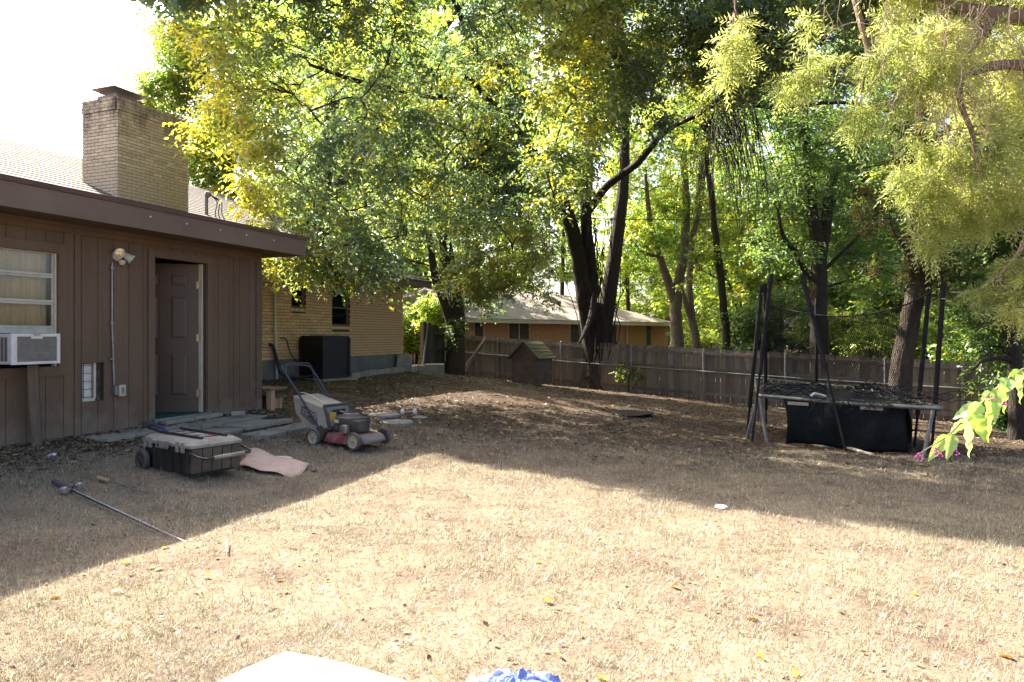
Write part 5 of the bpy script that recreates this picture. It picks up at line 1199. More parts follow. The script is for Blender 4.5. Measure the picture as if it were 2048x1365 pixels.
for k in range(105):
    if k % 3: px, py = rs.normal(1930, 60), rs.uniform(-20, 230)
    else: px, py = rs.uniform(1640, 1990), rs.uniform(-30, 120)
    p0 = P(px, py, rs.uniform(5.45, 5.8)); ln = rs.uniform(0.25, 0.95); dx = rs.normal(-0.05, 0.2)
    pts = smooth_path([p0, p0 + Vector((dx * 0.3 + rs.normal() * 0.03, rs.normal() * 0.05, -ln * 0.35)), p0 + Vector((dx * 0.8 + rs.normal() * 0.04, rs.normal() * 0.05, -ln * 0.7)), p0 + Vector((dx + rs.normal() * 0.07, rs.normal() * 0.08, -ln))], 3)
    dt.tube(pts, [0.0038 - 0.0028 * i / (len(pts) - 1) for i in range(len(pts))], 4, cap=False)
    for m_ in range(2):
        q = pts[rs.integers(2, len(pts) - 2)]; e = q + Vector((rs.normal() * 0.12, rs.normal() * 0.08, -rs.uniform(0.05, 0.25)))
        dt.tube([q, q.lerp(e, 0.5) + Vector((rs.normal() * 0.02, 0, 0.01)), e], [0.0022, 0.0016, 0.001], 3, cap=False)
o = dt.build('bare_twigs', M['dead_twig'], cedar, smooth=True); o['kind'] = 'stuff'
tone = np.clip(0.55 + 0.3 * pnoise(CC, 3.0, 9) + rs.normal(0, 0.1, len(CC)), 0, 1)
V, F, K = cedar_sprays(rs, CC, [(0.13, 0.17, 0.06), (0.25, 0.285, 0.095), (0.38, 0.39, 0.15)], tone)
o = inst('foliage', np_mesh('foliage', V, F, CEDAR, K), cedar, I4.copy()); o['kind'] = 'stuff'

UC = blob_points(rs, (8.4, 9.6, 7.3), (5.0, 4.6, 1.8), 900, -0.5, 1.2, 333, 0.2); ux, uy = ground_shadow(UC); UC = UC[(ux > 8.8) & (HOR - (UC[:, 2] - CZ) / UC[:, 1] * FPX < -10)]  # unseen crown mass added above the frame to darken the right-hand shade
V, F, K = foliage(rs, UC, 0.6, 7, 8, 0.2, 0.5, [(0.06, 0.09, 0.03), (0.10, 0.13, 0.04)], aspect=0.25)
o = inst('shading_crown', np_mesh('shading_crown', V, F, CEDAR, K), cedar, I4.copy()); o['kind'] = 'stuff'

# ------------------------------------------------------------------ berry shrub reaching in from the side
sb = Vector((2.75, 2.75, gh(2.75, 2.75)))
shrub = thing('berry_shrub', 'arching berry shrub branch with big pale sunlit leaves and magenta berries', 'shrub', sb)
bp_ = [P(1838, 908, 2.5), P(1862, 893, 2.5), P(1895, 872, 2.5), P(1930, 838, 2.52), P(1962, 808, 2.55), P(2000, 772, 2.58), P(2050, 738, 2.62), P(2130, 720, 2.7), P(2260, 800, 2.75), sb]
M['stem'] = mat('green-brown stem', (0.20, 0.17, 0.07), (0.13, 0.10, 0.05), scale=20, rough=0.8)
MB().tube(smooth_path(bp_, 5), smooth_rad([0.0015, 0.002, 0.003, 0.0035, 0.004, 0.005, 0.006, 0.008, 0.011, 0.015], 5), 8).build('stem', M['stem'], shrub, smooth=True)
M['berry'] = mat('magenta berry', (0.36, 0.05, 0.28), (0.28, 0.035, 0.22), scale=60, rough=0.3)
SHL = leaf_mat('shrub leaf', trans=0.45, gloss=0.05)
def big_leaf(base, ax, nrm, ln, wd, curl):
    ax = Vector(ax).normalized(); nrm = Vector(nrm); sd = ax.cross(nrm).normalized(); nrm = sd.cross(ax)
    n, m_ = 12, 3; V = []; 
    prof = lambda t_: (math.sin(math.pi * min(1, t_ ** 0.62)) ** 0.85) * (1 - 0.18 * t_)
    for i in range(n + 1):
        t_ = i / n; c = Vector(base) + ax * ln * t_ + Vector((0, 0, -1)) * curl * ln * t_ * t_
        w_ = wd * prof(t_) * (1 + 0.05 * (i % 2))
        for j in range(-m_, m_ + 1):
            f_ = j / m_; V.append(c + sd * w_ * f_ + nrm * (abs(f_) * w_ * 0.35 - 0.004 * math.sin(i * 1.9) * (abs(f_))))
    k = 2 * m_ + 1; Fc = [(i * k + j, i * k + j + 1, (i + 1) * k + j + 1, (i + 1) * k + j) for i in range(n) for j in range(k - 1)]
    return np.array([tuple(p) for p in V]), np.array(Fc)
lv = [ # base px,py, tip px,py, D, width m, tilt
    (1898, 870, 1856, 915, 2.50, .030, .5), (1905, 868, 1893, 914, 2.48, .030, -.6), (1930, 838, 1898, 866, 2.5, .026, .9), (1928, 842, 1938, 906, 2.46, .040, .3), (1945, 828, 1972, 878, 2.46, .038, -.4),
    (1958, 812, 1905, 832, 2.53, .032, .8), (1962, 806, 1930, 842, 2.5, .034, .2), (1972, 796, 1976, 872, 2.5, .036, .9), (1985, 785, 1962, 802, 2.55, .026, .5), (1992, 778, 1990, 838, 2.53, .026, -.9),
    (2000, 770, 2008, 820, 2.53, .030, .3), (2012, 764, 1990, 790, 2.55, .028, .8), (2020, 758, 2004, 786, 2.56, .036, -.3), (2032, 750, 2040, 800, 2.55, .034, .5), (2045, 742, 2012, 770, 2.58, .032, .3), (2058, 736, 2070, 790, 2.58, .038, -.5), (2075, 730, 2050, 752, 2.6, .03, .6), (2110, 722, 2120, 780, 2.65, .04, .2), (2160, 735, 2170, 800, 2.7, .04, -.3)]
rs = np.random.default_rng(210)
for (x0, y0, x1, y1, D, wd, tl) in lv:
    b_ = P(x0, y0, D); e = P(x1, y1, D + tl * 0.06); d_ = e - b_
    nr = Vector((0.25 * tl + rs.normal() * 0.15, -0.75, 0.6)).normalized()
    V, Fc = big_leaf(b_, d_, nr, d_.length * 1.02, wd * 0.78, 0.14)
    c = np.array([0.22, 0.33, 0.10]) * rs.uniform(0.85, 1.15) * (1, 1, rs.uniform(0.6, 1.2))
    o = inst('leaf', np_mesh('leaf', V, Fc, SHL, np.tile(c, (len(V), 1)), smooth=True), shrub, I4.copy())
bm_ = bmesh.new(); bmesh.ops.create_icosphere(bm_, subdivisions=1, radius=0.0035); bv = [tuple(v.co) for v in bm_.verts]; bf = [tuple(v.index for v in f.verts) for f in bm_.faces]; bm_.free()
for (px, py) in ((1838, 909), (1873, 894), (1880, 903), (1912, 900), (1934, 843), (1978, 795), (2012, 805)):
    mb = MB()
    for k in range(9):
        mb.add(bv, bf, Matrix.Translation(P(px, py, 2.5) + Vector(rs.normal(size=3)) * 0.007 + Vector((0, 0, -0.012 + 0.002 * (k % 5)))))
    mb.build('berry_cluster', M['berry'], shrub, smooth=True)

# ------------------------------------------------------------------ paving by the door
pav = thing('paving', kind='structure', loc=G(320, 870)); tag(pav, 'grey concrete paver path along the brown addition', 'paving')
def paver(corners, zt, th=0.05):
    v = [Vector((p.x, p.y, zt)) for p in corners] + [Vector((p.x, p.y, zt - th)) for p in corners]
    bm = bmesh.new(); vs = [bm.verts.new(q) for q in v]
    for f in ((0, 1, 2, 3), (7, 6, 5, 4), (0, 4, 5, 1), (1, 5, 6, 2), (2, 6, 7, 3), (3, 7, 4, 0)): bm.faces.new([vs[i] for i in f])
    bmesh.ops.recalc_face_normals(bm, faces=bm.faces); bmesh.ops.bevel(bm, geom=list(bm.edges), offset=0.006, segments=1, affect='EDGES')
    me = bpy.data.meshes.new('paver'); bm.to_mesh(me); bm.free(); me.materials.append(M['concrete']); inst('paver', me, pav, I4.copy())
def pvr(a0, a1, o0, o1, dz=0.0, rot=0.0, th=0.05):
    c = S.p((a0 + a1) / 2, (o0 + o1) / 2, 0); pts = []
    for (a, o_) in ((a0, o0), (a1, o0), (a1, o1), (a0, o1)):
        q = S.p(a, o_, 0) - c; pts.append(c + Matrix.Rotation(rot, 3, 'Z') @ q)
    paver(pts, gh(c.x, c.y) + 0.022 + dz * 0.7, th)
aL = S.at(150, 868)[0]
pvr(aL + 0.02, aL + 0.40, 0.06, 0.46, 0.015, 0.05); pvr(aL + 0.42, aL + 1.02, 0.05, 0.45, 0.01, 0.01); pvr(aL + 1.05, aL + 1.40, 0.07, 0.40, 0.0, -0.03)
pvr(aD0 + 0.02, aD0 + 0.46, 0.04, 0.20, 0.07, 0.0); pvr(aD0 + 0.48, aD0 + 0.95, 0.04, 0.20, 0.075, 0.0)
pvr(aD0 - 0.25, aD0 + 0.14, 0.24, 0.64, 0.02, 0.05); pvr(aD0 + 0.17, aD0 + 0.76, 0.23, 0.63, 0.035, 0.02); pvr(aD0 + 0.78, aD0 + 1.36, 0.22, 0.62, 0.025, -0.02)
pvr(aD0 - 0.02, aD0 + 0.40, 0.67, 1.07, 0.02, 0.08); pvr(aD0 + 0.45, aD0 + 0.90, 0.66, 1.10, 0.045, -0.02); pvr(aD0 + 0.92, aD0 + 1.34, 0.65, 1.08, 0.035, -0.03); pvr(aD0 + 0.30, aD0 + 0.72, 1.12, 1.50, 0.0, 0.10); pvr(aD0 + 0.76, aD0 + 1.20, 1.12, 1.50, 0.0, 0.02); pvr(aD0 + 1.24, aD0 + 1.62, 1.05, 1.40, -0.01, 0.05)
c = S.p(aD0 + 1.0, 0.42, 0); zc = gh(c.x, c.y) + 0.07
o = MB().bbox(-0.09, 0.09, -0.05, 0.05, 0, 0.05, 0.008).build('broken_brick', M['concrete'], None, Matrix.Translation((c.x, c.y, zc + 0.003)) @ Matrix.Rotation(0.4, 4, 'Z')); tag(o, 'broken grey brick lying on the pavers before the doorway', 'brick')
# blue cord with orange ball end
M['blue_cord'] = mat('blue cord', (0.09, 0.115, 0.20), (0.06, 0.075, 0.13), scale=30, rough=0.6)
M['orange'] = mat('orange plastic', (0.75, 0.11, 0.06), rough=0.45)
def onp(px, py, h=0.06): p = G(px, py); return p + Vector((0, 0, h))
cp = [onp(330, 868, .06), onp(300, 858, .065), onp(265, 852, .065), onp(250, 850, .065), onp(258, 845, .07), onp(290, 846, .07), onp(304, 848, .075), onp(308, 855, .08), onp(315, 866, .07), onp(335, 874, .06)]
bc = thing('blue_cord', 'blue rubber cord with an orange ball end looped on the pavers', 'cord', G(290, 855))
MB().tube(smooth_path(cp, 6), 0.011, 8).build('cord_loop', M['blue_cord'], bc, smooth=True)
MB().lathe([(0.0, -0.033), (0.018, -0.028), (0.03, -0.012), (0.033, 0.002), (0.027, 0.018), (0.014, 0.03), (0, 0.033)], 16, Matrix.Translation(onp(295, 852, 0.105))).build('ball', M['orange'], bc, smooth=True)

# ------------------------------------------------------------------ rolling tool chest
M['dusty_lid'] = mat('dusty lid', (0.28, 0.25, 0.20), (0.19, 0.17, 0.135), scale=5, rough=0.8, c3=(0.36, 0.33, 0.27), s3=9)
M['dusty_black'] = mat('dusty black body', (0.022, 0.021, 0.021), (0.05, 0.042, 0.034), scale=4, rough=0.6, c3=(0.10, 0.08, 0.06), s3=3, lo3=0.56, hi3=0.75)
M['dusty_end'] = mat('dusty brown end', (0.115, 0.088, 0.062), (0.06, 0.048, 0.037), scale=4, rough=0.75)
M['logo_red'] = mat('red badge', (0.35, 0.03, 0.035), rough=0.5)
def seat(x, y): return gh(x, y) + 0.012
tc0 = Vector((-3.17, 6.756, 0)); tc0.z = seat(tc0.x, tc0.y) - 0.01
chest = thing('tool_chest', 'dusty black rolling tool chest with tan lid and pull handle', 'tool chest', tc0, math.atan2(-0.57, 0.82))
W = WM[chest.name]
def rrect(x0, x1, y0, y1, z, c=0.03):
    pts = []
    for (cx, cy, a0) in ((x1 - c, y1 - c, 0), (x0 + c, y1 - c, 90), (x0 + c, y0 + c, 180), (x1 - c, y0 + c, 270)):
        for k in range(4): a = math.radians(a0 + 30 * k); pts.append((cx + c * math.cos(a), cy + c * math.sin(a), z))
    return pts
HX, HY = 0.445, 0.255
MB().loft([rrect(-HX + .05, HX - .05, -HY + .035, HY - .035, 0.03), rrect(-HX + .03, HX - .03, -HY + .025, HY - .025, 0.10), rrect(-HX + .01, HX - .008, -HY + .01, HY - .01, 0.285)]).build('body', M['dusty_black'], chest, W, True)
MB().loft([rrect(-HX - .012, HX + .012, -HY - .012, HY + .012, 0.286), rrect(-HX - .012, HX + .012, -HY - .012, HY + .012, 0.312), rrect(-HX + .02, HX - .02, -HY + .02, HY - .02, 0.335), rrect(-HX + .04, HX - .04, -HY + .05, HY - .05, 0.352)]).build('lid', M['dusty_lid'], chest, W, True)
lid = bpy.data.objects[[o for o in WM if o.startswith('lid')][-1]]
for (y, dx) in ((-0.12, 0.16), (0.13, 0.0)):
    MB().tube([(-HX - dx, y, 0.372 if dx == 0 else 0.39), (-HX + 0.08, y, 0.367), (HX - 0.06, y, 0.367)], 0.012, 8).build('lid_rail', M['black'], chest, W, True)
for x in (-0.30, -0.12, 0.10, 0.26):
    MB().box(x - 0.007, x + 0.007, -0.10, 0.105, 0.3525, 0.358).build('lid_rib', M['dusty_black'], lid, W)
MB().box(-0.04, 0.13, 0.02, 0.10, 0.3525, 0.3555).build('lid_label', mat('worn label', (0.42, 0.40, 0.37), (0.3, 0.28, 0.25), scale=20, rough=0.6), lid, W)
MB().box(0.115, 0.225, 0.115 - 0.02, 0.118 + 0.015, 0.3560, 0.3585).build('badge', M['logo_red'], lid, W)
for side in (-1, 1):
    for x in (-0.36, -0.27, 0.22, 0.31):
        MB().box(x - 0.022, x + 0.022, side * (HY + 0.0125) - 0.009, side * (HY + 0.0125) + 0.009, 0.24, 0.335).build('lid_clasp', M['dusty_lid'] if side < 0 else M['dusty_black'], chest, W)
    MB().tube([(-0.12, side * (HY + .02), 0.33), (-0.12, side * (HY + .035), 0.26), (0.08, side * (HY + .035), 0.26), (0.08, side * (HY + .02), 0.33)], 0.006, 6).build('latch_bail', M['grey_metal'], chest, W)
    MB().bbox(-0.10, 0.06, side * (HY + .012) - 0.012, side * (HY + .012) + 0.012, 0.262, 0.325, 0.006).build('latch', M['dusty_lid'], chest, W)
for k in range(6):
    x = -0.38 + 0.15 * k
    MB().box(x - 0.012, x + 0.012, -HY - 0.0, -HY + 0.03, 0.05, 0.235).build('body_rib', M['dusty_black'], chest, W)
for k in range(5):
    y = -0.20 + 0.1 * k
    MB().box(HX - 0.03, HX - 0.0, y - 0.045, y + 0.045, 0.15, 0.275).build('end_panel', M['dusty_end'], chest, W)
    MB().box(HX - 0.055, HX - 0.013, y - 0.045, y + 0.045, 0.055, 0.146).build('end_panel', M['dusty_end'], chest, W)
hp = smooth_path([(HX - 0.02, -HY - 0.01, 0.245), (HX + 0.10, -HY - 0.01, 0.225), (HX + 0.18, -HY + 0.03, 0.21), (HX + 0.19, -HY + 0.08, 0.21), (HX + 0.19, HY - 0.08, 0.215), (HX + 0.18, HY - 0.03, 0.215), (HX + 0.1, HY + 0.01, 0.228), (HX - 0.02, HY + 0.01, 0.25)], 4)
hd = MB().tube(hp, 0.012, 8).build('pull_handle', M['black'], chest, W, True)
MB().tube([(HX + 0.19, -HY + 0.10, 0.21), (HX + 0.19, HY - 0.10, 0.215)], 0.019, 10).build('grip', M['dusty_lid'], hd, W, True)
def make_wheel(parent, W, cx, cy, cz, r_, w_, side, tyre_m, rim_m, spokes=6, name='wheel'):
    """wheel in local xz plane, axle along y; side = outward sign"""
    T = W @ Matrix.Translation((cx, cy, cz)) @ Matrix.Rotation(math.radians(-90 * side), 4, 'X')
    wh = thing(name, parent=parent, loc=(W @ Vector((cx, cy, cz))))
    MB().lathe([(r_ * 0.74, -w_ / 2), (r_ * 0.93, -w_ / 2), (r_, -w_ * 0.3), (r_, w_ * 0.3), (r_ * 0.93, w_ / 2), (r_ * 0.74, w_ / 2), (r_ * 0.74, -w_ / 2)], 28).build('tyre', tyre_m, wh, T, True)
    rm = MB(); rm.lathe([(r_ * 0.735, -w_ * 0.42), (r_ * 0.735, w_ * 0.45), (r_ * 0.66, w_ * 0.45), (r_ * 0.64, w_ * 0.12), (0.0, w_ * 0.12)], 28)
    rm.lathe([(r_ * 0.22, w_ * 0.121), (r_ * 0.2, w_ * 0.42), (r_ * 0.1, w_ * 0.46), (0, w_ * 0.46)], 14)
    for k in range(spokes):
        rm.box(r_ * 0.17, r_ * 0.66, -r_ * 0.05, r_ * 0.05, w_ * 0.122, w_ * 0.36, Matrix.Rotation(2 * math.pi * k / spokes, 4, 'Z'))
    rm.build('rim', rim_m, wh, T, True)
    MB().lathe([(r_ * 0.09, w_ * 0.461), (r_ * 0.09, w_ * 0.56), (0, w_ * 0.58)], 10).build('hub', M['black'], wh, T, True)
M['tyre'] = mat('dusty tyre', (0.06, 0.055, 0.05), (0.11, 0.10, 0.085), scale=14, rough=0.9)
for side in (-1, 1): make_wheel(chest, W, -0.39, side * (HY + 0.028), 0.105, 0.108, 0.05, side, M['tyre'], M['dusty_end'], 7)

# ------------------------------------------------------------------ lawn mower
mr_ = Vector((-2.39, 8.29, 0)); mf_ = Vector((-1.83, 7.96, 0)); fw = (mf_ - mr_).normalized(); lf = Vector((-fw.y, fw.x, 0))
mc = (mr_ + mf_) / 2 + lf * 0.24; mc.z = seat(mc.x, mc.y) - 0.004
mow = thing('lawn_mower', 'dusty red push mower with beige grass bag and folded-up black handle'.replace('folded-up ', ''), 'lawn mower', mc, math.atan2(fw.y, fw.x))
W = WM[mow.name] @ Matrix.Rotation(math.radians(0.0), 4, 'Y')
M['mow_red'] = mat('faded red paint', (0.19, 0.03, 0.03), (0.12, 0.03, 0.03), scale=6, rough=0.55, c3=(0.24, 0.17, 0.14), s3=5, lo3=0.46, hi3=0.66)
M['bag'] = mat('dusty bag cloth', (0.33, 0.285, 0.225), (0.25, 0.21, 0.165), scale=3, rough=0.95, bump=0.3, bscale=30)
M['bag_dark'] = mat('bag print', (0.155, 0.125, 0.10), (0.12, 0.097, 0.08), scale=6, rough=0.95)
M['mow_black'] = mat('dusty black plastic', (0.03, 0.029, 0.03), (0.075, 0.066, 0.056), scale=5, rough=0.55)
M['mow_grey'] = mat('dusty grey plastic', (0.14, 0.125, 0.115), (0.2, 0.175, 0.15), scale=6, rough=0.7)
M['wheel_cream'] = mat('cream wheel', (0.50, 0.45, 0.32), (0.36, 0.31, 0.21), scale=9, rough=0.7)
M['silver'] = mat('muffler metal', (0.55, 0.54, 0.52), (0.25, 0.2, 0.17), scale=18, rough=0.35, metal=0.8)
M['handle_blue'] = mat('dark blue tube', (0.035, 0.04, 0.062), rough=0.4)
def sup(x0, x1, y0, y1, z, n=28, e=3.2):
    out = []
    for k in range(n):
        a = 2 * math.pi * k / n; c, s_ = math.cos(a), math.sin(a)
        out.append(((x0 + x1) / 2 + (x1 - x0) / 2 * math.copysign(abs(c) ** (2 / e), c), (y0 + y1) / 2 + (y1 - y0) / 2 * math.copysign(abs(s_) ** (2 / e), s_), z))
    return out
MB().loft([sup(-0.33, 0.43, -0.235, 0.235, 0.055), sup(-0.33, 0.43, -0.235, 0.235, 0.07), sup(-0.31, 0.40, -0.215, 0.215, 0.13), sup(-0.29, 0.36, -0.195, 0.195, 0.165), sup(-0.24, 0.28, -0.15, 0.15, 0.178)]).build('deck', M['mow_red'], mow, W, True)
MB().loft([sup(0.33, 0.45, -0.19, 0.19, 0.075), sup(0.32, 0.452, -0.19, 0.19, 0.10), sup(0.30, 0.42, -0.18, 0.18, 0.14), sup(0.28, 0.37, -0.16, 0.16, 0.165)]).build('front_cover', M['mow_grey'], mow, W, True)
MB().loft([sup(-0.10, 0.18, -0.12, 0.12, 0.178), sup(-0.08, 0.16, -0.10, 0.10, 0.27)]).build('engine_block', M['mow_grey'], mow, W, True)
MB().loft([sup(-0.13, 0.25, -0.16, 0.15, 0.25), sup(-0.13, 0.26, -0.165, 0.16, 0.30), sup(-0.11, 0.24, -0.15, 0.15, 0.345), sup(-0.06, 0.16, -0.10, 0.10, 0.37)]).build('engine_shroud', M['mow_black'], mow, W, True)
MB().lathe([(0.095, 0), (0.095, 0.02), (0.07, 0.03), (0, 0.032)], 20, Matrix.Translation((0.04, 0, 0.368))).build('starter_screen', M['mow_grey'], mow, W, True)
for k in range(8): MB().box(-0.07, 0.07, -0.004, 0.004, 0.4005, 0.404, Matrix.Translation((0.04, -0.05 + 0.014 * k, 0))).build('screen_rib', M['mow_black'], mow, W)
MB().lathe([(0.03, 0), (0.034, 0.03), (0.0, 0.034)], 12, Matrix.Translation((0.17, 0.09, 0.35))).build('fuel_cap', M['mow_black'], mow, W, True)
MB().bbox(0.065, 0.17, -0.235, -0.15, 0.175, 0.275, 0.018).build('muffler', M['silver'], mow, W, True)
MB().bbox(0.18, 0.31, -0.17, 0.04, 0.19, 0.33, 0.03).build('air_filter_housing', M['mow_black'], mow, W, True)
MB().box(-0.085, -0.01, -0.1665, -0.1650, 0.285, 0.325).build('sticker', mat('sticker', (0.55, 0.45, 0.45), (0.45, 0.3, 0.3), scale=40, rough=0.5), mow, W)
MB().box(-0.155, -0.135, -0.17, -0.08, 0.30, 0.40).build('yellow_guard', mat('yellow plastic', (0.45, 0.30, 0.04), rough=0.6), mow, W)
MB().box(-0.305, -0.255, -0.238, -0.2355, 0.075, 0.15).build('sticker', mat('yellow sticker', (0.45, 0.36, 0.16), rough=0.5), mow, W)
# bag
bagp = [(-0.74, 0.585), (-0.20, 0.46), (-0.14, 0.22), (-0.34, 0.165), (-0.52, 0.225), (-0.70, 0.38)]
bg = []
for y, sx in ((-0.215, 0.97), (-0.205, 1.0), (0.205, 1.0), (0.215, 0.97)):
    bg.append([(-0.45 + (x + 0.45) * sx, y, 0.38 + (z - 0.38) * sx) for x, z in bagp])
bag = MB().loft(bg).build('grass_bag', M['bag'], mow, W)
MB().add([(x, -0.2165, z) for x, z in ((-0.60, 0.475), (-0.33, 0.395), (-0.30, 0.25), (-0.40, 0.245), (-0.60, 0.365))], [(0, 1, 2, 3, 4)]).build('print_patch', M['bag_dark'], bag, W)
fc = bpy.data.curves.new('lettering', 'FONT'); fc.body = 'TORO'; fc.size = 0.088; fc.extrude = 0.0006; fc.materials.append(mat('pale print', (0.42, 0.37, 0.30), rough=0.9))
fo = bpy.data.objects.new('lettering', fc); COL.objects.link(fo)
bpy.context.view_layer.update(); fme = bpy.data.meshes.new_from_object(fo); bpy.data.objects.remove(fo)
inst('lettering', fme, bag, W @ Matrix.Translation((-0.58, -0.2175, 0.385)) @ Matrix.Rotation(math.radians(90), 4, 'X') @ Matrix.Rotation(math.radians(-17), 4, 'Z'))
fr = MB()
for (p, q_) in (((-0.22, 0.475), (-0.10, 0.20)),):
    for y in (-0.20, 0.20): fr.tube([(-0.215, y, 0.48), (-0.16, y, 0.35), (-0.12, y, 0.20)], 0.02, 8)
fr.tube([(-0.215, -0.20, 0.48), (-0.215, 0.20, 0.48)], 0.02, 8); fr.tube([(-0.12, -0.2, 0.22), (-0.12, 0.2, 0.22)], 0.025, 8)
fr.build('bag_frame', M['mow_black'], mow, W, True)
MB().box(-0.165, -0.16, -0.11, 0.10, 0.30, 0.43).build('dark_recess', M['dark'], mow, W)  # dark sheet standing in for the shade inside the recess
MB().add([(-0.195, -0.18, 0.455), (-0.195, 0.18, 0.455), (-0.115, 0.18, 0.24), (-0.115, -0.18, 0.24)], [(0, 1, 2, 3)]).build('chute_door', M['mow_grey'], mow, W)
MB().bbox(-0.15, 0.0, -0.16, 0.16, 0.18, 0.25, 0.015).build('rear_housing', M['mow_black'], mow, W)
for side in (-1, 1):
    MB().prism([(-0.40, 0.10), (-0.22, 0.07), (-0.17, 0.20), (-0.25, 0.25), (-0.33, 0.20)], side * 0.225 - 0.008, side * 0.225 + 0.008).build('handle_bracket', M['mow_black'], mow, W)
HT = (-0.95, 0.93)
hh_ = MB()
hh_.tube(smooth_path([(-0.27, -0.225, 0.20), (-0.5, -0.225, 0.47), (-0.86, -0.23, 0.87), (HT[0], -0.20, HT[1] + 0.01), (HT[0] - 0.01, -0.12, HT[1] + 0.02), (HT[0] - 0.01, 0.12, HT[1] + 0.02), (HT[0], 0.20, HT[1] + 0.01), (-0.86, 0.23, 0.87), (-0.5, 0.225, 0.47), (-0.27, 0.225, 0.20)], 5), 0.013, 8)
hnd = hh_.build('handle', M['handle_blue'], mow, W, True)
MB().tube(smooth_path([(-0.84, -0.22, 0.86), (-0.89, -0.18, 0.97), (-0.90, 0, 0.98), (-0.89, 0.18, 0.97), (-0.84, 0.22, 0.86)], 4), 0.008, 6).build('control_bail', M['mow_black'], hnd, W, True)
MB().tube(smooth_path([(-0.62, -0.20, 0.63), (-0.55, -0.12, 0.60), (-0.2, 0.0, 0.42), (0.02, 0.02, 0.39)], 4), 0.004, 5).build('pull_cord', M['white'], mow, W, True)
MB().tube(smooth_path([(-0.85, 0.20, 0.92), (-0.72, 0.16, 0.72), (-0.5, 0.2, 0.5), (-0.3, 0.2, 0.3)], 4), 0.005, 5).build('control_cable', M['mow_black'], mow, W, True)
for (z, x) in ((0.46, -0.49), (0.36, -0.40)):
    MB().lathe([(0.016, 0), (0.016, 0.03), (0, 0.034)], 8, Matrix.Translation((x, -0.235, z)) @ Matrix.Rotation(math.radians(90), 4, 'X')).build('knob', M['mow_black'], hnd, W, True)
for (x, r_) in ((-0.325, 0.104), (0.325, 0.104)):
    for side in (-1, 1): make_wheel(mow, W, x, side * 0.262, r_, r_, 0.048, side, M['tyre'], M['wheel_cream'], 6)

# ------------------------------------------------------------------ fishing rods on the grass
M['cork'] = mat('cork', (0.36, 0.25, 0.14), (0.27, 0.18, 0.10), scale=40, rough=0.9)
M['foam'] = mat('foam grip', (0.05, 0.05, 0.052), rough=0.85)
M['rodblank'] = mat('black rod', (0.025, 0.026, 0.03), rough=0.3)
M['rodwhite'] = mat('white rod', (0.62, 0.63, 0.66), rough=0.3)
def rod(label, A, B, grip_m, blank_m, reel, grip_l=0.24, r0=0.006):
    t_ = thing('fishing_rod', label, 'fishing rod', A, group='fishing rods on the grass')
    A = A + Vector((0, 0, 0.035)); B = B + Vector((0, 0, 0.02)); d = (B - A); L_ = d.length; d.normalize(); sd = d.cross(Vector((0, 0, 1))).normalized()
    MB().tube([A, A + d * 0.03, A + d * grip_l * 0.6, A + d * grip_l], [0.019, 0.021, 0.017, 0.013], 12).build('grip', grip_m, t_, smooth=True)
    MB().tube([A + d * (grip_l + i * (L_ - grip_l) / 8) + Vector((0, 0, -0.012 * (i / 8))) for i in range(9)], [r0 * (1 - 0.09 * i) for i in range(9)], 8).build('blank', blank_m, t_, smooth=True)
    for k in range(5):
        p = A + d * (grip_l + (L_ - grip_l) * (0.15 + 0.17 * k)); rr_ = 0.016 - 0.002 * k
        MB().tube([p + sd * rr_ * (1.3 + math.cos(a)) + Vector((0, 0, rr_ * math.sin(a))) for a in [2 * math.pi * q / 10 for q in range(11)]], 0.0016, 4).build('line_guide', M['grey_metal'], t_)
    if reel:
        c = A + d * grip_l * 1.15 + sd * reel * 0.075 + Vector((0, 0, 0.015))
        mx_ = Matrix.Translation(c) @ d.to_track_quat('Z', 'X').to_matrix().to_4x4()
        re = MB().tube([A + d * grip_l * 1.1, c - sd * reel * 0.02], [0.008, 0.012], 8).lathe([(0.016, -0.04), (0.024, -0.02), (0.024, 0.0), (0.015, 0.005)], 14, mx_).build('reel', M['mow_black'] if reel < 0 else M['grey_metal'], t_, smooth=True)
        MB().lathe([(0.027, 0.006), (0.03, 0.01), (0.022, 0.016), (0.022, 0.034), (0.028, 0.04), (0.026, 0.046), (0, 0.047)], 18, mx_).build('spool', M['silver'], re, smooth=True)
        MB().tube(smooth_path([c - d * 0.02, c - d * 0.02 + Vector((0, 0, 0.03)) + sd * reel * 0.03, c - d * 0.045 + Vector((0, 0, 0.03)) + sd * reel * 0.05], 3), 0.004, 6).build('crank', M['black'], re)
        MB().tube([c + d * 0.03 + sd * 0.034 * math.cos(a) + Vector((0, 0, 0.034 * math.sin(a))) for a in [math.pi * q / 8 - 0.3 for q in range(9)]], 0.0022, 5).build('bail_wire', M['grey_metal'], re)
    return t_
rod('fishing rod with thick black foam butt and spinning reel', G(107, 972), G(345, 1078), M['foam'], M['rodblank'], -1, 0.26, 0.0095)
rod('fishing rod with white blank lying along the black one', G(128, 980), G(372, 1086), M['foam'], M['rodwhite'], 1, 0.16, 0.0036)
rod('short fishing rod with tan cork handle near the tool chest wheel', G(196, 964), G(300, 992), M['cork'], M['rodblank'], 0, 0.16, 0.004)

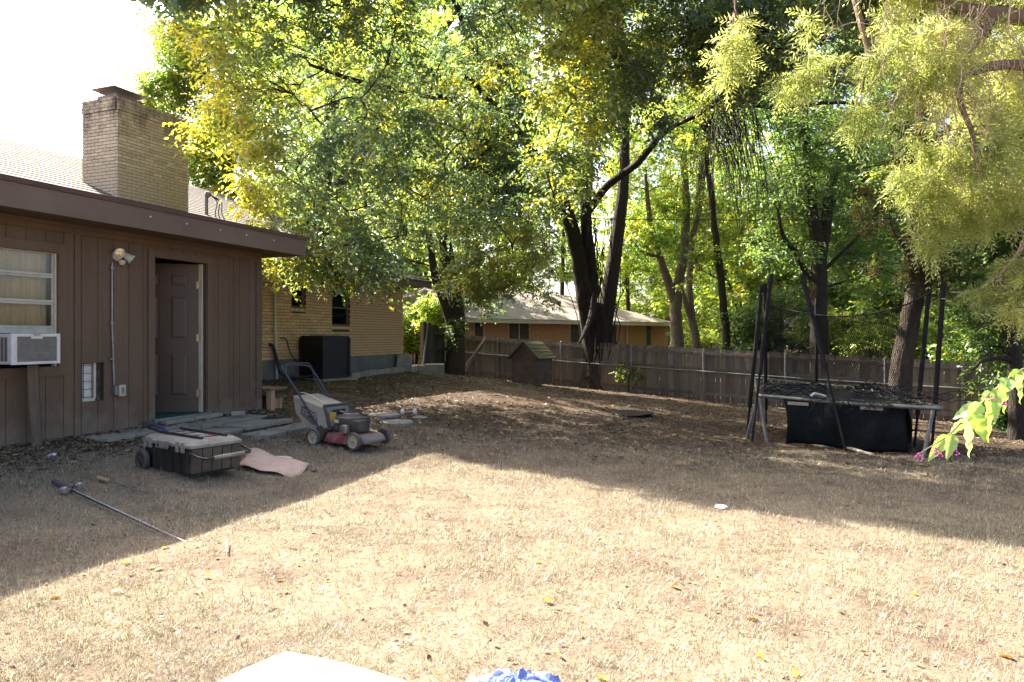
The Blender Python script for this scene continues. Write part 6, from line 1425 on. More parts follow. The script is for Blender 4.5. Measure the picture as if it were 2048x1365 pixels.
# ------------------------------------------------------------------ things behind the chest
def sheet(fn, nu, nv, m, name, thick=0.0):
    V = [fn(i / nu, j / nv) for j in range(nv + 1) for i in range(nu + 1)]
    F = [(j * (nu + 1) + i, j * (nu + 1) + i + 1, (j + 1) * (nu + 1) + i + 1, (j + 1) * (nu + 1) + i) for j in range(nv) for i in range(nu)]
    o = MB().add(V, F).build(name, m, None, smooth=True)
    if thick: md = o.modifiers.new('solid', 'SOLIDIFY'); md.thickness = thick
    return o
M['pinkcard'] = mat('pinkish cardboard', (0.46, 0.345, 0.28), (0.36, 0.25, 0.19), scale=4, rough=0.9)
g0, g1, g2, g3 = G(470, 940), G(590, 958), G(618, 938), G(500, 915)
def cardf(u, v):
    p = g0.lerp(g1, u).lerp(g3.lerp(g2, u), v); h = 0.03 + 0.02 * math.sin(u * 5 + v) + (0.05 * max(0, v - 0.6) / 0.4) + 0.015 * math.sin(u * 11)
    return Vector((p.x, p.y, gh(p.x, p.y) + h))
o = sheet(cardf, 16, 8, M['pinkcard'], 'cardboard_sheet', 0.004); tag(o, 'curled pinkish-brown cardboard sheet lying behind the tool chest', 'cardboard')
p = G(555, 925); o = MB().lathe([(0.15, 0.0), (0.152, 0.014), (0.142, 0.017), (0.138, 0.010), (0.06, 0.009), (0.05, 0.013), (0, 0.013)], 28, Matrix.Translation(p + Vector((0, 0, 0.022))) @ Matrix.Rotation(0.05, 4, 'X')).build('bucket_lid', M['white'], None, smooth=True); tag(o, 'flat white round bucket lid beside the pinkish cardboard', 'lid')
M['ash'] = mat('ash and soil', (0.05, 0.04, 0.032), (0.025, 0.021, 0.018), scale=20, rough=1.0, bump=1.0, bscale=30)
def stone(px, py, r_, label, m='concrete', cat='stone', flat=0.7, group=None, seed=0, name='stone'):
    p = G(px, py); bm = bmesh.new(); bmesh.ops.create_icosphere(bm, subdivisions=2, radius=r_); rr_ = np.random.default_rng(seed)
    for v in bm.verts: v.co = v.co * (1 + rr_.normal() * 0.08); v.co.z *= flat
    me = bpy.data.meshes.new(name); bm.to_mesh(me); bm.free(); me.materials.append(M[m]); o = inst(name, me, None, Matrix.Translation(p + Vector((0, 0, r_ * flat * 0.7)))); tag(o, label, cat, group); return o
stone(628, 945, 0.035, 'small brown clod at the tip of the cardboard sheet', 'wood_grey')
M['litter_white'] = mat('white litter', (0.72, 0.72, 0.72), (0.55, 0.55, 0.55), scale=30, rough=0.7)
stone(105, 913, 0.045, 'crumpled white scrap among dead leaves by the brown wall', 'litter_white', 'litter', 0.4, seed=3, name='paper_scrap')
stone(1442, 1017, 0.06, 'white scrap of litter at the shade edge on the lawn', 'litter_white', 'litter', 0.3, seed=4, name='paper_scrap')
p0 = G(455, 1112); o = MB().tube(smooth_path([p0 + Vector((0, 0, 0.02)), G(454, 1098) + Vector((0, 0, 0.035)), G(456, 1088) + Vector((0, 0, 0.03))], 3), 0.006, 6).build('twig', M['dead_twig'], None, smooth=True); tag(o, 'short pale twig lying on the sunlit lawn past the rod tips', 'twig')

# cardboard and blue tarp at the near edge of the lawn
M['cardboard'] = mat('sunbleached cardboard', (0.52, 0.40, 0.27), (0.46, 0.345, 0.225), scale=2.5, rough=0.9, bump=0.15, bscale=8, c3=(0.22, 0.15, 0.09), s3=7, lo3=0.66, hi3=0.76)
c0, c1, c2, c3 = G(572, 1318), G(905, 1405), G(760, 1640), G(330, 1440)
def cbf(u, v):
    p = c0.lerp(c1, u).lerp(c3.lerp(c2, u), v); return Vector((p.x, p.y, gh(p.x, p.y) + 0.035 + 0.012 * math.sin(u * 4 + v * 3) - 0.02 * (u > 0.95)))
o = sheet(cbf, 14, 12, M['cardboard'], 'cardboard_sheet', 0.006); tag(o, 'large flattened tan cardboard sheet on the sunny lawn', 'cardboard')
M['tarp'] = mat('blue tarp', (0.10, 0.14, 0.36), (0.2, 0.25, 0.47), scale=22, rough=0.5, bump=0.6, bscale=40)
tcn = G(1035, 1405)
def tarpf(u, v):
    a = 2 * math.pi * u; r_ = 0.21 * v * (1 + 0.12 * math.sin(a * 3) + 0.08 * math.sin(a * 7 + 1)); 
    x = tcn.x + r_ * math.cos(a); y = tcn.y + r_ * 0.75 * math.sin(a)
    h = 0.07 * (1 - v ** 2) * (1 + 0.3 * v * math.sin(a * 5 + 4 * v) + 0.22 * v * math.sin(a * 9 + 7 * v)) + 0.008 * math.sin(x * 60 + 3 * math.sin(y * 47)) + 0.006 * math.sin(y * 83) + 0.018 * math.sin(a * 11) * v
    return Vector((x, y, gh(x, y) + 0.028 + h))
o = sheet(tarpf, 60, 16, M['tarp'], 'tarp'); tag(o, 'crumpled blue plastic tarp bunched on the lawn beside the cardboard', 'tarp')

# ------------------------------------------------------------------ by the brick house
cu_c = P(650, 760, 15.2); cu_c.z = gh(cu_c.x, cu_c.y)
z_ac0 = CZ - 0.945; z_ac1 = CZ + 0.0
cond = thing('air_conditioner_condenser', 'black louvered air conditioner condenser on a concrete pad by brick wall', 'air conditioner', Vector((cu_c.x, cu_c.y, z_ac0)), math.radians(-34))
W = WM[cond.name]
M['ac_black'] = mat('condenser black', (0.020, 0.021, 0.024), (0.03, 0.03, 0.032), scale=4, rough=0.5, metal=0.2)
hs_ = 0.37; hC = z_ac1 - z_ac0
MB().box(-hs_ + 0.02, hs_ - 0.02, -hs_ + 0.02, hs_ - 0.02, 0.05, hC - 0.04).build('core', M['black'], cond, W)
MB().bbox(-hs_, hs_, -hs_, hs_, 0.012, 0.06, 0.008).build('base_pan', M['ac_black'], cond, W); MB().bbox(-hs_ - .004, hs_ + .004, -hs_ - .004, hs_ + .004, hC - 0.05, hC, 0.01).build('top_cover', M['ac_black'], cond, W)
for (x, y) in ((-1, -1), (1, -1), (1, 1), (-1, 1)): MB().bbox(x * hs_ - 0.025, x * hs_ + 0.025, y * hs_ - 0.025, y * hs_ + 0.025, 0.05, hC - 0.045, 0.006).build('corner_post', M['ac_black'], cond, W)
for k in range(17):
    z = 0.085 + (hC - 0.17) * k / 16
    MB().box(-hs_ + 0.025, hs_ - 0.025, -hs_ - 0.006, -hs_ + 0.019, z, z + 0.018).box(hs_ - 0.019, hs_ + 0.006, -hs_ + 0.026, hs_ - 0.026, z, z + 0.018).box(-hs_ - 0.006, -hs_ + 0.019, -hs_ + 0.026, hs_ - 0.026, z, z + 0.018).build('louver', M['ac_black'], cond, W)
gp_ = MB()
for k in range(8):
    r_ = 0.06 + 0.038 * k; gp_.tube([(r_ * math.cos(a), r_ * math.sin(a), hC + 0.012) for a in [2 * math.pi * q / 24 for q in range(25)]], 0.004, 4)
gp_.build('fan_grille', M['ac_black'], cond, W)
o = MB().bbox(-0.52, 0.52, -0.5, 0.5, -0.10, 0.0, 0.012).build('concrete_pad', M['concrete'], None, W @ Matrix.Translation((0, 0, 0.010))); tag(o, 'thin concrete pad beneath the black condenser', 'slab')
db = H.p(H.at(607, 700)[0], 0, H.at(607, 700)[1])
o = thing('disconnect_box', 'small pale electrical disconnect box on brick beside the black condenser', 'electrical box', db)
MB().bbox(-0.06, 0.06, -0.10, -0.006, -0.06, 0.06, 0.006, H.M(H.at(607, 700)[0] , 0, H.at(607, 700)[1])).build('box_body', M['cream'], o); MB().bbox(-0.064, 0.064, -0.112, -0.101, -0.064, 0.064, 0.004, H.M(H.at(607, 700)[0], 0, H.at(607, 700)[1])).build('box_cover', M['cream'], o)
pa = H.at(551, 600, 0.06)[0]
o = MB().tube([H.p(pa - 0.02, 0.06, 2.75), H.p(pa, 0.06, 1.6), H.p(pa + 0.03, 0.07, gh(*H.p(pa, 0.07, 0).xy) + 0.01)], 0.022, 10).build('drain_pipe', M['white'], None, smooth=True); tag(o, 'thin white plastic pipe running down the brick wall from the eave', 'pipe')
la = H.at(541, 690, 0.05); lb = H.at(560, 728, 0.3)
o = MB().tube(smooth_path([H.p(la[0], 0.02, la[1]), H.p(la[0] + 0.04, 0.08, la[1] - 0.03), H.p(la[0] + 0.12, 0.13, la[1] - 0.35), H.p(lb[0] + 0.1, 0.3, 0.68), H.p(lb[0] + 0.7, 0.45, 0.62), W @ Vector((-hs_ - 0.03, 0.1, 0.12))], 5), smooth_rad([0.03, 0.036, 0.036, 0.036, 0.034, 0.03], 5), 10).build('refrigerant_line', M['black'], None, smooth=True); tag(o, 'black insulated refrigerant line bending from brick wall to condenser', 'pipe')
la = H.at(571, 680, 0.04)
o = MB().tube(smooth_path([H.p(la[0] - 0.15, 0.015, la[1] + 0.04), H.p(la[0], 0.06, la[1]), H.p(la[0] + 0.1, 0.1, la[1] - 0.3), H.p(la[0] + 0.3, 0.2, la[1] - 0.55), H.p(la[0] + 0.7, 0.35, la[1] - 0.6)], 5), 0.012, 8).build('electrical_whip', M['black'], None, smooth=True); tag(o, 'thin dark electrical whip looping out of the brick wall', 'cable')
# planting-bed edging blocks, brick stack, concrete step
eb0 = P(700, 757, 15.6); eb1 = P(822, 745, 19.3)
for k in range(9):
    q = eb0.lerp(eb1, k / 8.2); q2 = eb0.lerp(eb1, (k + 0.93) / 8.2); d = Vector((q2.x - q.x, q2.y - q.y, 0)); z = gh(q.x, q.y)
    o = MB().bbox(0, d.length, -0.06, 0.06, -0.08, 0.11 + 0.01 * (k % 3), 0.01).build('edging_block', M['concrete'], None, dirM(d.normalized(), Vector((q.x, q.y, z)))); tag(o, 'grey edging block in the row bordering the leafy bed by the wall', 'edging block', 'edging blocks along the wall bed')
bs = P(802, 738, 18.9); bs.z = gh(bs.x, bs.y)
k = 0
for lay in range(5):
    for j in range(2):
        o = MB().bbox(-0.20, 0.20, -0.10, 0.10, 0, 0.088, 0.006).build('stacked_block', M['concrete'], None, Matrix.Translation(bs + Vector((0.05 + 0.01 * lay, 0.2 * j, 0.01 + 0.09 * lay))) @ Matrix.Rotation(0.3 + 0.05 * math.sin(lay * 3 + j), 4, 'Z')); tag(o, 'pale concrete block in the pile at the brick house corner', 'block', 'blocks piled at the house corner')
st = P(835, 748, 20.4); st.z = gh(st.x, st.y)
step = thing('concrete_step', 'low pale concrete step between the block pile and the open gate', 'step', st)
MB().bbox(-0.42, 0.22, -0.35, 0.5, -0.1, 0.19, 0.012, Matrix.Translation(st) @ Matrix.Rotation(0.1, 4, 'Z')).build('step_block', M['concrete'], step); MB().bbox(0.23, 0.80, -0.25, 0.5, -0.1, 0.22, 0.012, Matrix.Translation(st) @ Matrix.Rotation(0.1, 4, 'Z')).build('step_block', M['concrete'], step)
# wooden steps at the corner of the addition
ws = P(535, 822, 10.6); ws.z = gh(ws.x, ws.y)
o = thing('wooden_steps', 'small raw lumber steps tucked at the corner of the brown addition', 'steps', ws)
Wm = S.M(aR, 0, 0)
zg = gh(*S.p(aR + 0.25, 0.1, 0).xy)
MB().bbox(0.06, 0.15, -0.16, -0.07, zg - 0.1, zg + 0.30, 0.004, Wm).build('post', M['lumber'], o); MB().bbox(0.02, 0.40, -0.18, 0.5, zg + 0.301, zg + 0.335, 0.004, Wm).build('upper_tread', M['wood_grey'], o)
MB().bbox(0.32, 0.38, -0.10, 0.45, zg - 0.1, zg + 0.17, 0.004, Wm).build('riser', M['lumber'], o); MB().bbox(0.16, 0.319, -0.08, -0.04, zg - 0.1, zg + 0.17, 0.004, Wm).build('side_board', M['lumber'], o); MB().bbox(0.152, 0.42, -0.12, 0.47, zg + 0.171, zg + 0.205, 0.004, Wm).build('lower_tread', M['wood_grey'], o)
stone(545, 842, 0.16, 'flat black heap of ash and soil beyond the pavers', 'ash', 'ash heap', 0.22, seed=8, name='ash_heap')
# round stepping stones and bits near the mower
for (px, py, r_, lab) in ((768, 831, 0.25, 'round concrete stepping stone behind the mower engine'), (792, 846, 0.25, 'round concrete stepping stone lying closer to the mower front wheel')):
    p = G(px, py); o = MB().lathe([(r_, -0.02), (r_, 0.012), (r_ - 0.012, 0.02), (0, 0.021)], 28, Matrix.Translation(p + Vector((0, 0, 0.004)))).build('stepping_stone', M['concrete'], None, smooth=True); tag(o, lab, 'stepping stone', 'round stepping stones')
p = G(818, 832); db_ = thing('dumbbell', 'small white dumbbell-shaped concrete weight beyond the stepping stones', 'weight', p)
for sx in (-0.10, 0.10): MB().lathe([(0.03, -0.03), (0.055, -0.02), (0.055, 0.02), (0.03, 0.03)], 16, Matrix.Translation(p + Vector((sx, 0, 0.06))) @ Matrix.Rotation(math.radians(90), 4, 'Y')).build('weight_end', M['white'], db_, smooth=True)
MB().tube([p + Vector((-0.09, 0, 0.06)), p + Vector((0.09, 0, 0.06))], 0.016, 10).build('bar', M['concrete'], db_, smooth=True)
stone(838, 838, 0.12, 'flat grey stone beside the dumbbell-shaped weight', 'concrete', 'stone', 0.25, seed=9)
stone(1255, 828, 0.6, 'low dark mound of ash in the middle of the shaded yard', 'ash', 'ash heap', 0.045, seed=10, name='ash_heap')

# ------------------------------------------------------------------ dog house
dz0 = P(1056, 772, 22.0); dz0.z = gh(dz0.x, dz0.y)
dogh = thing('dog_house', 'old brown plywood dog house with mossy gabled roof by the fence', 'dog house', dz0 + Vector((0.15, 0.5, 0)), math.radians(-30))
W = WM[dogh.name]
M['ply'] = mat('weathered plywood', (0.135, 0.088, 0.064), (0.085, 0.058, 0.045), scale=5, rough=0.9, bump=0.4, bscale=20, c3=(0.17, 0.13, 0.10), s3=3)
M['moss'] = mat('mossy shingle', (0.135, 0.125, 0.065), (0.09, 0.075, 0.045), scale=7, rough=0.95, bump=0.6, bscale=24, c3=(0.17, 0.165, 0.09), s3=4)
wd, dp, he, hp_ = 0.46, 0.55, 0.92, 1.36
MB().prism([(-wd, 0.0), (wd, 0.0), (wd, he), (0, hp_ - 0.03), (-wd, he)], -dp, -dp + 0.02).build('gable_panel', M['ply'], dogh, W); MB().prism([(-wd, 0.0), (wd, 0.0), (wd, he), (0, hp_ - 0.03), (-wd, he)], dp - 0.02, dp).build('gable_panel', M['ply'], dogh, W)
for sx in (-1, 1):
    MB().box(sx * wd - (0.02 if sx > 0 else 0), sx * wd + (0.02 if sx < 0 else 0), -dp + 0.021, dp - 0.021, 0, he - 0.01).build('side_panel', M['ply'], dogh, W)
    a = [(0, hp_), (sx * (wd + 0.12), he - 0.09), (sx * (wd + 0.12), he - 0.06), (0, hp_ + 0.035)]
    MB().prism(a, -dp - 0.09, dp + 0.09).build('roof_panel', M['moss'], dogh, W)
    for k in range(5):
        t0 = k / 5; t1 = (k + 1.0) / 5; x0, x1 = sx * (wd + 0.13) * (1 - t1), sx * (wd + 0.13) * (1 - t0); z_ = lambda x: hp_ + 0.037 - (hp_ - he + 0.095) * abs(x) / (wd + 0.12)
        MB().prism([(x0, z_(x0) + 0.002), (x1, z_(x1) + 0.014), (x1, z_(x1) + 0.002)], -dp - 0.10 + 0.01 * (k % 2), dp + 0.10).build('shingle_course', M['moss'], dogh, W)
MB().prism([(-0.02, -0.0), (0.02, 0), (0.02, he), (-0.02, he)], -dp - 0.012, -dp - 0.001, Matrix.Translation((wd - 0.022, 0, 0))).build('corner_trim', M['ply'], dogh, W)

# ------------------------------------------------------------------ overhead cables
def cable(label, A, B, sag, r_):
    o = MB().tube(arc(A, B, sag, 24), r_, 5).build('overhead_cable', M['black'], None, smooth=True); tag(o, label, 'cable', 'overhead cables')
cable('sagging black overhead cable crossing above the fence in front of the forked trunk', P(700, 420, 19), P(2150, 425, 19), 0.25, 0.013)
cable('thin pale-looking lower cable strung beyond the fence among the trunks', P(700, 545, 30), P(2000, 560, 30), 0.3, 0.012)
cable('short service cable rising from neighbour eave toward the pale forked tree', P(1255, 572, 30), P(1420, 545, 27), 0.1, 0.010)

# ------------------------------------------------------------------ trampoline
FL, FR, BR, BLc = P(1517, 792, 11.6), P(1884, 818, 9.7), P(1765, 779, 13.0), P(1509, 757, 15.0)
tr = thing('trampoline', 'old rectangular trampoline with sagging black net and leaning padded poles', 'trampoline', Vector(((FL.x + BR.x) / 2, (FL.y + BR.y) / 2, gh((FL.x + BR.x) / 2, (FL.y + BR.y) / 2))))
M['galv'] = mat('dull steel tube', (0.19, 0.19, 0.172), (0.125, 0.118, 0.105), scale=10, rough=0.45, metal=0.4, c3=(0.22, 0.16, 0.11), s3=6, lo3=0.6, hi3=0.75)
M['foamblk'] = mat('black foam sleeve', (0.013, 0.013, 0.014), (0.024, 0.022, 0.021), scale=8, rough=0.9, spec=0.15, bump=0.4, bscale=30)
M['net'] = mat('black net', (0.02, 0.02, 0.02), rough=0.8)
cs = [FL, FR, BR, BLc]
for i in range(4):
    a, b_ = cs[i], cs[(i + 1) % 4]; d = (b_ - a).normalized()
    MB().tube([a + d * 0.07, a.lerp(b_, 0.5) + Vector((0, 0, -0.02)), b_ - d * 0.07], 0.034, 12).build('frame_rail', M['galv'], tr, smooth=True)
    n_ = (cs[(i + 3) % 4] - a).normalized()
    MB().tube(smooth_path([a + n_ * 0.07, a + n_ * 0.015 + d * 0.015, a + d * 0.07], 5), 0.034, 12).build('frame_corner', M['galv'], tr, smooth=True)
def tleg(p, q): 
    z = gh(q.x, q.y); MB().tube([p, Vector((q.x, q.y, z + 0.0))], 0.028, 10).build('leg', M['galv'], tr, smooth=True)
tleg(FL + Vector((0.02, 0, -0.03)), FL + Vector((0.05, -0.25, 0))); tleg(FL.lerp(BLc, 0.06), FL.lerp(BLc, 0.0) + Vector((-0.12, 0.25, 0)))
tleg(FR + Vector((-0.10, 0.05, -0.03)), FR + Vector((-0.30, -0.05, 0))); tleg(BR + Vector((-0.05, 0.0, -0.03)), BR + Vector((0.1, 0.1, 0))); tleg(BLc + Vector((0.1, 0, -0.03)), BLc + Vector((0.15, 0.2, 0)))
lg = P(1616, 800, 11.05); MB().tube([lg, lg + Vector((0.03, -0.03, -0.10))], 0.024, 8).build('leg_socket', M['galv'], tr, smooth=True)
def pole(b, t_, sleeve=(0.42, 1.0), r_=0.02, top=True, ground=True):
    b = Vector(b); t_ = Vector(t_)
    if ground: b.z = gh(b.x, b.y)
    q = MB().tube([b, t_], r_, 8).build('pole', M['bark_mid'] if not top else M['foamblk'], tr, smooth=True)
    MB().tube([b.lerp(t_, sleeve[0]), b.lerp(t_, sleeve[1])], r_ + 0.016, 10).build('foam_sleeve', M['foamblk'], q, smooth=True)
    if top: MB().tube([b.lerp(t_, 0.955), b.lerp(t_, 0.995), b.lerp(t_, 1.01)], [r_ + 0.024, r_ + 0.024, r_ + 0.012], 10).build('pole_cap', M['foamblk'], q, smooth=True)
pole(P(1493, 865, 12.0), P(1523, 572, 12.0), (0.20, 0.94)); pole(P(1504, 880, 11.4), P(1542, 552, 11.5), (0.40, 0.95)); pole(P(1532, 800, 14.5), P(1530, 570, 14.3), (0.1, 0.99))
pole(P(1692, 918, 10.4), P(1605, 552, 11.2), (0.46, 0.97)); pole(P(1633, 800, 14.8), P(1633, 600, 14.8), (0.1, 0.99), 0.015); pole(P(1829, 885, 11.3), P(1858, 578, 11.3), (0.2, 0.97)); pole(P(1863, 880, 10.2), P(1887, 566, 10.2), (0.25, 0.95))
MB().tube([P(1871, 598, 10.18) + Vector((0.07, -0.03, 0)), P(1890, 598, 10.14)], 0.006, 6).build('tie_strap', M['white'], tr)
# bed and black skirt
def bedf(u, v):
    p = FL.lerp(FR, 0.04 + 0.92 * u).lerp(BLc.lerp(BR, 0.04 + 0.92 * u), 0.06 + 0.88 * v); return p + Vector((0, 0, -0.05 - 0.22 * math.sin(math.pi * u) * math.sin(math.pi * v)))
V = [bedf(i / 12, j / 12) for j in range(13) for i in range(13)]; F = [(j * 13 + i, j * 13 + i + 1, (j + 1) * 13 + i + 1, (j + 1) * 13 + i) for j in range(12) for i in range(12)]
MB().add(V, F).build('jumping_bed', M['net'], tr, smooth=True)
M['skirt'] = mat('black mesh skirt', (0.006, 0.008, 0.009), (0.011, 0.013, 0.013), scale=9, rough=0.85, spec=0.1, bump=0.5, bscale=14)
sk0, sk1 = P(1566, 800, 11.2), P(1815, 815, 10.1)
def skf(u, v):
    p = sk0.lerp(sk1, u); belly = math.sin(math.pi * min(1, v)) * 0.10; pin = 0.05 * math.cos(u * math.pi) * v
    zt = p.z + 0.02 - 0.03 * math.sin(math.pi * u); zb = gh(p.x, p.y) + 0.02 + 0.03 * math.sin(u * 7)
    return Vector((p.x + pin + 0.02 * math.sin(v * 5 + u * 9), p.y - belly * 0.6 - 0.03 * math.sin(u * 17 + v * 3) - 0.02 * math.sin(u * 31 - v * 5) * (0.3 + v), zt + (zb - zt) * v))
V = [skf(i / 26, j / 12) for j in range(13) for i in range(27)]; F = [(j * 27 + i, j * 27 + i + 1, (j + 1) * 27 + i + 1, (j + 1) * 27 + i) for j in range(12) for i in range(26)]
o = MB().add(V, F).build('skirt', M['skirt'], tr, smooth=True); md = o.modifiers.new('solid', 'SOLIDIFY'); md.thickness = 0.006
sk2 = BR.lerp(FR, 0.75) + Vector((-0.35, 0, 0))
def skf2(u, v):
    p = sk1.lerp(sk2, u); zb = gh(p.x, p.y) + 0.02; zt = p.z - 0.02; return Vector((p.x + 0.06 * math.sin(math.pi * v), p.y - 0.02, zt + (zb - zt) * v))
V = [skf2(i / 8, j / 8) for j in range(9) for i in range(9)]; F = [(j * 9 + i, j * 9 + i + 1, (j + 1) * 9 + i + 1, (j + 1) * 9 + i) for j in range(8) for i in range(8)]
MB().add(V, F).build('skirt', M['skirt'], tr, smooth=True)
for (u, m_) in ((0.12, 'bag'), (0.72, 'bag')):
    p = sk0.lerp(sk1, u); MB().box(-0.16, 0.16, -0.004, 0.004, -0.05, 0.0, dirM((sk1 - sk0).normalized(), p + Vector((0, -0.05, -0.02)))).build('skirt_flap', M[m_], tr)
# springs along the far rail
for k in range(14):
    p = BLc.lerp(BR, 0.08 + 0.065 * k); q = p + (FL - BLc).normalized() * 0.16 + Vector((0, 0, -0.05)); MB().tube([p, q], 0.013, 6).build('spring', M['galv'], tr, smooth=True)
# enclosure net: two families of crossing strands hung from a sagging rope
def netp(u, v):
    t0 = P(1536, 610, 13.8).lerp(P(1862, 585, 11.2), u); sag = 0.42 * 4 * u * (1 - u) * (0.8 + 0.4 * u)
    b_ = BLc.lerp(BR, 0.12 + 0.95 * u) + Vector((0, -0.15, 0.0)); t0 = t0 + Vector((0, 0, -sag * 0.75))
    p = t0.lerp(b_, v); return p + Vector((0.04 * math.sin(u * 9 + v * 4), 0.10 * math.sin(v * 3.1) + 0.05 * math.sin(u * 15), 0))
nt = MB(); nu = 84; vv = 16
for k in range(-24, nu):
    for sg in (0, 1):
        pts = []
        for j in range(vv + 1):
            u = (k + j * 24 / vv) / nu if sg == 0 else (k + 24 - j * 24 / vv) / nu
            if 0 <= u <= 1: pts.append(netp(u, j / vv))
        for a, b_ in zip(pts[:-1], pts[1:]):
            e = (b_ - a).cross(Vector((0, 1, 0))).normalized() * 0.004
            nt.add([a - e, a + e, b_ + e, b_ - e], [(0, 1, 2, 3)])
o = nt.build('enclosure_net', M['net'], tr); o['kind'] = 'stuff'
MB().tube([netp(k / 30, 0) for k in range(31)], 0.013, 6).build('net_rope', M['net'], tr, smooth=True)
MB().tube(smooth_path([P(1540, 605, 11.6), P(1560, 622, 12), P(1585, 628, 12.5), P(1620, 622, 13)], 4), 0.010, 6).build('net_rope', M['net'], tr, smooth=True)
rs = np.random.default_rng(220); bn = MB()
for k in range(70):      # net bunched on the frame's far corner and draped over the front rail
    u = rs.beta(2.2, 1.3); p = BLc.lerp(BR, u * 0.3 + 0.7).lerp(FR, rs.uniform(0, 0.95)) + Vector((rs.normal() * 0.12 - 0.1, rs.normal() * 0.1, 0.02 + abs(rs.normal()) * 0.06))
    pts = [p]
    for j in range(5): pts.append(pts[-1] + Vector((rs.normal() * 0.12, rs.normal() * 0.12, rs.normal() * 0.035)))
    bn.tube(smooth_path(pts, 3), 0.006, 4, cap=False)
for k in range(46):
    p = FL.lerp(FR, rs.uniform(0.30, 0.75)) + Vector((0, -0.045, 0.03)); q = p + Vector((rs.normal() * 0.18, 0.25 + rs.uniform(0, 0.3), -0.02)); s_ = p + Vector((rs.normal() * 0.15, -0.02, -rs.uniform(0.05, 0.22)))
    bn.tube(smooth_path([q, p, s_], 4), 0.0045, 4, cap=False)
for k in range(10):
    pts = [P(1528 + 14 * j, 778 + 10 * math.sin(j * 0.6 + k) + rs.normal() * 3, 12.6 - 0.02 * j) for j in range(10)]
    bn.tube(smooth_path(pts, 2), 0.008, 4, cap=False)
o = bn.build('bunched_net', M['net'], tr); o['kind'] = 'stuff'
p = P(1634, 795, 11.0); rp_ = MB().tube(smooth_path([p + Vector((-0.10, 0, 0.02)), p + Vector((-0.05, -0.02, 0.06)), p + Vector((0.05, 0, 0.04)), p + Vector((0.14, 0, 0.015))], 5), 0.02, 8).build('rope_scrap', M['white'], None, smooth=True); tag(rp_, 'scrap of pale frayed rope resting on the trampoline rail', 'rope')
MB().tube([FL + Vector((0.05, 0.4, 0.02)), FL + Vector((0.35, 0.75, 0.12))], 0.014, 6).build('net_arm', M['lumber'], tr)
hs2 = [onp(1640, 896, .02), onp(1670, 897, .025), onp(1700, 901, .03), onp(1728, 908, .02), onp(1745, 912, .015)]
o = MB().tube(smooth_path(hs2, 5), 0.024, 8).build('pale_hose', M['cream'], None, smooth=True); tag(o, 'length of pale tube lying at the foot of the black skirt', 'tube')

# ------------------------------------------------------------------ grass, litter, fallen leaves
rs = np.random.default_rng(300)
def clear_of_walls(x, D):
    a_ = (x - S.o.x) * U.x + (D - S.o.y) * U.y
    return ((((x - S.o.x) * NRM.x + (D - S.o.y) * NRM.y) > 0.05) | (a_ > aR + 0.05)) & (((x - H.o.x) * NRM.x + (D - H.o.y) * NRM.y) > 0.05)
def tufts(n, y0, y1):
    D = y0 + (y1 - y0) * rs.uniform(0, 1, n) ** 1.0; x = rs.uniform(-0.8, 0.8, n) * D
    ok = clear_of_walls(x, D); x, D = x[ok], D[ok]; k = 9
    return np.repeat(x, k) + rs.normal(0, 0.018, len(x) * k), np.repeat(D, k) + rs.normal(0, 0.018, len(x) * k)
def blades(n, y0, y1, hmin, hmax, wd, flat, pal, powr=1.0, patch=None, xy=None):
    D = y0 + (y1 - y0) * rs.uniform(0, 1, n) ** powr; x = rs.uniform(-0.80, 0.80, n) * D
    if xy is not None: x, D = xy
    ok = clear_of_walls(x, D)
    if patch is not None: ok &= patch(x, D)
    x, D = x[ok], D[ok]; n = len(x)
    z = gh_np(x, D) + wob(x, D) - 0.006
    a = rs.uniform(0, 6.283, n); L_ = rs.uniform(hmin, hmax, n); tl = rs.uniform(0.15, 1.0, n) ** flat
    hz = L_ * np.sin(tl * 1.5); vt = L_ * np.cos(tl * 1.5) + 0.006; b = np.stack([x, D, z], 1)
    dr = np.stack([np.cos(a), np.sin(a), 0 * a], 1); sd = np.stack([-np.sin(a), np.cos(a), 0 * a], 1) * (wd * rs.uniform(0.6, 1.3, n) * (1 + D / 14))[:, None]
    mid = b + dr * (hz * 0.45)[:, None] + np.array([0, 0, 1.0]) * (vt * 0.7)[:, None]; tip = b + dr * hz[:, None] + np.array([0, 0, 1.0]) * vt[:, None]
    V = np.stack([b - sd, b + sd, tip], 1)
    pal = np.array(pal); k = rs.integers(0, len(pal), n); c = pal[k] * rs.uniform(0.72, 1.25, n)[:, None]
    base = (np.arange(n) * 3)[:, None]
    return V.reshape(-1, 3), base + np.array([[0, 1, 2]]), np.repeat(c, 3, 0)
GR = leaf_mat('dry grass blade', trans=0.22, gloss=0.03)
STRAW = [(0.325, 0.288, 0.20), (0.41, 0.365, 0.258), (0.265, 0.23, 0.155), (0.19, 0.158, 0.105), (0.355, 0.325, 0.235), (0.165, 0.15, 0.10), (0.20, 0.206, 0.12)]
cl_ = lambda x, y: (np.sin(x * 2.1 + 1.3 * np.sin(y * 1.7)) + np.sin(y * 2.9 + x * 0.8) + 1.0 * np.sin(x * 7.3 - y * 5.1 + 2 * np.sin(y * 3)) + 0.8 * np.sin(x * 17 + 2 * np.sin(y * 11)) * np.sin(y * 19) + rs.normal(0, 0.7, len(x))) > 0.0
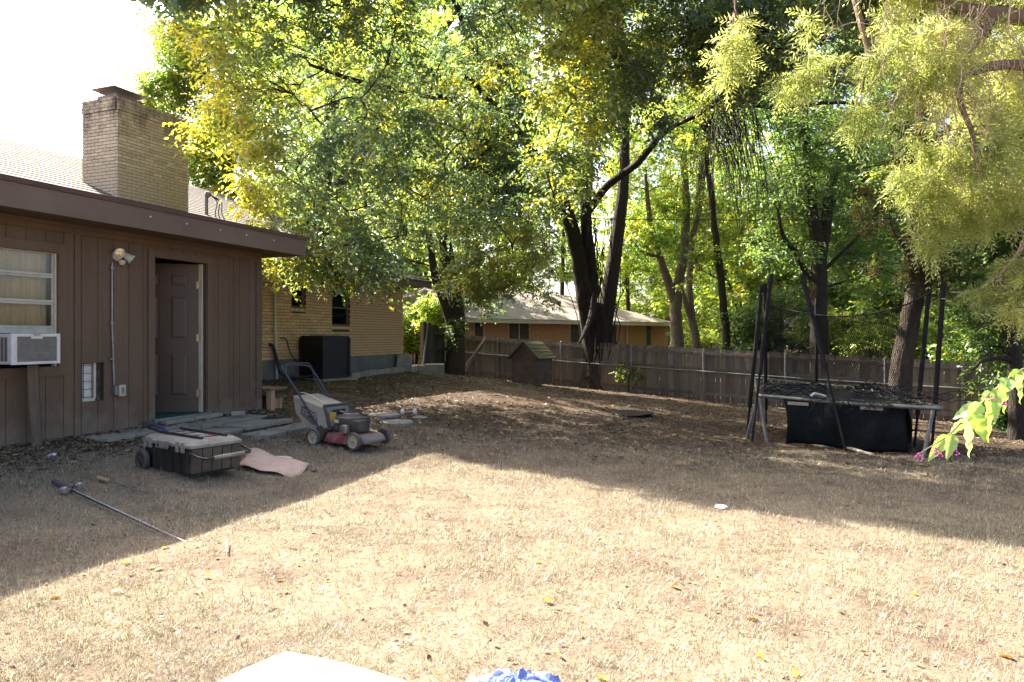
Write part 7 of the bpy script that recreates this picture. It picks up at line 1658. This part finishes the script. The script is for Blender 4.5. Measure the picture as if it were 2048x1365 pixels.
parts = [blades(330000, 2.3, 6.0, 0.010, 0.042, 0.0012, 0.35, STRAW, 1.1, cl_), blades(250000, 5.0, 11.0, 0.015, 0.05, 0.0015, 0.4, STRAW, 0.9, lambda x, y: cl_(x, y) & (rs.uniform(0, 1, len(x)) > np.clip((y - 6.8) / 3.2, 0, 0.8))), blades(26000, 9.0, 23.0, 0.02, 0.06, 0.0022, 0.45, [(0.16, 0.125, 0.085), (0.22, 0.18, 0.12), (0.12, 0.10, 0.06), (0.11, 0.12, 0.05)], 0.9, cl_),
         blades(22000, 2.3, 9.0, 0.02, 0.07, 0.002, 0.9, [(0.11, 0.15, 0.045), (0.17, 0.19, 0.06)], 1.0, lambda x, y: (np.sin(x * 1.7 + 2) * np.sin(y * 1.9 + x) + rs.normal(0, 0.3, len(x))) > 0.75),
         blades(120000, 3.6, 8.6, 0.015, 0.05, 0.0016, 0.5, [(0.20, 0.21, 0.12), (0.27, 0.26, 0.17), (0.14, 0.165, 0.085), (0.24, 0.25, 0.18)], 1.0, lambda x, y: (x < -2.74 + 0.328 * (y - 3.65) - 0.1) & cl_(x, y)),  # shade tint put into the blade colour inside the addition's roof shadow
         blades(1, 0, 1, 0.025, 0.07, 0.0014, 1.2, STRAW, xy=tufts(15000, 2.3, 10.0))]
off = 0; Vs, Fs, Cs = [], [], []
for V, F, K in parts: Vs.append(V); Fs.append(F + off); Cs.append(K); off += len(V)
o = inst('grass', np_mesh('grass', np.concatenate(Vs), np.concatenate(Fs), GR, np.concatenate(Cs)), None, I4.copy()); tag(o, 'short dry straw-coloured grass over the whole yard', 'grass', kind='stuff')
def leaf_scatter(x, y, size, pal, up=0.012):
    n = len(x); z = gh_np(x, y) + wob(x, y) + up; a = rs.uniform(0, 6.283, n); b = np.stack([x, y, z], 1)
    nr = unit(np.stack([rs.normal(0, 0.35, n), rs.normal(0, 0.35, n), np.ones(n)], 1)); ax = np.stack([np.cos(a), np.sin(a), 0 * a], 1); ax = unit(ax - nr * (ax * nr).sum(1, keepdims=True)); sd = np.cross(nr, ax)
    ln = size * rs.uniform(0.6, 1.3, n); q = kite(b, ax, sd, nr, ln, ln * 0.28, True); pal = np.array(pal); c = pal[rs.integers(0, len(pal), n)] * rs.uniform(0.7, 1.3, n)[:, None]
    base = (np.arange(n) * 6)[:, None]
    return q.reshape(-1, 3), np.concatenate([base + np.array([[0, 1, 2, 3]]), base + np.array([[0, 3, 4, 5]])]), np.repeat(c, 6, 0)
BROWN = [(0.17, 0.115, 0.07), (0.13, 0.09, 0.06), (0.22, 0.15, 0.09), (0.10, 0.07, 0.05), (0.25, 0.19, 0.11), (0.17, 0.14, 0.10)]
n = 30000; D = rs.uniform(8.0, 26, n); x = rs.uniform(-0.55, 0.80, n) * D; keep = (rs.normal(0, 1, n) + 1.3 * np.sin(x * 0.9 + 1) * np.sin(D * 0.7) + np.clip((D - 9.5) * 0.5, -1.5, 1.2) + np.where((x < -1) & (D > 11), 1.5, 0)) > 0.0
ok = clear_of_walls(x, D)
p1 = leaf_scatter(x[keep & ok], D[keep & ok], 0.06, BROWN)
n = 5200; a = rs.uniform(-1.0, 3.6, n); o_ = np.abs(rs.normal(0, 0.42, n)) + 0.05; x = S.o.x + U.x * a + NRM.x * o_; y = S.o.y + U.y * a + NRM.y * o_
p2 = leaf_scatter(x, y, 0.055, BROWN)
n = 900; D = rs.uniform(2.4, 9, n); x = rs.uniform(-0.8, 0.8, n) * D; p3 = leaf_scatter(x, D, 0.035, BROWN)
off = 0; Vs, Fs, Cs = [], [], []
for V, F, K in (p1, p2, p3): Vs.append(V); Fs.append(F + off); Cs.append(K); off += len(V)
o = inst('leaf_litter', np_mesh('leaf_litter', np.concatenate(Vs), np.concatenate(Fs), leaf_mat('dead leaf', 0.1, 0.03, 1.0), np.concatenate(Cs)), None, I4.copy()); tag(o, 'brown dead leaf litter scattered under the trees and along walls', 'leaf litter', kind='stuff')
yl = [(108, 1083), (322, 1098), (255, 1128), (410, 1140), (273, 1178), (312, 1140), (223, 1188), (122, 1200), (330, 1141), (405, 1160), (550, 1160), (572, 1182), (1360, 1178), (1080, 1130), (1105, 1212), (1518, 1243), (1528, 1325), (1115, 1310), (885, 1361), (1820, 1190), (1590, 1345), (2030, 1322), (1215, 1370), (960, 1240)]
YL = leaf_mat('yellow fallen leaf', 0.15, 0.03, 1.1)
for k, (px, py) in enumerate(yl):
    g_ = G(px, py)
    V, F, K = leaf_scatter(np.array([g_.x]), np.array([g_.y]), 0.062, [(0.46, 0.27, 0.015), (0.42, 0.29, 0.02)], 0.014)
    o = inst('fallen_leaf', np_mesh('fallen_leaf', V, F, YL, K), None, I4.copy()); tag(o, 'single yellow fallen leaf lying on the dry lawn', 'leaf', 'yellow leaves fallen on the lawn')
